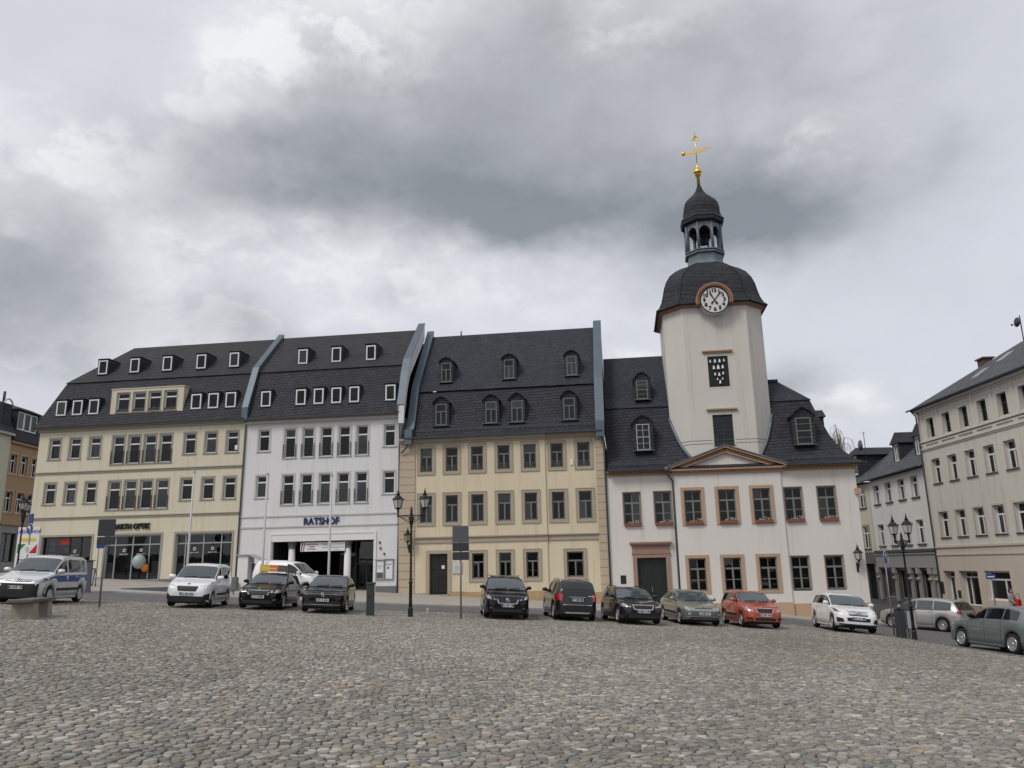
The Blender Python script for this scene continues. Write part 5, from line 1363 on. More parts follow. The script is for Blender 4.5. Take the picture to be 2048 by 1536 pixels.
class Car:
    def __init__(s, kind, L, W, H, belt=.66, wr=.315, xf=.2, xr=.80, boxy=0.):
        s.kind, s.L, s.W, s.H, s.R = kind, L, W, H, wr
        s.xf, s.xr = xf * L, xr * L; s.belt = belt; s.boxy = boxy
        px, pz = zip(*TOPS[kind]); s.px, s.pz = px, pz
        s.wx, s.wy = zip(*PLAN)
        X = np.linspace(0, L, 260); s.X = X
        s.rings = np.array([s.ring(x, False) for x in X])
        s.Zg = np.linspace(.1, H, 90)
        s.HW = np.zeros((len(X), 90))
        for i, r in enumerate(s.rings):
            s.HW[i] = np.interp(s.Zg, r[:, 1], r[:, 0], left=r[0, 0], right=-1)
    def ring(s, x, arch=True):
        f = min(max(x / s.L, 0), 1)
        zt = float(pchip(s.px, s.pz, f)) * s.H; w = float(pchip(s.wx, s.wy, f)) * s.W / 2
        zl = .19 + .08 * (max(0, .12 - f) / .12) + .10 * (max(0, f - .88) / .12)
        if arch:
            Ra = s.R + .055
            for xc in (s.xf, s.xr):
                d = Ra * Ra - (x - xc) ** 2
                if d > 0: zl = max(zl, s.R + math.sqrt(d))
        zb = s.belt * s.H * (1 + .045 * (f - .3))
        hgt = zt - zb; ze = zb if hgt > .05 else zt - .05
        g = min(1, max(0, hgt / (s.H - zb)))
        sh = .955 + .02 * s.boxy
        y5 = w * ((.90 - .16 * g) + .07 * s.boxy * g)
        z1 = zl + (ze - zl) * .3; z2 = zl + (ze - zl) * .68
        if zl > .5: z1, z2 = zl + (ze - zl) * .3, zl + (ze - zl) * .68
        return np.array([(w * .965, zl), (w * 1.0, z1), (w * 1.0, z2), (w * .985, ze - .05 * (ze > zl + .06)), (w * sh, ze + .004), (y5, ze + (zt - ze) * .86 + .005), (y5 * .84, ze + (zt - ze) * .965 + .006), (0, zt + .007)])
    def S(s, x, t):
        r = s.ring(x); k = min(int(t), 6); a = t - k
        return r[k] * (1 - a) + r[k + 1] * a
    def P(s, x, t, side=1):
        y, z = s.S(x, t); return (s.L / 2 - x, side * y, z)
    def fx(s, y, z, rear=False):
        """x of the outer skin at lateral y and height z, seen from the front or the rear"""
        col = np.array([np.interp(z, s.Zg, s.HW[i]) for i in range(len(s.X))]); ok = np.nonzero(col >= abs(y))[0]
        if len(ok) == 0: return .05 if not rear else s.L - .05
        i = ok[-1] if rear else ok[0]; j = i + 1 if rear else i - 1
        if j < 0 or j >= len(s.X): return s.X[i]
        a = (abs(y) - col[j]) / (col[i] - col[j] + 1e-9); a = min(max(a, 0), 1)
        return s.X[j] + (s.X[i] - s.X[j]) * a
    def body(s):
        xs = set(np.linspace(0, s.L, 44).tolist()) | {f * s.L for f in (.006, .012, .02, .035, .975, .985, .993)}
        for xc in (s.xf, s.xr):
            for k in np.linspace(-1, 1, 15): xs.add(xc + (s.R + .056) * math.sin(k * PI / 2))
        xs = sorted(x for x in xs if 0 <= x <= s.L); rings = []
        for x in xs:
            r = s.ring(x); half = [(s.L / 2 - x, y, z) for y, z in r]
            inner = [(s.L / 2 - x, r[0][0] - .07, r[0][1])]
            full = [(a, -b, c) for a, b, c in inner + half][::1] + [(a, b, c) for a, b, c in (inner + half[:-1])[::-1]]
            rings.append(full)
        m = MB(); m.loft(rings, False, False, False, True)
        for e in (0, -1): m.poly(rings[e][1:-1] if e == 0 else rings[e][1:-1][::-1])
        return m
    def patch(s, x0, x1, t0, t1, side=1, off=.006, nx=10, nt=4):
        """piece of skin lifted by off; t0/t1 may be functions of x"""
        g = []
        for i in range(nx + 1):
            x = x0 + (x1 - x0) * i / nx; a = t0(x) if callable(t0) else t0; b = t1(x) if callable(t1) else t1
            g.append([s.P(x, a + (b - a) * j / nt, side) for j in range(nt + 1)])
        return s._grid(g, off, side)
    def top(s, x0, x1, t0, off=.006, nx=10):
        g = []
        for i in range(nx + 1):
            x = x0 + (x1 - x0) * i / nx; ts = [t0, t0 + .33, t0 + .66, 6, 6.5, 7]
            ts = sorted(set(t for t in ts if t0 <= t <= 7)); a = [s.P(x, t, 1) for t in ts]; b = [s.P(x, t, -1) for t in ts[:-1]][::-1]
            g.append(a + b)
        return s._grid(g, off, 0)
    def _grid(s, g, off, side):
        n, m_ = len(g), len(g[0]); A = np.array(g); du = np.gradient(A, axis=0); dv = np.gradient(A, axis=1); N = np.cross(du, dv); N /= np.linalg.norm(N, axis=2, keepdims=True) + 1e-9
        cen = np.array([0, 0, s.H * .45]); sg = np.sign(np.sum(N * (A - cen), axis=2)); med = 1 if np.median(sg) >= 0 else -1
        B = A + N * med * off
        m = MB(); m.add(B.reshape(-1, 3).tolist(), [(i * m_ + j, i * m_ + j + 1, (i + 1) * m_ + j + 1, (i + 1) * m_ + j) for i in range(n - 1) for j in range(m_ - 1)], True)
        return m
    def face(s, quad, off=.008, rear=False, n=8, k=3):
        """patch on the nose or tail: quad = four (y, z) corners lower-in, lower-out, upper-out, upper-in"""
        a, b, c, d = [np.array(q, float) for q in quad]; g = []
        for i in range(n + 1):
            u = i / n; row = []
            for j in range(k + 1):
                v = j / k; y, z = (a * (1 - u) + b * u) * (1 - v) + (d * (1 - u) + c * u) * v
                x = s.fx(y, z, rear) + (off if rear else -off); row.append((s.L / 2 - x, y * (1 + off / s.W), z))
            g.append(row)
        A = np.array(g); m_ = k + 1
        m = MB(); m.add(A.reshape(-1, 3).tolist(), [(i * m_ + j, i * m_ + j + 1, (i + 1) * m_ + j + 1, (i + 1) * m_ + j) for i in range(n) for j in range(k)], True)
        return m

def wheel_meshes(Rw, w, spokes, style):
    key = ('wheel', Rw, w, spokes, style)
    def mk():
        t = MB(); rr = Rw * .66
        prof = [(rr, -w / 2 + .01), (Rw * .9, -w / 2), (Rw * .975, -w / 2 + .03), (Rw, -w / 4), (Rw, w / 4), (Rw * .975, w / 2 - .03), (Rw * .9, w / 2), (rr, w / 2 - .01)]
        t.lathe(prof, 26, cap=False)
        t.lathe([(.02, w / 2 - .09), (rr + .005, w / 2 - .07)], 26, cap=True)
        r = MB()
        r.lathe([(rr * .93, w / 2 - .06), (rr * .93, w / 2 - .0), (rr * 1.0, w / 2 + .004), (rr * 1.02, w / 2 - .02)], 26, cap=False)
        r.lathe([(.0, w / 2 - .01), (.055, w / 2 - .012), (.06, w / 2 - .05)], 14, cap=False)
        for k in range(spokes):
            a = 2 * PI * k / spokes; ww = {'thin': .022, 'wide': .05, 'cover': .036}[style]; wo = ww * {'thin': 1., 'wide': .8, 'cover': 1.5}[style]
            ca, sa = math.cos(a), math.sin(a); pts = []
            for rad, hw, z in ((.04, ww, w / 2 - .02), (rr * .95, wo, w / 2 - .008)):
                for sgn in (-1, 1):
                    for dz in (0, -.03): pts.append((rad * ca - sgn * hw * sa, rad * sa + sgn * hw * ca, z + dz))
            r.add(pts, [(0, 4, 6, 2), (1, 3, 7, 5), (0, 1, 5, 4), (2, 6, 7, 3)])
        return t.mesh('tyre', MAT['tyre']), r.mesh('rim', MAT['rim'])
    return _cached(key, mk)

def make_car(name, label, cat, kind, L, W, H, pos, heading, paint, o=None, **k):
    """builds one vehicle; k: belt, wheel radius, lights, grille, plate ..."""
    s = Car(kind, L, W, H, k.get('belt', .66), k.get('R', .315), k.get('xf', .19), k.get('xr', .80), k.get('boxy', 0))
    x, y = pos; h = R(heading)
    fwd = Vector((math.sin(h), -math.cos(h), 0))
    gx = float(gz(x + .5, y) - gz(x - .5, y)); gy = float(gz(x, y + .5) - gz(x, y - .5)) if k.get('tilt', 1) else 0
    up = Vector((-gx, -gy, 1)).normalized(); fw = (fwd - up * fwd.dot(up)).normalized(); lf = up.cross(fw)
    M = Matrix((fw, lf, up)).transposed()
    t = thing(name, label, cat, (x, y, float(gz(x, y)) + k.get('dz', .03)), 0, k.get('group', 'cars parked on the square'))
    t.rotation_euler = M.to_euler()
    pm = paint
    s.body().build('body', pm, t)
    ub = MB(); ub.box(-L / 2 + .4, L / 2 - .35, -W / 2 + .22, W / 2 - .22, .15, .42); ub.box(-L / 2 + .25, L / 2 - .25, -W / 2 + .12, W / 2 - .12, .34, .5)
    ub.build('underbody', MAT['plastic'], t)
    xw0, xw1, xr0, xr1, xs0, xs1 = [f * L for f in GLS[kind]]
    gm = k.get('gmat', MAT['autoglass'])
    s.top(xw0 + .03, xw1 - .02, 5.16).build('windscreen', gm, t)
    if k.get('rearglass'): xr0, xr1 = [f * L for f in k['rearglass']]
    s.top(xr0, xr1, 5.14).build('rear_window', k.get('rmat', MAT['privacy']), t)
    cuts = k.get('cuts', [(xs0 + .02, .50 * L - .03), (.50 * L + .03, .70 * L - .02), (.70 * L + .03, xs1)])
    for side in (1, -1):
        for i, (a, b) in enumerate(cuts):
            if b - a < .12: continue
            s.patch(a, b, 4.10, 4.90, side, .006, 12, 3).build('side_window', k.get('smat', MAT['privacy']) if i else MAT['privacy'], t)
        # black window line
        if k.get('trim'): s.patch(cuts[0][0], cuts[-1][1], 4.0, 4.08, side, .008, 14, 1).build('window_trim', k['trim'], t)
        # door gaps and handles
        dg = MB()
        for xx in k.get('seams', (.30 * L, .50 * L, .69 * L)):
            q = s.patch(xx, xx + .014, .35, 3.9, side, .003, 1, 6); dg.add(q.v, q.f)
        dg.build('door_seam', MAT['plastic'], t)
        for xx in (.455 * L, .645 * L):
            s.patch(xx, xx + .17, 2.72, 2.92, side, .018, 3, 1).build('door_handle', k.get('handle', pm), t)
        if k.get('mold'): s.patch(.29 * L, .72 * L, 1.05, 1.35, side, .012, 10, 1).build('side_moulding', MAT['plastic'], t)
        sl = s.patch(s.xf + s.R + .1, s.xr - s.R - .1, .02, .38, side, .006, 8, 1); sl.build('sill', k.get('sill', pm), t)
        # mirror
        yb, zb = s.S(xw0 + .28 * (1 if kind != 'van' else .6), 4.15)
        mx = L / 2 - xw0 - .30 * (1 if kind != 'van' else .6); mr = MB(); sc = k.get('mirror', 1.)
        mr.lathe([(.0, -.075), (.055, -.06), (.075, 0), (.06, .06), (0, .08)], 10)
        mr.v = [(mx + vx * 1.0, side * (yb + .10 * sc + vz * 1.5 * sc), zb + .09 + vy * 1.05 * sc) for vx, vy, vz in mr.v]
        mr.box(mx - .03, mx + .03, min(side * (yb - .05), side * (yb + .06)), max(side * (yb - .05), side * (yb + .06)), zb + .0, zb + .07)
        mr.build('mirror', k.get('mirmat', pm), t)
        # wheels
        ty, rm = wheel_meshes(s.R, .21, k.get('spokes', 10), k.get('wstyle', 'thin'))
        for xc in (s.xf, s.xr):
            st = R(k.get('steer', 0)) if xc == s.xf else 0
            w = link('wheel', ty, t, (L / 2 - xc, side * (W / 2 - .125), s.R), (-side * PI / 2, 0, st) if True else None)
            link('rim', rm, w)
        # arch lips
        if k.get('arch'): 
            al = MB()
            for xc in (s.xf, s.xr):
                pts = []
                for q in range(13):
                    a = PI * q / 12; xx = xc + (s.R + .07) * math.cos(a); pts.append((L / 2 - xx, side * (s.S(xx, 1.2)[0] + .004), s.R + (s.R + .075) * math.sin(a)))
                al.tube(pts, .028, 5)
            al.build('wheel_arch_trim', k['arch'], t)
    W2 = W / 2
    both = lambda q: (q, [(-y, z) for y, z in q])
    for q, mt in k.get('head', []):
        for qq in both(q): s.face(qq, .012, False).build('headlight', mt, t)
    for q, mt in k.get('tail', []):
        for qq in both(q): s.face(qq, .012, True).build('tail_light', mt, t)
    for nm, q, mt, of in k.get('front', []): s.face(q, of, False, 14, 3).build(nm, mt, t)
    for nm, q, mt, of in k.get('frontpair', []):
        for qq in both(q): s.face(qq, of, False).build(nm, mt, t)
    for nm, q, mt, of in k.get('back', []): s.face(q, of, True, 14, 3).build(nm, mt, t)
    # badge
    if k.get('badge'):
        z, r, mt, shape = k['badge']; xb = L / 2 - s.fx(0, z) + .022; bd = MB()
        bd.torus((xb, 0, z), r, r * .16, 'x', 20, 5)
        if shape == 'star':
            for q in range(3):
                a = R(90 + 120 * q); bd.tube([(xb, 0, z), (xb, r * math.cos(a), z + r * math.sin(a))], [r * .16, r * .06], 5)
        elif shape == 'disc': bd.lathe([(0, 0), (r * .8, 0)], 16); bd.v[-16:] = [(xb + .004, a, z + b) for a, b, c in bd.v[-16:]]; bd.v[-32:-16] = [(xb + .004, 0, z)] * 16
        elif shape == 'w':
            for a, b in (((-.55, .55), (-.2, -.6)), ((-.2, -.6), (0, .05)), ((0, .05), (.2, -.6)), ((.2, -.6), (.55, .55))): bd.tube([(xb, a[0] * r, z + a[1] * r), (xb, b[0] * r, z + b[1] * r)], r * .1, 5)
        elif shape == 's':
            for zz in (-.45, 0, .45): bd.box(xb - .01, xb + .008, -r * .6, r * .6, z + zz * r - r * .13, z + zz * r + r * .13)
        bd.build('badge', mt, t)
    for rear in (False, True):
        pz = k.get('rplate' if rear else 'plate')
        if pz is None: continue
        xp = s.fx(.24, pz, rear); xp = (L / 2 - xp) + (-.02 if rear else .02); sg = -1 if rear else 1
        p = MB(); p.box(min(xp, xp + sg * .014), max(xp, xp + sg * .014), -.26, .26, pz - .055, pz + .055); pl = p.build('number_plate', MAT['plate'], t)
        p = MB(); xx = xp + sg * .0145; y0 = .215 * (-1 if not rear else 1)
        e = MB(); ya, yb = (.212, .258) if rear else (-.258, -.212)
        e.box(min(xx, xx + sg * .002), max(xx, xx + sg * .002), ya, yb, pz - .05, pz + .05); e.build('euro_band', MAT['plate_blue'], pl)
        if k.get('reg'):
            me = text_mesh(k['reg'], .105, .001, .004).copy(); me.materials.clear(); me.materials.append(MAT['letter_black'])
            link('registration', me, pl, (xx + sg * .002, .02 if not rear else -.02, pz), (PI / 2, 0, PI / 2 * sg))
    if k.get('rails'):
        for side in (1, -1):
            xs = np.linspace(xw1 + .12, .88 * L, 9); pts = []
            for i, xx in enumerate(xs):
                yy, zz = s.S(xx, 5.55); pts.append((L / 2 - xx, side * yy, zz + (.065 if 0 < i < 8 else .0)))
            MB().tube(pts, .017, 6).build('roof_rail', k['rails'], t)
    wp = MB()
    for y0, y1 in ((-.50, .05), (.12, .62)):
        p0 = s.fx(y0, 0) if False else None
        a = s.P(xw0 + .05, 7 - abs(y0) / W2, 1 if y0 > 0 else -1); bq = s.P(xw0 + .09, 7 - abs(y1) / W2 * 1.0, 1 if y1 > 0 else -1)
        wp.tube([(a[0], y0 * .95, a[2] + .03), (bq[0], y1 * .95, bq[2] + .03)], .012, 5)
    wp.build('wiper', MAT['plastic'], t)
    if k.get('extra'): k['extra'](s, t)
    return t

def cars():
    blk = carpaint('black_paint', (.002, .002, .003), 0, .2, .6, .1, .04); navy = carpaint('blue_black_paint', (.003, .0035, .006), 0, .2, .6, .1, .04); plum = carpaint('plum_black_paint', (.008, .005, .009), 0, .25, .8, .2, .08)
    char = carpaint('charcoal_paint', (.014, .0145, .02), .2, .3, .8, .3, .1)
    wht = carpaint('white_paint', (.78, .785, .80)); silver = carpaint('silver_paint', (.46, .455, .44), .65, .38); pols = carpaint('pale_silver_paint', (.60, .62, .64), .3, .38)
    sage = carpaint('sage_silver_paint', (.27, .285, .245), .5, .4); red = carpaint('brick_red_paint', (.40, .060, .028)); teal = carpaint('grey_green_paint', (.165, .195, .195), .5, .4)
    C, D = MAT['lamp_clear'], MAT['lamp_dark']; PL, CH, LR = MAT['plastic'], MAT['chrome'], MAT['lamp_red']
    # --- city service van with blue band (left edge)
    def police(s, t):
        for side in (1, -1):
            b = s.patch(.15 * s.L, .97 * s.L, lambda x: 2.0, lambda x: 3.15, side, .009, 26, 3)
            keep = MB()
            for f in b.f:
                cx = s.L / 2 - sum(b.v[i][0] for i in f) / 4; cz = min(b.v[i][2] for i in f)
                if cz > .25: keep.poly([b.v[i] for i in f])
            keep.build('blue_band', MAT['sign_blue'], t)
            q = s.patch(.70 * s.L, .93 * s.L, 2.5, 2.75, side, .012, 6, 1); q.build('band_lettering', MAT['sky_blue'], t)
            q = s.patch(.47 * s.L, .485 * s.L, 2.25, 2.75, side, .012, 2, 1); q.build('crest', MAT['paper'], t)
    make_car('service_van', 'pale silver compact van with blue side band parked behind the bench at the left edge', 'van', 'van', 4.41, 1.79, 1.82, (-18.8, 31.5), 7, pols, belt=.60, R=.32, xf=.20, xr=.81, boxy=1,
        head=[([(.50, .82), (.88, .80), (.90, .95), (.55, .885)], C)], front=[('grille', [(-.50, .80), (.50, .80), (.52, .90), (-.52, .90)], PL, .012), ('bumper', [(-.84, .24), (.84, .24), (.86, .74), (-.86, .74)], PL, .014), ('grille_bar', [(-.50, .835), (.50, .835), (.50, .855), (-.50, .855)], CH, .02)],
        badge=(.86, .075, CH, 'w'), plate=.60, reg='GC RW 150', mold=True, sill=pols, mirmat=pols, wstyle='cover', spokes=9, extra=police, cuts=[(1.13, 2.12), (2.24, 3.42), (3.5, 3.95)], mirror=1.25, tilt=1)
    # --- white compact van
    make_car('compact_van', 'white compact van with black oval grille parked left of the black cars', 'van', 'van', 4.16, 1.76, 1.75, (-13.4, 33.7), 7, wht, belt=.60, R=.31, xf=.20, xr=.79, boxy=.8,
        head=[([(.46, .80), (.80, .86), (.83, 1.02), (.56, .88)], C)], front=[('grille', [(-.34, .63), (.34, .63), (.42, .82), (-.42, .82)], PL, .014), ('bumper', [(-.82, .22), (.82, .22), (.82, .44), (-.82, .44)], PL, .014), ('grille_ring', [(-.40, .82), (.40, .82), (.38, .845), (-.38, .845)], CH, .016)],
        frontpair=[('fog_lamp', [(.58, .30), (.80, .30), (.83, .56), (.66, .50)], PL, .016)], badge=(.90, .05, CH, 'disc'), plate=.53, reg='GC AR 333', mold=True, cuts=[(1.06, 2.02), (2.12, 3.0), (3.1, 3.75)], mirror=1.25, spokes=8, wstyle='wide')
    # --- black hatch wagon with an advertising sign on the roof
    def roof_ad(s, t):
        a = MB(); a.box(-.25, .0, -.62, .16, s.H + .04, s.H + .33); o = a.build('roof_sign', MAT['yellow'], t)
        a = MB(); a.box(-.26, .01, .16, .62, s.H + .04, s.H + .33); a.build('photo_panel', MAT['bench_slab'], o)
        a = MB(); a.box(.001, .006, -.18, .14, s.H + .05, s.H + .32); a.build('orange_panel', MAT['orange'], o)
        a = MB(); a.box(.007, .011, -.5, .1, s.H + .16, s.H + .19); a.build('sign_stripe', MAT['paper'], o)
    make_car('estate_car', 'black estate car with split headlights and a yellow and orange advertising sign on its roof', 'car', 'wagon', 4.67, 1.81, 1.46, (-10.7, 34.7), 4, blk, belt=.66, R=.325,
        head=[([(.62, .66), (.86, .67), (.87, .80), (.64, .78)], C), ([(.47, .67), (.58, .67), (.60, .78), (.50, .77)], C)],
        front=[('grille', [(-.36, .58), (.36, .58), (.43, .74), (-.43, .74)], PL, .012), ('grille_surround', [(-.44, .74), (.44, .74), (.44, .765), (-.44, .765)], CH, .016), ('lower_intake', [(-.6, .24), (.6, .24), (.64, .36), (-.64, .36)], PL, .012)],
        frontpair=[('grille_surround', [(.36, .57), (.39, .57), (.455, .75), (.43, .75)], CH, .016), ('fog_lamp', [(.60, .38), (.78, .40), (.78, .42), (.60, .40)], CH, .014)], badge=(.80, .05, CH, 'disc'), plate=.50, reg='Z X 8202', spokes=5, wstyle='wide', extra=roof_ad, rails=PL)
    # --- black hatchback with a light strip
    make_car('hatchback', 'black hatchback with thin headlights joined by a light strip beside the roof sign car', 'car', 'hatch', 4.28, 1.79, 1.46, (-7.9, 33.7), 5, blk, belt=.66, R=.32,
        head=[([(.42, .695), (.86, .70), (.87, .80), (.48, .755)], D), ([(.45, .765), (.84, .805), (.84, .82), (.45, .78)], C)],
        front=[('light_strip', [(-.46, .715), (.46, .715), (.46, .727), (-.46, .727)], C, .016), ('lower_intake', [(-.66, .25), (.66, .25), (.70, .46), (-.70, .46)], PL, .01), ('lower_trim', [(-.70, .315), (.70, .315), (.72, .335), (-.72, .335)], CH, .018)],
        badge=(.70, .06, CH, 'w'), plate=.50, reg='BC S 246', spokes=5, wstyle='wide')
    # --- black people carrier
    make_car('people_carrier', 'black people carrier with roof rails and chrome framed grille right of the direction sign', 'car', 'mpv', 4.85, 1.90, 1.74, (-.60, 35.1), 5, navy, belt=.645, R=.34, boxy=.5,
        head=[([(.50, .74), (.86, .80), (.90, .95), (.52, .84)], C)],
        front=[('grille', [(-.32, .64), (.32, .64), (.43, .80), (-.43, .80)], PL, .012), ('grille_surround', [(-.34, .60), (.34, .60), (.36, .635), (-.36, .635)], CH, .016), ('lower_intake', [(-.62, .27), (.62, .27), (.62, .40), (-.62, .40)], PL, .012)],
        frontpair=[('grille_surround', [(.33, .60), (.37, .60), (.47, .81), (.435, .81)], CH, .017), ('fog_lamp', [(.60, .40), (.72, .40), (.72, .47), (.60, .47)], D, .016)], badge=(.74, .07, CH, 's'), plate=.53, reg='GC AR 1988', spokes=10, rails=CH)
    # --- dark off-roader seen from the rear
    make_car('offroader', 'charcoal boxy off-roader seen from behind with red tail lights and chrome bumper strip', 'car', 'suv', 4.53, 1.84, 1.69, (2.30, 36.0), 186, char, belt=.63, R=.36, boxy=.75, xr=.80, rearglass=(.942, .972), 
        tail=[([(.60, .82), (.86, .82), (.86, 1.08), (.64, 1.10)], LR)], head=[([(.5, .8), (.86, .82), (.87, .95), (.52, .92)], C)],
        back=[('bumper_strip', [(-.60, .635), (.60, .635), (.60, .665), (-.60, .665)], CH, .016), ('bumper', [(-.84, .28), (.84, .28), (.86, .60), (-.86, .60)], PL, .012), ('skid_plate', [(-.5, .30), (.5, .30), (.52, .36), (-.52, .36)], CH, .02), ('number_recess', [(-.34, .78), (.34, .78), (.34, .95), (-.34, .95)], PL, .010), ('tailgate_trim', [(-.36, .955), (.36, .955), (.36, .985), (-.36, .985)], CH, .016), ('model_lettering', [(-.78, 1.0), (-.46, 1.0), (-.46, 1.03), (-.78, 1.03)], CH, .014)],
        badge=None, rplate=.86, reg='FT MM 88', spokes=10, rails=CH, handle=CH, mirror=1.15)
    # --- plum black estate
    make_car('estate_car', 'plum black estate car with oval chrome grille in front of the sand building corner', 'car', 'wagon', 4.66, 1.81, 1.46, (4.9, 35.0), 6, plum, belt=.66, R=.325,
        head=[([(.50, .66), (.86, .69), (.88, .82), (.54, .78)], C)], front=[('grille', [(-.34, .60), (.34, .60), (.42, .745), (-.42, .745)], PL, .012), ('grille_surround', [(-.43, .745), (.43, .745), (.42, .772), (-.42, .772)], CH, .016), ('grille_surround', [(-.36, .575), (.36, .575), (.36, .6), (-.36, .6)], CH, .016), ('lower_intake', [(-.6, .25), (.6, .25), (.62, .37), (-.62, .37)], PL, .012)],
        frontpair=[('grille_surround', [(.34, .575), (.375, .575), (.455, .77), (.425, .77)], CH, .017)], badge=(.81, .05, CH, 'disc'), plate=.51, reg='NES K 48', spokes=7, rails=PL, steer=0)
    # --- sage silver notchback
    make_car('notchback', 'sage silver older notchback with grey bumper parked between plum estate and red hatchback', 'car', 'notch', 4.51, 1.75, 1.43, (7.75, 36.2), 4, sage, belt=.655, R=.30,
        head=[([(.40, .655), (.82, .67), (.84, .77), (.46, .735)], C)], front=[('grille', [(-.40, .70), (.40, .70), (.30, .735), (-.30, .735)], PL, .012), ('bumper', [(-.82, .40), (.82, .40), (.83, .60), (-.83, .60)], MAT['panel_grey'], .012), ('lower_intake', [(-.6, .29), (.6, .29), (.6, .36), (-.6, .36)], PL, .012)],
        frontpair=[('fog_lamp', [(.58, .43), (.68, .43), (.68, .52), (.58, .52)], C, .02)], badge=(.755, .04, CH, 'disc'), plate=.50, reg='Z MK 23', mold=True, spokes=7, wstyle='wide', mirmat=sage)
    # --- red hatchback
    make_car('hatchback', 'brick red small hatchback with big round headlights in front of the town hall windows', 'car', 'hatch', 3.99, 1.66, 1.50, (10.3, 35.6), 2, red, belt=.655, R=.30, boxy=.5,
        head=[([(.48, .66), (.76, .70), (.80, .90), (.54, .86)], C)], front=[('grille', [(-.28, .64), (.28, .64), (.36, .79), (-.36, .79)], PL, .012), ('grille_surround', [(-.37, .79), (.37, .79), (.36, .81), (-.36, .81)], CH, .016), ('lower_intake', [(-.42, .30), (.42, .30), (.44, .42), (-.44, .42)], PL, .012)],
        frontpair=[('grille_surround', [(.28, .63), (.31, .63), (.39, .80), (.36, .80)], CH, .017), ('side_intake', [(.52, .34), (.74, .36), (.74, .44), (.52, .43)], PL, .012)], badge=(.85, .045, CH, 'disc'), plate=.53, reg='Z DB 106', mold=True, spokes=7, wstyle='cover')
    # --- white compact with star
    make_car('compact_car', 'white compact car with a round star badge near the right corner of the town hall', 'car', 'mpv', 4.36, 1.79, 1.56, (14.3, 35.4), -6, wht, belt=.645, R=.325, 
        head=[([(.46, .74), (.84, .80), (.86, .95), (.52, .88)], D)], front=[('grille', [(-.36, .66), (.36, .66), (.46, .84), (-.46, .84)], PL, .012), ('grille_bar', [(-.40, .775), (.40, .775), (.40, .80), (-.40, .80)], CH, .02), ('grille_bar', [(-.37, .70), (.37, .70), (.37, .725), (-.37, .725)], CH, .02), ('lower_intake', [(-.44, .44), (.44, .44), (.46, .58), (-.46, .58)], PL, .012), ('splitter', [(-.75, .27), (.75, .27), (.75, .33), (-.75, .33)], PL, .014)],
        frontpair=[('side_intake', [(.56, .40), (.80, .38), (.82, .56), (.62, .54)], PL, .014)], badge=(.75, .09, CH, 'star'), plate=.56, reg='GC N 188', spokes=10)
    # --- silver people carrier side on
    make_car('people_carrier', 'silver people carrier side on in the street behind the bins and lamp post', 'car', 'mpv', 4.34, 1.81, 1.58, (20.9, 41.1), 212, silver, belt=.63, R=.325, dz=-.0,
        head=[([(.5, .72), (.84, .76), (.86, .90), (.54, .82)], C)], tail=[([(.50, .90), (.80, .88), (.79, 1.02), (.54, 1.04)], LR)], back=[('bumper', [(-.8, .28), (.8, .28), (.8, .40), (-.8, .40)], PL, .012), ('bumper_strip', [(-.7, .44), (.7, .44), (.7, .46), (-.7, .46)], CH, .014)], rplate=.80, reg='GC Z 77', spokes=10, wstyle='thin', trim=PL, rails=None, smat=MAT['autoglass'], tilt=0, group='vans and cars on the road by the buildings')
    # --- grey green hatchback at the right edge
    make_car('hatchback', 'grey green hatchback with silver wheel covers cut off by the right edge', 'car', 'hatch', 4.22, 1.76, 1.52, (16.6, 27.4), 185, teal, belt=.655, R=.325, dz=-.0, xf=.20,
        head=[([(.48, .66), (.84, .70), (.86, .84), (.54, .78)], C)], tail=[([(.48, .86), (.80, .82), (.79, 1.0), (.56, 1.02)], LR)], back=[('bumper', [(-.78, .28), (.78, .28), (.78, .40), (-.78, .40)], PL, .01)], rplate=.78, reg='GC T 515', spokes=10, wstyle='cover', mirmat=blk)
    # --- white van of a care service at the gate
    def care(s, t):
        for side in (1, -1):
            q = MB(); yy = s.S(1.55, 2.2)[0] + .012; x0 = s.L / 2 - 1.65
            q.box(x0 - .18, x0 + .18, side * yy - .004, side * yy + .004, .78, .86); q.box(x0 - .05, x0 + .05, side * yy - .005, side * yy + .005, .70, 1.0); q.box(x0 + .08, x0 + .16, side * yy - .005, side * yy + .005, .70, .78)
            q.build('red_emblem', MAT['red'], t)
    make_car('delivery_van', 'white delivery van with red emblem on its door standing side on before the gateway', 'van', 'van', 4.21, 1.83, 1.81, (-12.45, 44.0), 76, wht, belt=.60, R=.31, boxy=.8, cuts=[(1.08, 2.05)], extra=care, smat=MAT['privacy'], tilt=0, head=[([(.5, .8), (.84, .84), (.86, 1.), (.56, .9)], C)], mirror=1.3, group='vans and cars on the road by the buildings')
cars()
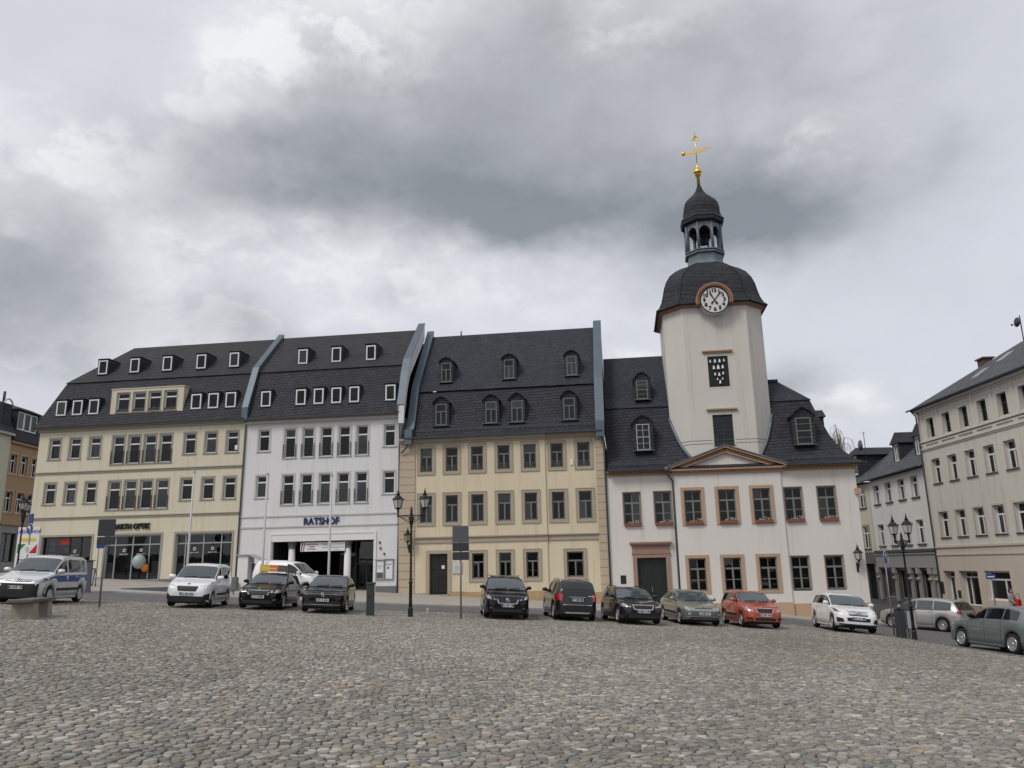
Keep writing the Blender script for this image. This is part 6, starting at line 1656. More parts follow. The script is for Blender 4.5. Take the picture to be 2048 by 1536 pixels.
# ------------------------------------------------------------------ street furniture
def lantern_head(parent, c, s=1., glass='lantern_glass', name='lantern'):
    """six sided old town lantern, base of glass at c"""
    x, y, z = c; m = MB(); q = PI / 6
    m.lathe([(.04, -.16), (.07, -.13), (.05, -.08), (.16, -.03), (.175, -.0), (.165, .01)], 6, c, q, False)
    m.lathe([(.275, .40), (.30, .40), (.30, .43), (.27, .44), (.20, .53), (.12, .60), (.085, .62), (.10, .66), (.11, .69), (.06, .71), (.05, .76), (.07, .79), (.03, .83), (.012, .97), (0, .98)], 6, c, q, False)
    for k in range(6):
        a = q + k * PI / 3
        m.tube([(x + .165 * math.cos(a), y + .165 * math.sin(a), z), (x + .27 * math.cos(a), y + .27 * math.sin(a), z + .41)], .012, 5)
        m.tube([(x + .29 * math.cos(a), y + .29 * math.sin(a), z + .42), (x + .33 * math.cos(a), y + .33 * math.sin(a), z + .47)], .014, 5)
    sc = lambda M_: setattr(M_, 'v', [(x + (a - x) * s, y + (b - y) * s, z + (d - z) * s) for a, b, d in M_.v])
    sc(m); o = m.build(name, MAT['black'], parent)
    g = MB(); g.lathe([(.155, .012), (.262, .398)], 6, c, q, False, True); sc(g); g.build('lantern_glass', MAT[glass], o)
    return o

def lamp_post(x, y, rz, label, sc=1., dz=0):
    t = thing('street_lamp', label, 'street lamp', G(x, y, dz), rz, 'double lantern street lamps'); t.scale = (sc, sc, sc)
    m = MB(); q = PI / 8
    m.lathe([(.115, -.2), (.115, .02), (.105, .04), (.10, .34), (.08, .38)], 8, (0, 0, 0), q, False)
    m.lathe([(.075, .36), (.068, .6), (.062, 1.30), (.085, 1.32), (.09, 1.37), (.062, 1.40), (.066, 1.48), (.052, 1.52), (.045, 2.4), (.038, 3.55), (.06, 3.58), (.065, 3.64), (.042, 3.68)], 14)
    m.build('pole', MAT['black'], t)
    m = MB(); m.lathe([(.045, 3.66), (.085, 3.74), (.095, 3.86), (.10, 3.98), (.065, 4.08), (.075, 4.14), (.04, 4.2), (.06, 4.26), (.045, 4.32), (.012, 4.44), (0, 4.47)], 12); m.build('finial', MAT['black'], t)
    for s in (-1, 1):
        a = MB(); a.tube([(0, 0, 4.06), (s * .3, 0, 4.065), (s * .56, 0, 4.05)], .022, 6)
        a.tube([(s * .08, 0, 3.80), (s * .22, 0, 3.83), (s * .38, 0, 3.95), (s * .54, 0, 4.03)], .016, 6)
        for cx, cz, r in ((.18, 3.95, .075), (.33, 3.99, .05), (.44, 4.02, .03)): a.torus((s * cx, 0, cz), r, .012, 'y', 14, 5)
        a.lathe([(.03, 4.0), (.05, 4.05), (.03, 4.12), (.028, 4.2), (.05, 4.22), (.03, 4.25)], 8, (s * .56, 0, 0))
        a.build('arm', MAT['black'], t)
        lantern_head(t, (s * .56, 0, 4.38), .85)
    return t
lamp_post(-4.24, 32.0, 0, 'double lantern street lamp with ornate arms left of the sand house door', .985)
lamp_post(15.47, 31.5, R(93), 'double lantern street lamp between the white compact car and the right corner', .93)
lamp_post(-25.9, 41.0, R(114), 'double lantern street lamp behind the silver service van at the left edge', .93)

def wall_lantern(u, z, label, glass, w=-.02):
    X, Y = at_fac(u, w); t = thing('wall_lantern', label, 'wall lamp', (X, Y, z), YAW, 'wall lanterns on the facades')
    m = MB(); m.box(-.05, .05, -.04, .03, -.02, .5); m.tube([(0, -.03, .05), (0, -.12, .12), (0, -.30, .25), (0, -.42, .38), (0, -.42, .52)], .03, 6); m.torus((0, -.14, .32), .09, .016, 'x', 12, 5); m.tube([(0, -.02, .45), (0, -.2, .42), (0, -.38, .38)], .016, 5)
    m.build('bracket', MAT['black'], t)
    lantern_head(t, (0, -.42, .66), .9, glass)
wall_lantern(-6.62, 2.55, 'wall lantern with amber glass on the left edge of the sand house', 'amber_glass', -.08)
wall_lantern(19.7, .92, 'wall lantern with pale glass near the right corner of the town hall', 'lantern_glass')

# traffic signs seen from behind
def sign_back(x, y, label, post_h, panels, dz=0, lean=0):
    t = thing('direction_sign', label, 'sign', G(x, y, dz), 0, 'road signs seen from behind')
    m = MB(); m.tube([(0, 0, -.3), (0, 0, post_h)], .035, 10); m.build('post', MAT['post'], t)
    for (x0, x1, z0, z1, mt, st) in panels:
        m = MB(); m.bbox(x0, x1, -.085, -.06, z0, z1, .008)
        for z in (z0 + .06, z1 - .06): m.box(x0 + .04, x1 - .04, -.06, -.04, z - .015, z + .015)
        o = m.build('sign_panel', MAT[mt], t)
        if st:
            s = MB(); s.box(st[0], st[0] + .10, -.0595, -.055, st[1], st[1] + .07); s.build('sticker', MAT['paper'], o)
sign_back(-2.22, 32.0, 'tall grey road sign seen from behind on a post left of the black people carrier', 3.66, [(-.33, .33, 3.0, 3.65, 'panel_grey', (.2, 3.08)), (-.33, .34, 2.64, 2.97, 'panel_dark', (.2, 2.68)), (-.33, .34, 2.29, 2.61, 'panel_dark', (.2, 2.34))])
sign_back(-15.62, 29.9, 'grey road sign seen from behind on a post between service van and white van', 3.27, [(-.30, .36, 2.62, 3.25, 'panel_dark', (.2, 2.68)), (-.30, .36, 2.30, 2.59, 'panel_dark', (.22, 2.34))])

def small_sign():
    x, y = -23.7, 44.7
    t = thing('pedestrian_sign', 'thin post with a small dark wayfinding finger sign before the cream shop house', 'sign', G(x, y), 0)
    m = MB(); m.tube([(0, 0, -.3), (0, 0, 2.5)], .03, 8); m.build('post', MAT['post'], t)
    m = MB(); m.box(-.12, .42, -.05, -.02, 2.1, 2.38); m.build('sign_panel', MAT['sign_blue'], t)
small_sign()

def blue_disc(name, label, x, y, zc, r, rz, H, lower=None, upper=None):
    g = float(gz(x, y)); t = thing(name, label, 'sign', (x, y, g), rz, 'blue arrow signs')
    m = MB(); m.tube([(0, 0, -.3), (0, 0, H - g)], .032, 8); m.build('post', MAT['post'], t)
    c = zc - g
    m = MB(); m.tube([(0, -.04, c), (0, -.055, c)], r, 28, False); d = m.build('sign_disc', MAT['sign_blue'], t)
    m = MB(); m.torus((0, -.055, c), r - .02, .012, 'y', 28, 4); m.build('white_rim', MAT['paper'], d)
    a = MB(); y_ = -.058
    arc = [(.10 * math.cos(R(q)) + .0, c - .02 + .14 * math.sin(R(q))) for q in range(0, 120, 15)]
    pts = [(.07, y_, c - .2)] + [(.07 - .14 * (k / 6) ** 1.2, y_, c + .02 + .1 * math.sin(k / 6 * 1.8)) for k in range(7)]
    a.tube(pts, .032, 6); tip = pts[-1]
    a.add([(tip[0] - .1, y_ - .01, tip[2] - .03), (tip[0] + .05, y_ - .01, tip[2] + .1), (tip[0] + .05, y_ - .01, tip[2] - .14)], [(0, 2, 1)])
    a.build('white_arrow', MAT['paper'], d)
    if lower:
        m = MB(); m.bbox(-.21, .21, -.055, -.035, lower - .24, lower + .24, .01); p = m.build('lower_plate', MAT['paper'], t)
        m = MB(); m.torus((0, -.057, lower), .14, .02, 'y', 20, 5); m.tube([(-.1, -.058, lower - .1), (.1, -.058, lower + .1)], .018, 5); m.build('plate_symbol', MAT['bin_grey'], p)
    if upper:
        m = MB(); m.bbox(-.22, .22, -.05, -.03, upper - .26, upper + .26, .01); m.build('upper_plate', MAT['sign_blue'], t)
    return t
blue_disc('arrow_sign', 'blue round arrow sign with white plate below on a post above the service van', -26.05, 42.0, 4.05, .31, R(-28), 4.9, 4.05 - .85 - .95 + .75 - .95, 4.62 - .95)
blue_disc('arrow_sign', 'blue round arrow sign seen edge on beside the bins at the right', 16.0, 34.3, 1.66, .31, R(48), 2.05)

def bollard():
    t = thing('pillar', 'dark grey metal pillar with a cap beside the lamp post', 'pillar', G(-5.83, 31.9), .0)
    m = MB(); m.bbox(-.145, .145, -.12, .12, -.1, 1.2, .015); m.build('housing', MAT['anthracite'], t)
    m = MB(); m.bbox(-.175, .175, -.15, .15, 1.2, 1.28, .02); m.build('cap', MAT['anthracite'], t)
    m = MB(); m.box(-.05, .05, -.126, -.121, .68, .75); m.box(-.146 - .003, .149, -.123, -.1205, .05, .06); m.build('socket_door', MAT['black'], t)
bollard()

def bins():
    t = thing('waste_bin', 'dark upright waste bin beside the lamp post at the right', 'bin', G(15.5, 32.6), R(10))
    m = MB(); m.bbox(-.15, .15, -.15, .15, -.05, 1.12, .02); m.build('housing', MAT['anthracite'], t)
    m = MB(); m.bbox(-.18, .18, -.18, .18, 1.14, 1.2, .02); m.build('lid', MAT['anthracite'], t)
    t = thing('parking_meter_box', 'pale grey box on two legs next to the dark waste bin', 'box', G(15.98, 32.7), R(8))
    m = MB(); m.bbox(-.19, .19, -.13, .13, .42, 1.12, .03); m.build('housing', MAT['bin_grey'], t)
    m = MB(); m.box(-.15, -.09, -.04, .04, -.1, .42); m.box(.09, .15, -.04, .04, -.1, .42); m.build('leg', MAT['post'], t)
    m = MB(); m.bbox(-.2, .2, -.14, .14, 1.12, 1.17, .02); m.build('lid', MAT['anthracite'], t)
    # grey litter bin by the drain pipe
    t = thing('litter_bin', 'grey litter bin on the pavement between the cream and the white building', 'bin', G(-15.1, 42.5), 0)
    m = MB(); m.bbox(-.2, .2, -.16, .16, .25, .92, .03); m.build('housing', MAT['grey_plinth'], t)
    m = MB(); m.box(-.03, .03, -.03, .03, -.1, .25); m.build('foot', MAT['post'], t)
    m = MB(); m.bbox(-.21, .21, -.17, .17, .70, .73, .01); m.build('band', MAT['post'], t)
bins()

def bench():
    t = thing('stone_bench', 'stone bench of a dark slab on two concrete blocks at the left edge', 'bench', G(-14.15, 23.2), R(14.5))
    m = MB(); m.bbox(-.33, .33, -.85, 1.25, .46, .54, .015); m.build('seat', MAT['bench_slab'], t)
    for y0, y1 in ((-.62, -.12), (.72, 1.12)):
        q = MB(); v = []
        rg = lambda e, z: [(-.30 + e, y0 + e, z), (.30 - e, y0 + e, z), (.30 - e, y1 - e, z), (-.30 + e, y1 - e, z)]
        q.loft([rg(-.02, -.1), rg(0, .03), rg(.03, .44), rg(.06, .46)], True, True); q.build('leg', MAT['bench_stone'], t)
bench()

def flag_poles():
    for x, y, h, lab in ((-18.5, 44.5, 6.7, 'white flag pole in front of the cream shop house'), (-13.9, 43.4, 6.65, 'white flag pole left of the gateway by the white house edge'), (-10.28, 43.5, 6.7, 'white flag pole before the right half of the gateway')):
        t = thing('flag_pole', lab, 'flag pole', G(x, y), 0, 'white flag poles before the buildings')
        m = MB(); m.lathe([(.075, -.1), (.07, 1.5), (.05, h - .1)], 12); m.build('pole', MAT['pole_white'], t)
        m = MB(); m.lathe([(.05, h - .1), (.08, h - .08), (.08, h - .02), (.0, h)], 12); m.box(-.12, .12, -.015, .015, h - .14, h - .11); m.build('cap', MAT['pole_white'], t)
flag_poles()

def boards():
    # tall advertising board behind the service van
    t = thing('advertising_board', 'tall white advertising board with red and green corners behind the service van', 'board', G(-29.2, 47.), R(6))
    g = float(gz(-29.2, 47.)); b0, b1 = 2.0 - g, 4.45 - g
    m = MB(); m.bbox(-.62, .62, -.06, .06, b0, b1, .01); p = m.build('panel', MAT['paper'], t)
    m = MB(); m.box(-.60, -.52, -.03, .03, -.2, b0); m.box(.52, .6, -.03, .03, -.2, b0); m.build('leg', MAT['post'], t)
    text('headline', 'LADENHOF', MAT['letter_blue'], p, (0, -.066, b1 - .28), .27, extrude=.003, bold=.006)
    q = MB(); q.add([(-.55, -.066, b0 + .9), (-.1, -.066, b0 + 1.45), (-.55, -.066, b0 + 1.45)], [(0, 1, 2)]); q.build('green_patch', MAT['green'], p)
    q = MB(); q.add([(.1, -.066, b0 + .9), (.55, -.066, b0 + .9), (.55, -.066, b0 + 1.45)], [(0, 1, 2)]); q.build('red_patch', MAT['red'], p)
    q = MB(); q.box(-.45, .45, -.067, -.061, b0 + 1.6, b0 + 1.8); q.build('yellow_patch', MAT['yellow'], p)
    q = MB(); q.box(-.42, .38, -.067, -.061, b0 + .5, b0 + .56); q.box(-.42, .2, -.067, -.061, b0 + .3, b0 + .33); q.build('blue_line', MAT['letter_blue'], p)
    # grey stele and clip frame beside the shop
    t = thing('info_stele', 'upright dark grey stele right of the service van', 'stele', G(-22.2, 41.0), R(5))
    m = MB(); m.bbox(-.22, .22, -.06, .06, -.1, 1.60, .01); m.build('panel', MAT['panel_grey'], t); m = MB(); m.box(-.3, .3, -.1, .1, 1.60, 1.64); m.build('cap', MAT['anthracite'], t)
    t = thing('clip_frame_stand', 'small leaning customer stopper frame at the cream shop wall', 'stand', G(-24.35, 45.3), R(8))
    m = MB(); m.add([(-.25, -.2, 0), (.25, -.2, 0), (.25, 0, .95), (-.25, 0, .95), (-.25, -.17, 0), (.25, -.17, 0), (.25, .03, .95), (-.25, .03, .95)], [(0, 1, 2, 3), (5, 4, 7, 6), (0, 4, 5, 1), (1, 5, 6, 2), (2, 6, 7, 3), (3, 7, 4, 0)]); m.box(-.25, -.22, .0, .3, 0, .03); m.tube([(-.24, .02, .93), (-.24, .3, 0)], .015, 5); m.tube([(.24, .02, .93), (.24, .3, 0)], .015, 5); m.build('frame', MAT['anthracite'], t)
    m = MB(); m.add([(-.2, -.182, .1), (.2, -.182, .1), (.2, -.02, .88), (-.2, -.02, .88)], [(0, 1, 2, 3)]); m.build('poster', MAT['bin_grey'], t)
    # white stall with a hinged flap by the white house
    t = thing('news_cabinet', 'white cabinet with an open flap roof at the left edge of the white house', 'cabinet', G(-15.75, 46.6), R(-8))
    m = MB(); m.bbox(-.5, .15, -.4, .4, -.1, 1.95, .02); m.build('housing', MAT['white_frame'], t)
    m = MB(); m.add([(-.6, -.5, 1.97), (.15, -.5, 1.97), (.15, .5, 1.97), (-.6, .5, 1.97), (-.6, -.5, 2.03), (.15, -.5, 2.03), (.15, .5, 2.03), (-.6, .5, 2.03)], [(0, 3, 2, 1), (4, 5, 6, 7), (0, 1, 5, 4), (1, 2, 6, 5), (2, 3, 7, 6), (3, 0, 4, 7)]); m.add([(.15, -.5, 2.0), (1.0, -.5, 1.62), (1.0, .5, 1.62), (.15, .5, 2.0), (.15, -.5, 2.04), (1.0, -.5, 1.66), (1.0, .5, 1.66), (.15, .5, 2.04)], [(0, 3, 2, 1), (4, 5, 6, 7), (0, 1, 5, 4), (1, 2, 6, 5), (2, 3, 7, 6), (3, 0, 4, 7)]); m.build('roof', MAT['bin_grey'], t)
    m = MB(); m.box(.16, .9, .1, .35, .0, 1.5); m.build('display', MAT['panel_grey'], t)
    # glass notice cases on the white house
    for u, z0, z1, kind in ((-8.50, .95, 2.12, 0), (-7.92, .95, 2.15, 1)):
        X, Y = at_fac(u, -.0); t = thing('notice_case', ('notice case with a dark poster at its foot on the white house wall' if kind == 0 else 'notice case with a blue headed sheet on the white house wall'), 'notice case', (X, Y, z0), YAW, 'notice cases on the white wall')
        h = z1 - z0; m = MB(); rect_frame(m, -.27, .27, 0, h, .035, -.10, -.002); m.box(-.3, .3, -.13, -.0, h, h + .04); m.build('frame', MAT['silver_frame'], t)
        m = MB(); m.box(-.235, .235, -.05, -.01, .035, h - .035); bk = m.build('backboard', MAT['paper'], t)
        m = MB()
        if kind == 0: m.box(-.2, .2, -.056, -.051, .06, .42); m.build('poster', MAT['bench_slab'], bk)
        else: m.box(-.1, .0, -.056, -.051, .62, .76); m.build('poster', MAT['anthracite'], bk)
        m = MB(); 
        for k in range(3): m.box(-.2, .12 + .06 * (k % 2), -.056, -.051, .86 - .09 * k, .885 - .09 * k) if kind == 0 or k == 0 else m.box(-.2, .2, -.056, -.051, 1.0 - .05 * k, 1.012 - .05 * k)
        m.build('printing', MAT['sky_blue'], bk)
    # banner over the gateway
    X, Y = at_fac(-12.36, .18); t = thing('banner', 'white printed banner with red and black stripes hung in the gateway', 'banner', (X, Y, 2.75), YAW)
    m = MB(); m.bbox(-1.48, 1.48, -.012, .012, 0, .56, .004); p = m.build('cloth', MAT['paper'], t)
    for x0, mt in ((-1.44, 'letter_black'), (-1.30, 'red')):
        s = MB(); s.add([(x0, -.016, .02), (x0 + .07, -.016, .02), (x0 + .13, -.016, .54), (x0 + .06, -.016, .54)], [(0, 1, 2, 3)]); s.build('stripe', MAT[mt], p)
    for k, (tx, sz) in enumerate((('Steuerberatung', .13), ('Kanzlei', .13), ('im Rathaus', .13))): text('printing', tx, MAT['letter_black'], p, (-.72, -.016, .45 - .15 * k), sz, extrude=.001, bold=.003)
    text('printing', 'Kultur', MAT['orange'], p, (.18, -.016, .43), .19, extrude=.001, bold=.004); text('printing', 'schon Ihr Geschmack wert', MAT['sky_blue'], p, (.70, -.016, .23), .135, extrude=.001, bold=.003); text('printing', 'im Ratshof', MAT['sky_blue'], p, (.9, -.016, .08), .10, extrude=.001)
    m = MB(); 
    for x in (-1.45, 1.45): m.tube([(x, 0, .55), (x, 0, .66)], .008, 5)
    m.build('cord', MAT['black'], t)
    # blue plate on a post by the right building
    X, Y = 25.6, 42.9; g = -1.75; t = thing('street_name_sign', 'small blue street plate on a post before the corner house', 'sign', (X, Y, g), R(-35))
    m = MB(); m.tube([(0, 0, -.5), (0, 0, 2.45)], .03, 8); m.build('post', MAT['post'], t); m = MB(); m.bbox(-.22, .22, -.05, -.03, 2.16, 2.42, .01); p = m.build('sign_panel', MAT['sign_blue'], t)
    m = MB(); m.box(-.16, .16, -.055, -.0505, 2.26, 2.32); m.build('sign_band', MAT['plate'], p)
    # right hand pavement kerb and dark low wall before the corner house
boards()

def terrace():
    # low retaining wall of the raised forecourt before the cream house
    t = thing('ramp_wall', 'low dark wedge shaped ramp wall on the forecourt of the cream house', 'ramp', (0, 0, 0), 0)
    m = MB(); a, c = (-21.6, 43.4), (-16.4, 42.5); zA, zC = float(gz(*a)), float(gz(*c))
    m.add([(a[0], a[1], zA - .1), (c[0], c[1], zC - .1), (c[0], c[1], zC + .42), (a[0], a[1], zA + .04), (a[0], a[1] + .25, zA - .1), (c[0], c[1] + .25, zC - .1), (c[0], c[1] + .25, zC + .42), (a[0], a[1] + .25, zA + .04)], [(0, 1, 2, 3), (3, 2, 6, 7), (0, 4, 5, 1), (1, 5, 6, 2), (4, 7, 6, 5), (0, 3, 7, 4)])
    m.build('wall', MAT['panel_grey'], t)
    m = MB(); m.add([(a[0], a[1] + .25, zA + .035), (c[0], c[1] + .25, zC + .415), (c[0] + .3, c[1] + 4.2, zC + .50), (a[0], a[1] + 4.5, zA + .12)], [(0, 1, 2, 3)]); m.build('paving', MAT['slabs'], t)
terrace()

def roof_gear():
    t = thing('satellite_mast', 'thin mast with a dark dish on the corner house roof', 'antenna', (32.4, 46.9, 13.6), 0)
    m = MB(); m.tube([(0, 0, 0), (0, 0, 2.9)], .035, 6); m.tube([(0, 0, 1.2), (.35, 0, 1.2)], .015, 5); m.tube([(0, 0, .3), (.6, .1, .8)], .015, 5); m.build('mast', MAT['anthracite'], t)
    m = MB(); m.lathe([(.0, .05), (.18, .03), (.3, -.03), (.31, -.05)], 14); m.v = [(-.18 + z, y, 2.45 + x) for x, y, z in m.v]; m.tube([(-.2, 0, 2.2), (-.55, 0, 2.3)], .015, 5); m.lathe([(.05, 0), (.05, .12)], 8, (-.58, 0, 2.22)); m.build('dish', MAT['anthracite'], t)
    t = thing('satellite_dish', 'grey satellite dish on a mast above the narrow cream back house', 'antenna', (29.5, 64.2, 9.9), 0)
    m = MB(); m.tube([(0, 0, -.6), (0, 0, 2.1)], .03, 6); m.tube([(-.25, 0, 2.0), (.25, 0, 2.0)], .012, 5); m.build('mast', MAT['pipe'], t)
    m = MB(); m.lathe([(.0, .08), (.25, .05), (.45, -.04), (.46, -.06)], 16); m.v = [(-.35 + z * .8, y, .95 + x) for x, y, z in m.v]; m.build('dish', MAT['zinc_dark'], t)
roof_gear()

def willow():
    t = thing('weeping_tree', 'bare weeping tree whose pale hanging twigs show behind the town hall roof', 'tree', (29.8, 70, 2), 0)
    rnd = random.Random(5)
    m = MB(); m.tube([(0, 0, -4), (.1, 0, 3), (.0, .1, 7), (.15, 0, 9.5)], [.28, .22, .16, .10], 8); m.build('trunk', MAT['bark'], t)
    m = MB()
    for k in range(26):
        a = rnd.uniform(0, 6.28); r = rnd.uniform(.5, 1.5); z0 = rnd.uniform(8., 9.6); top = z0 + rnd.uniform(1.2, 2.7) - r * .2
        p = [(.1, 0, z0), (.1 + r * .35 * math.cos(a), r * .35 * math.sin(a), top), (.1 + r * .8 * math.cos(a), r * .8 * math.sin(a), top - .25), (.1 + r * math.cos(a), r * math.sin(a), top - 1.2), (.1 + r * 1.05 * math.cos(a), r * 1.05 * math.sin(a), top - rnd.uniform(2., 3.4))]
        m.tube(p, [.035, .025, .02, .014, .008], 4)
        for q in range(4):
            s = rnd.uniform(.3, .9); bx, by, bz = [p[1][i] + (p[3][i] - p[1][i]) * s for i in range(3)]
            m.tube([(bx, by, bz), (bx + rnd.uniform(-.2, .2), by + rnd.uniform(-.2, .2), bz - .7), (bx + rnd.uniform(-.25, .25), by + rnd.uniform(-.25, .25), bz - 1.6)], [.012, .009, .006], 3)
    m.build('crown', MAT['bark'], t)
willow()

# ------------------------------------------------------------------ the passer-by at the right
def person():
    x, y = 26.7, 43.2; g = -1.80
    t = thing('person', 'person in a grey jacket and dark trousers walking along the corner house wall', 'person', (x, y, g), R(200))
    me = bpy.data.meshes.new('body')
    J = {'pelvis': ((0, 0, .92), .15), 'belly': ((0, 0, 1.08), .145), 'chest': ((0, .01, 1.30), .16), 'neck': ((0, .0, 1.46), .06), 'head': ((0, .02, 1.58), .085), 'crown': ((0, .01, 1.67), .07),
         'nose': ((0, .10, 1.585), .02), 'shl': ((.17, 0, 1.40), .065), 'ell': ((.23, .06, 1.14), .048), 'wrl': ((.20, .22, 1.02), .032), 'pal': ((.19, .29, 1.0), .028),
         'shr': ((-.17, 0, 1.40), .065), 'elr': ((-.23, .0, 1.13), .048), 'wrr': ((-.24, .1, .90), .032), 'par': ((-.24, .13, .83), .028),
         'hil': ((.09, 0, .86), .105), 'knl': ((.10, .14, .48), .068), 'anl': ((.09, .10, .09), .045), 'tol': ((.09, .26, .03), .035), 'hir': ((-.09, 0, .86), .105), 'knr': ((-.10, -.02, .47), .068), 'anr': ((-.1, -.24, .14), .045), 'tor': ((-.1, -.12, .03), .035)}
    E = [('pelvis', 'belly'), ('belly', 'chest'), ('chest', 'neck'), ('neck', 'head'), ('head', 'crown'), ('head', 'nose'), ('chest', 'shl'), ('shl', 'ell'), ('ell', 'wrl'), ('wrl', 'pal'), ('chest', 'shr'), ('shr', 'elr'), ('elr', 'wrr'), ('wrr', 'par'), ('pelvis', 'hil'), ('hil', 'knl'), ('knl', 'anl'), ('anl', 'tol'), ('pelvis', 'hir'), ('hir', 'knr'), ('knr', 'anr'), ('anr', 'tor')]
    for sd, pal in ((1, 'pal'), (-1, 'par')):
        p = J[pal][0]
        for k in range(4):
            n = 'f%d%s' % (k, pal); J[n] = ((p[0] + (k - 1.5) * .018, p[1] + .05, p[2] - .05 - .01 * (k in (1, 2))), .0085); E.append((pal, n))
        J['th' + pal] = ((p[0] - sd * .045, p[1] + .03, p[2] - .02), .010); E.append((pal, 'th' + pal))
    names = list(J); me.from_pydata([J[n][0] for n in names], [(names.index(a), names.index(b)) for a, b in E], [])
    o = link('body_skin', me)
    sk = o.modifiers.new('skin', 'SKIN'); 
    for i, n in enumerate(names): me.skin_vertices[0].data[i].radius = (J[n][1], J[n][1]); me.skin_vertices[0].data[i].use_root = (n == 'pelvis')
    sb = o.modifiers.new('sub', 'SUBSURF'); sb.levels = sb.render_levels = 1
    bpy.context.view_layer.update()
    full = bpy.data.meshes.new_from_object(o.evaluated_get(bpy.context.evaluated_depsgraph_get())); bpy.data.objects.remove(o)
    for mt in ('coat_grey', 'jeans', 'skin'): full.materials.append(MAT[mt])
    for p in full.polygons:
        c = p.center; p.use_smooth = True
        p.material_index = 1 if c.z < .84 and abs(c.x) < .2 else (2 if c.z > 1.49 or c.y > .23 or (c.z < .90 and c.x < -.2) else 0)
    b = link('body', full, t)
    m = MB(); m.lathe([(.0, 1.725), (.06, 1.715), (.098, 1.66), (.105, 1.60), (.10, 1.52), (.085, 1.46)], 14, (0, -.015, 0)); m.v = [(x_, y_ if y_ < .03 else .03 + (y_ - .03) * (.9 if z_ > 1.64 else .1), z_) for x_, y_, z_ in m.v]; m.build('hair', MAT['hair'], b)
    m = MB()
    for s in (-1, 1): m.lathe([(0, -.012), (.012, 0), (0, .012)], 6, (s * .033, .098, 1.60))
    m.box(-.022, .022, .096, .103, 1.545, 1.553); m.build('face_feature', MAT['hair'], b)
    bx = thing('shoulder_bag', 'red shoulder bag carried by the person at the right', 'bag', (x + .27, y - .12, g + .78), R(20))
    m = MB(); m.bbox(-.17, .17, -.08, .08, 0, .36, .05); m.build('pouch', MAT['red'], bx)
    m = MB(); m.tube([(-.14, 0, .34), (-.10, 0, .62), (.0, 0, .68), (.10, 0, .62), (.14, 0, .34)], .014, 6); m.build('strap', MAT['red'], bx)
person()

# small ochre marker stone on the square near the lamp
m = MB(); m.bbox(-.07, .07, -.06, .06, -.05, .22, .02); o = m.build('marker_stone', MAT['quoin'], None, G(-3.95, 35.6)); tag(o, 'small ochre marker stone on the cobbles right of the lamp post', 'marker')
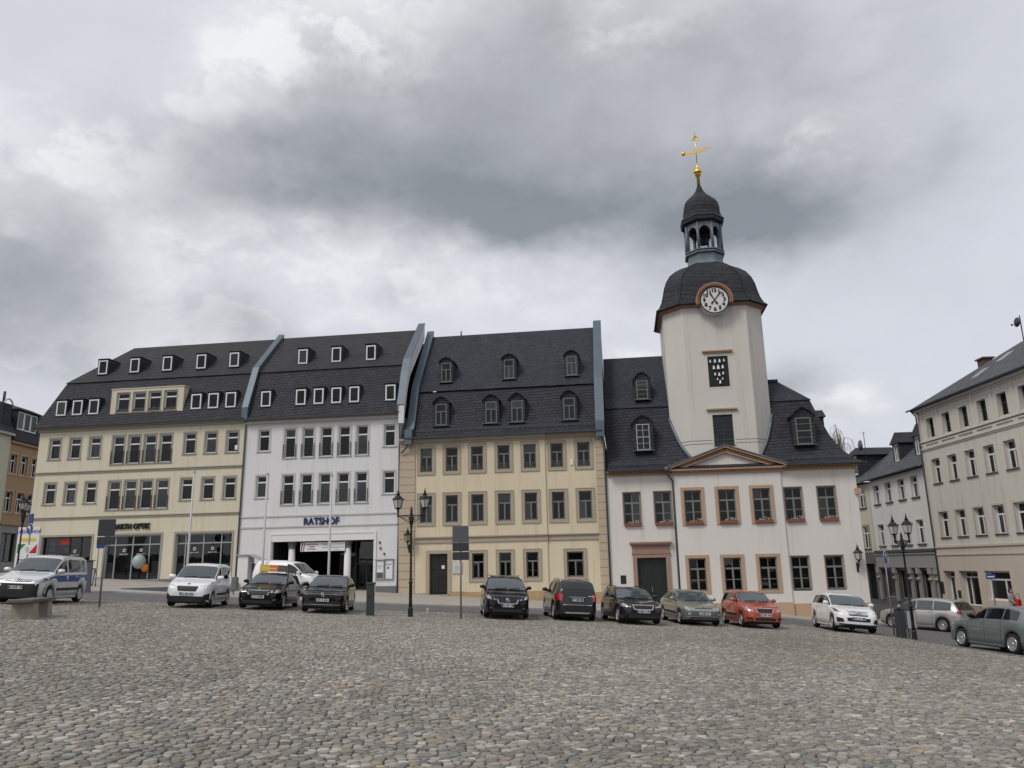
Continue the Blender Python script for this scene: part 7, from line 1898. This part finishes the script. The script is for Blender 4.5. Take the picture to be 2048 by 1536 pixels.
# ------------------------------------------------------------------ sky, light, camera
def world():
    w = bpy.data.worlds.new('World'); SC.world = w; w.use_nodes = True; t = w.node_tree; t.nodes.clear()
    N = lambda typ, **k: _n(t, typ, **k)
    def _n(t, typ, **k):
        nd = t.nodes.new(typ)
        for a, b in k.items(): setattr(nd, a, b)
        return nd
    L = t.links.new
    def mth(op, a, b=None, c=None, clamp=False):
        nd = N('ShaderNodeMath', operation=op, use_clamp=clamp)
        for i, x in enumerate((a, b, c)):
            if x is None: continue
            if isinstance(x, (int, float)): nd.inputs[i].default_value = x
            else: L(x, nd.inputs[i])
        return nd.outputs[0]
    tc = N('ShaderNodeTexCoord').outputs['Generated']
    sx = N('ShaderNodeSeparateXYZ'); L(tc, sx.inputs[0])
    az = mth('MULTIPLY', mth('ARCTAN2', sx.outputs[0], sx.outputs[1]), 180 / PI)
    el = mth('MULTIPLY', mth('ARCSINE', sx.outputs[2]), 180 / PI)
    cb = N('ShaderNodeCombineXYZ'); L(az, cb.inputs[0]); L(el, cb.inputs[1])
    # warp the angular position with direction noise so that edges billow
    def noise(vec, sc, det, rough=.55, lac=2.):
        nd = N('ShaderNodeTexNoise'); nd.inputs['Scale'].default_value = sc; nd.inputs['Detail'].default_value = det; nd.inputs['Roughness'].default_value = rough; L(vec, nd.inputs['Vector']); return nd
    mp = N('ShaderNodeMapping'); mp.inputs['Scale'].default_value = (1, 1, 1.5); mp.inputs['Location'].default_value = (3.1, 1.7, .4); L(tc, mp.inputs['Vector'])
    nv = noise(mp.outputs[0], 5.5, 5, .55); nv2 = noise(mp.outputs[0], 16, 6, .6)
    def vmad(v, s, o):
        nd = N('ShaderNodeVectorMath', operation='MULTIPLY_ADD'); L(v, nd.inputs[0]); nd.inputs[1].default_value = s; nd.inputs[2].default_value = o; return nd.outputs[0]
    w1 = vmad(nv.outputs['Color'], (9., 7., 0), (-4.5, -3.5, 0)); w2 = vmad(nv2.outputs['Color'], (5.6, 4.8, 0), (-2.8, -2.4, 0))
    ad = N('ShaderNodeVectorMath', operation='ADD'); L(cb.outputs[0], ad.inputs[0]); L(w1, ad.inputs[1]); ad2 = N('ShaderNodeVectorMath', operation='ADD'); L(ad.outputs[0], ad2.inputs[0]); L(w2, ad2.inputs[1])
    pos = ad2.outputs[0]
    acc = None
    for (cx, cy, rx, ry, a) in CLOUDS:
        v = vmad(pos, (1 / rx, 1 / ry, 0), (-cx / rx, -cy / ry, 0))
        d = N('ShaderNodeVectorMath', operation='DOT_PRODUCT'); L(v, d.inputs[0]); L(v, d.inputs[1])
        g = mth('POWER', .3679, d.outputs['Value'])
        acc = mth('MULTIPLY', g, a) if acc is None else mth('MULTIPLY_ADD', g, a, acc)
    # clouds outside the view
    back = mth('ADD', mth('MULTIPLY', mth('SUBTRACT', mth('ABSOLUTE', az), 46.), .05, clamp=True), mth('MULTIPLY', mth('SUBTRACT', el, 45.), .07, clamp=True), clamp=True)
    nb = noise(tc, 2.2, 6, .55)
    acc = mth('ADD', acc, mth('MULTIPLY', back, mth('MULTIPLY', mth('SUBTRACT', nb.outputs[0], .30), 1.7)))
    fine = noise(mp.outputs[0], 9, 8, .6)
    # billows: rounded puffs at two sizes
    wv = N('ShaderNodeVectorMath', operation='MULTIPLY_ADD'); L(nv2.outputs['Color'], wv.inputs[0]); wv.inputs[1].default_value = (.05, .05, .05); L(mp.outputs[0], wv.inputs[2])
    def vor(sc):
        nd = N('ShaderNodeTexVoronoi', feature='SMOOTH_F1'); nd.inputs['Scale'].default_value = sc; nd.inputs['Smoothness'].default_value = .35; L(wv.outputs[0], nd.inputs['Vector']); return nd.outputs['Distance']
    v1, v2 = vor(12.), vor(27.)
    puffs = mth('ADD', mth('MULTIPLY', mth('SUBTRACT', .42, v1), .42), mth('MULTIPLY', mth('SUBTRACT', .42, v2), .22))
    dens = mth('ADD', mth('ADD', acc, mth('MULTIPLY', mth('SUBTRACT', fine.outputs[0], .5), .40)), mth('MULTIPLY', puffs, mth('ADD', mth('MULTIPLY', acc, 1.4, clamp=True), .12)))
    cr = N('ShaderNodeValToRGB'); L(dens, cr.inputs[0])
    stops = [(.0, (.715, .73, .79)), (.17, (.735, .745, .795)), (.215, (.86, .86, .885)), (.29, (.80, .80, .825)), (.42, (.70, .705, .735)), (.75, (.57, .58, .61)), (1., (.44, .455, .49))]
    while len(cr.color_ramp.elements) < len(stops): cr.color_ramp.elements.new(.5)
    for e, (p, c) in zip(cr.color_ramp.elements, stops): e.position = p; e.color = (*c, 1)
    soft = noise(mp.outputs[0], 3.2, 6, .6)
    br = mth('ADD', mth('ADD', mth('MULTIPLY', soft.outputs[0], .30), .85), mth('MULTIPLY', puffs, mth('MULTIPLY', acc, 1.6, clamp=True)))
    cs = N('ShaderNodeValToRGB'); L(dens, cs.inputs[0])          # softer, rimless cloud to the right
    stops = [(.0, (.705, .725, .785)), (.30, (.735, .745, .785)), (.55, (.66, .665, .70)), (1., (.52, .53, .56))]
    while len(cs.color_ramp.elements) < len(stops): cs.color_ramp.elements.new(.5)
    for e, (p, c) in zip(cs.color_ramp.elements, stops): e.position = p; e.color = (*c, 1)
    rgt = N('ShaderNodeMapRange', interpolation_type='SMOOTHSTEP'); rgt.inputs['From Min'].default_value = 2.; rgt.inputs['From Max'].default_value = 15.; L(az, rgt.inputs[0])
    crs = N('ShaderNodeMix', data_type='RGBA'); L(rgt.outputs[0], crs.inputs['Factor']); L(cr.outputs[0], crs.inputs[6]); L(cs.outputs[0], crs.inputs[7])
    sc_ = N('ShaderNodeVectorMath', operation='SCALE'); L(crs.outputs[2], sc_.inputs[0]); L(br, sc_.inputs['Scale'])
    dacc = None
    for (cx, cy, rx, ry, a) in DARK:
        v = vmad(ad.outputs[0], (1 / rx, 1 / ry, 0), (-cx / rx, -cy / ry, 0))
        d = N('ShaderNodeVectorMath', operation='DOT_PRODUCT'); L(v, d.inputs[0]); L(v, d.inputs[1])
        g = mth('POWER', .3679, d.outputs['Value'])
        dacc = mth('MULTIPLY', g, a) if dacc is None else mth('MULTIPLY_ADD', g, a, dacc)
    dk = noise(mp.outputs[0], 7.5, 7, .58)
    dm = mth('MULTIPLY', dacc, mth('ADD', mth('MULTIPLY', dk.outputs[0], .9), .52))
    dim = mth('MAXIMUM', mth('SUBTRACT', 1., mth('MULTIPLY', dm, 1.45)), .08)
    # sunlit cloud tops: bright patches broken up by noise
    bacc = None
    for (cx, cy, rx, ry, a) in BRIGHT:
        v = vmad(pos, (1 / rx, 1 / ry, 0), (-cx / rx, -cy / ry, 0))
        d = N('ShaderNodeVectorMath', operation='DOT_PRODUCT'); L(v, d.inputs[0]); L(v, d.inputs[1])
        g = mth('POWER', .3679, d.outputs['Value'])
        bacc = mth('MULTIPLY', g, a) if bacc is None else mth('MULTIPLY_ADD', g, a, bacc)
    puff = noise(mp.outputs[0], 13, 8, .62)
    pf = N('ShaderNodeMapRange'); pf.inputs['From Min'].default_value = .42; pf.inputs['From Max'].default_value = .57; L(puff.outputs[0], pf.inputs[0])
    bm = mth('MULTIPLY', bacc, mth('ADD', mth('MULTIPLY', pf.outputs[0], .75), .3), clamp=True)
    bmx = N('ShaderNodeMix', data_type='RGBA'); L(bm, bmx.inputs['Factor']); L(sc_.outputs[0], bmx.inputs[6]); bmx.inputs[7].default_value = (.98, .98, 1., 1)
    sky = N('ShaderNodeTexSky', sky_type='NISHITA', sun_disc=False, sun_elevation=SUN_EL, sun_rotation=SUN_AZ)
    sks = N('ShaderNodeVectorMath', operation='SCALE'); L(sky.outputs[0], sks.inputs[0]); sks.inputs['Scale'].default_value = .10
    mx = N('ShaderNodeMix', data_type='RGBA'); mx.inputs['Factor'].default_value = .90; L(sks.outputs[0], mx.inputs[6]); tint = N('ShaderNodeMix', data_type='RGBA'); L(dim, tint.inputs['Factor']); tint.inputs[6].default_value = (.235, .26, .285, 1); L(bmx.outputs[2], tint.inputs[7])
    L(tint.outputs[2], mx.inputs[7])
    bg = N('ShaderNodeBackground'); bg.inputs['Strength'].default_value = 1.0; L(mx.outputs[2], bg.inputs[0])
    out = N('ShaderNodeOutputWorld'); L(bg.outputs[0], out.inputs[0])
    w.cycles.sampling_method = 'MANUAL'; w.cycles.sample_map_resolution = 512
# cloud masses: azimuth, elevation, half widths in degrees, density
CLOUDS = [(-14, 30.5, 11.5, 5.2, .46), (-15.5, 34.8, 6.5, 3.6, .34), (-1, 33.5, 12, 6.5, .46), (11, 30.5, 14, 7.5, .42), (20, 26.5, 9, 6, .32), (18, 36.5, 12, 5.5, .34), (6, 39, 12, 4, .25),
          (-34, 22.0, 7, 4.6, .50), (-36, 16.5, 9, 4.5, .40), (-20, 16.8, 4.6, 2.3, .34), (-26, 25.0, 5, 2.4, .26), (9.2, 15.4, 1.9, 1.5, .40), (24.2, 9.6, 3.8, 2.1, .42), (20.5, 11.8, 2.6, 1.9, .30), (25.5, 27.2, 4.2, 2.3, .22), (-18, 22.6, 9, 2.2, .20), (-8, 20.6, 3, 1.5, .2)]
# shaded cloud bases that dim the sky, same units
DARK = [(-16, 27.4, 11.5, 3.1, .50), (-22, 25.9, 6, 1.7, .10), (-3, 29.3, 10, 4.4, .40), (-1, 25.2, 7, 2.2, .26), (10.5, 25.4, 12, 3.8, .54), (21, 23.0, 8.5, 2.9, .52), (-33.5, 18.9, 6.4, 4.2, .40), (-36, 14.2, 9, 2.6, .24), (-19.5, 16.2, 4.6, 1.8, .32), (-8.3, 20.0, 2.6, .9, .16), (20.6, 11.2, 3, 1.7, .34), (32.6, 25.4, 3.0, 1.8, .22), (20, 34.5, 13, 6, .12), (4, 36.5, 13, 4, .17), (-13, 34.4, 5, 2.4, .12), (9.5, 14.6, 2, .7, .12), (30, 31, 8, 6, .06)]
# sunlit tops of the clouds, same units
BRIGHT = [(-17.5, 36.6, 4.6, 2.6, 1.25), (-13, 38.3, 4.4, 2.6, 1.1), (-21.5, 33.0, 3.6, 3.0, 1.0), (-9, 35, 3.5, 3, .5), (8.5, 37.8, 3.2, 2, .8), (14.5, 37.6, 4, 2, .45), (-31, 27.2, 4.8, 1.6, 1.2), (-36, 27., 3.8, 1.6, 1.1), (-24.5, 24.8, 4.5, 2.0, .55), (23.0, 27.6, 2.6, 1.6, .75), (9.2, 15.8, 1.6, 1.1, .8), (24.2, 10.2, 2.2, 1.5, .8), (-17, 21.4, 9, 2.6, .55), (-2, 20.4, 12, 2.8, .55), (-26, 20.5, 4, 3, .35), (-35.5, 22, 2.2, 1.4, .6), (-28, 15.5, 3.5, 1.6, .3)]
SUN_EL, SUN_AZ = R(50), R(-134)
world()
def lights():
    s = bpy.data.lights.new('sun', 'SUN'); s.energy = 1.65; s.angle = R(18); s.color = (1., .95, .87)
    o = bpy.data.objects.new('sun', s); COL.objects.link(o)
    d = Vector((math.cos(SUN_EL) * math.sin(SUN_AZ), math.cos(SUN_EL) * math.cos(SUN_AZ), math.sin(SUN_EL)))
    o.rotation_euler = d.to_track_quat('Z', 'Y').to_euler(); o.location = (0, -20, 60)
lights()
def camera():
    c = bpy.data.cameras.new('camera'); c.sensor_width = 36; c.lens = 1540 / 2048 * 36; c.clip_end = 4000; c.clip_start = .1
    o = bpy.data.objects.new('camera', c); COL.objects.link(o)
    p, r = .23104, -.02017
    cp, sp = math.cos(p), math.sin(p); cr, sr = math.cos(r), math.sin(r)
    M = Matrix(((1, 0, 0), (0, sp, -cp), (0, cp, sp))); Q = Matrix(((cr, -sr, 0), (sr, cr, 0), (0, 0, 1)))
    W = (Q @ M).transposed()          # camera (x right, y down, z forward) -> world
    cols = [W.col[0], -W.col[1], -W.col[2]]
    o.matrix_world = Matrix((cols[0], cols[1], cols[2])).transposed().to_4x4()
    o.location = (0, 0, 1.65)
    SC.camera = o
camera()
vs = SC.view_settings; vs.view_transform = 'Standard'; vs.look = 'None'; vs.exposure = 0.0; vs.gamma = 1
SC.cycles.max_bounces = 6; SC.cycles.transparent_max_bounces = 10; SC.cycles.diffuse_bounces = 3; SC.cycles.glossy_bounces = 3
SC.cycles.use_denoising = True
SC.cycles.caustics_reflective = False; SC.cycles.caustics_refractive = False
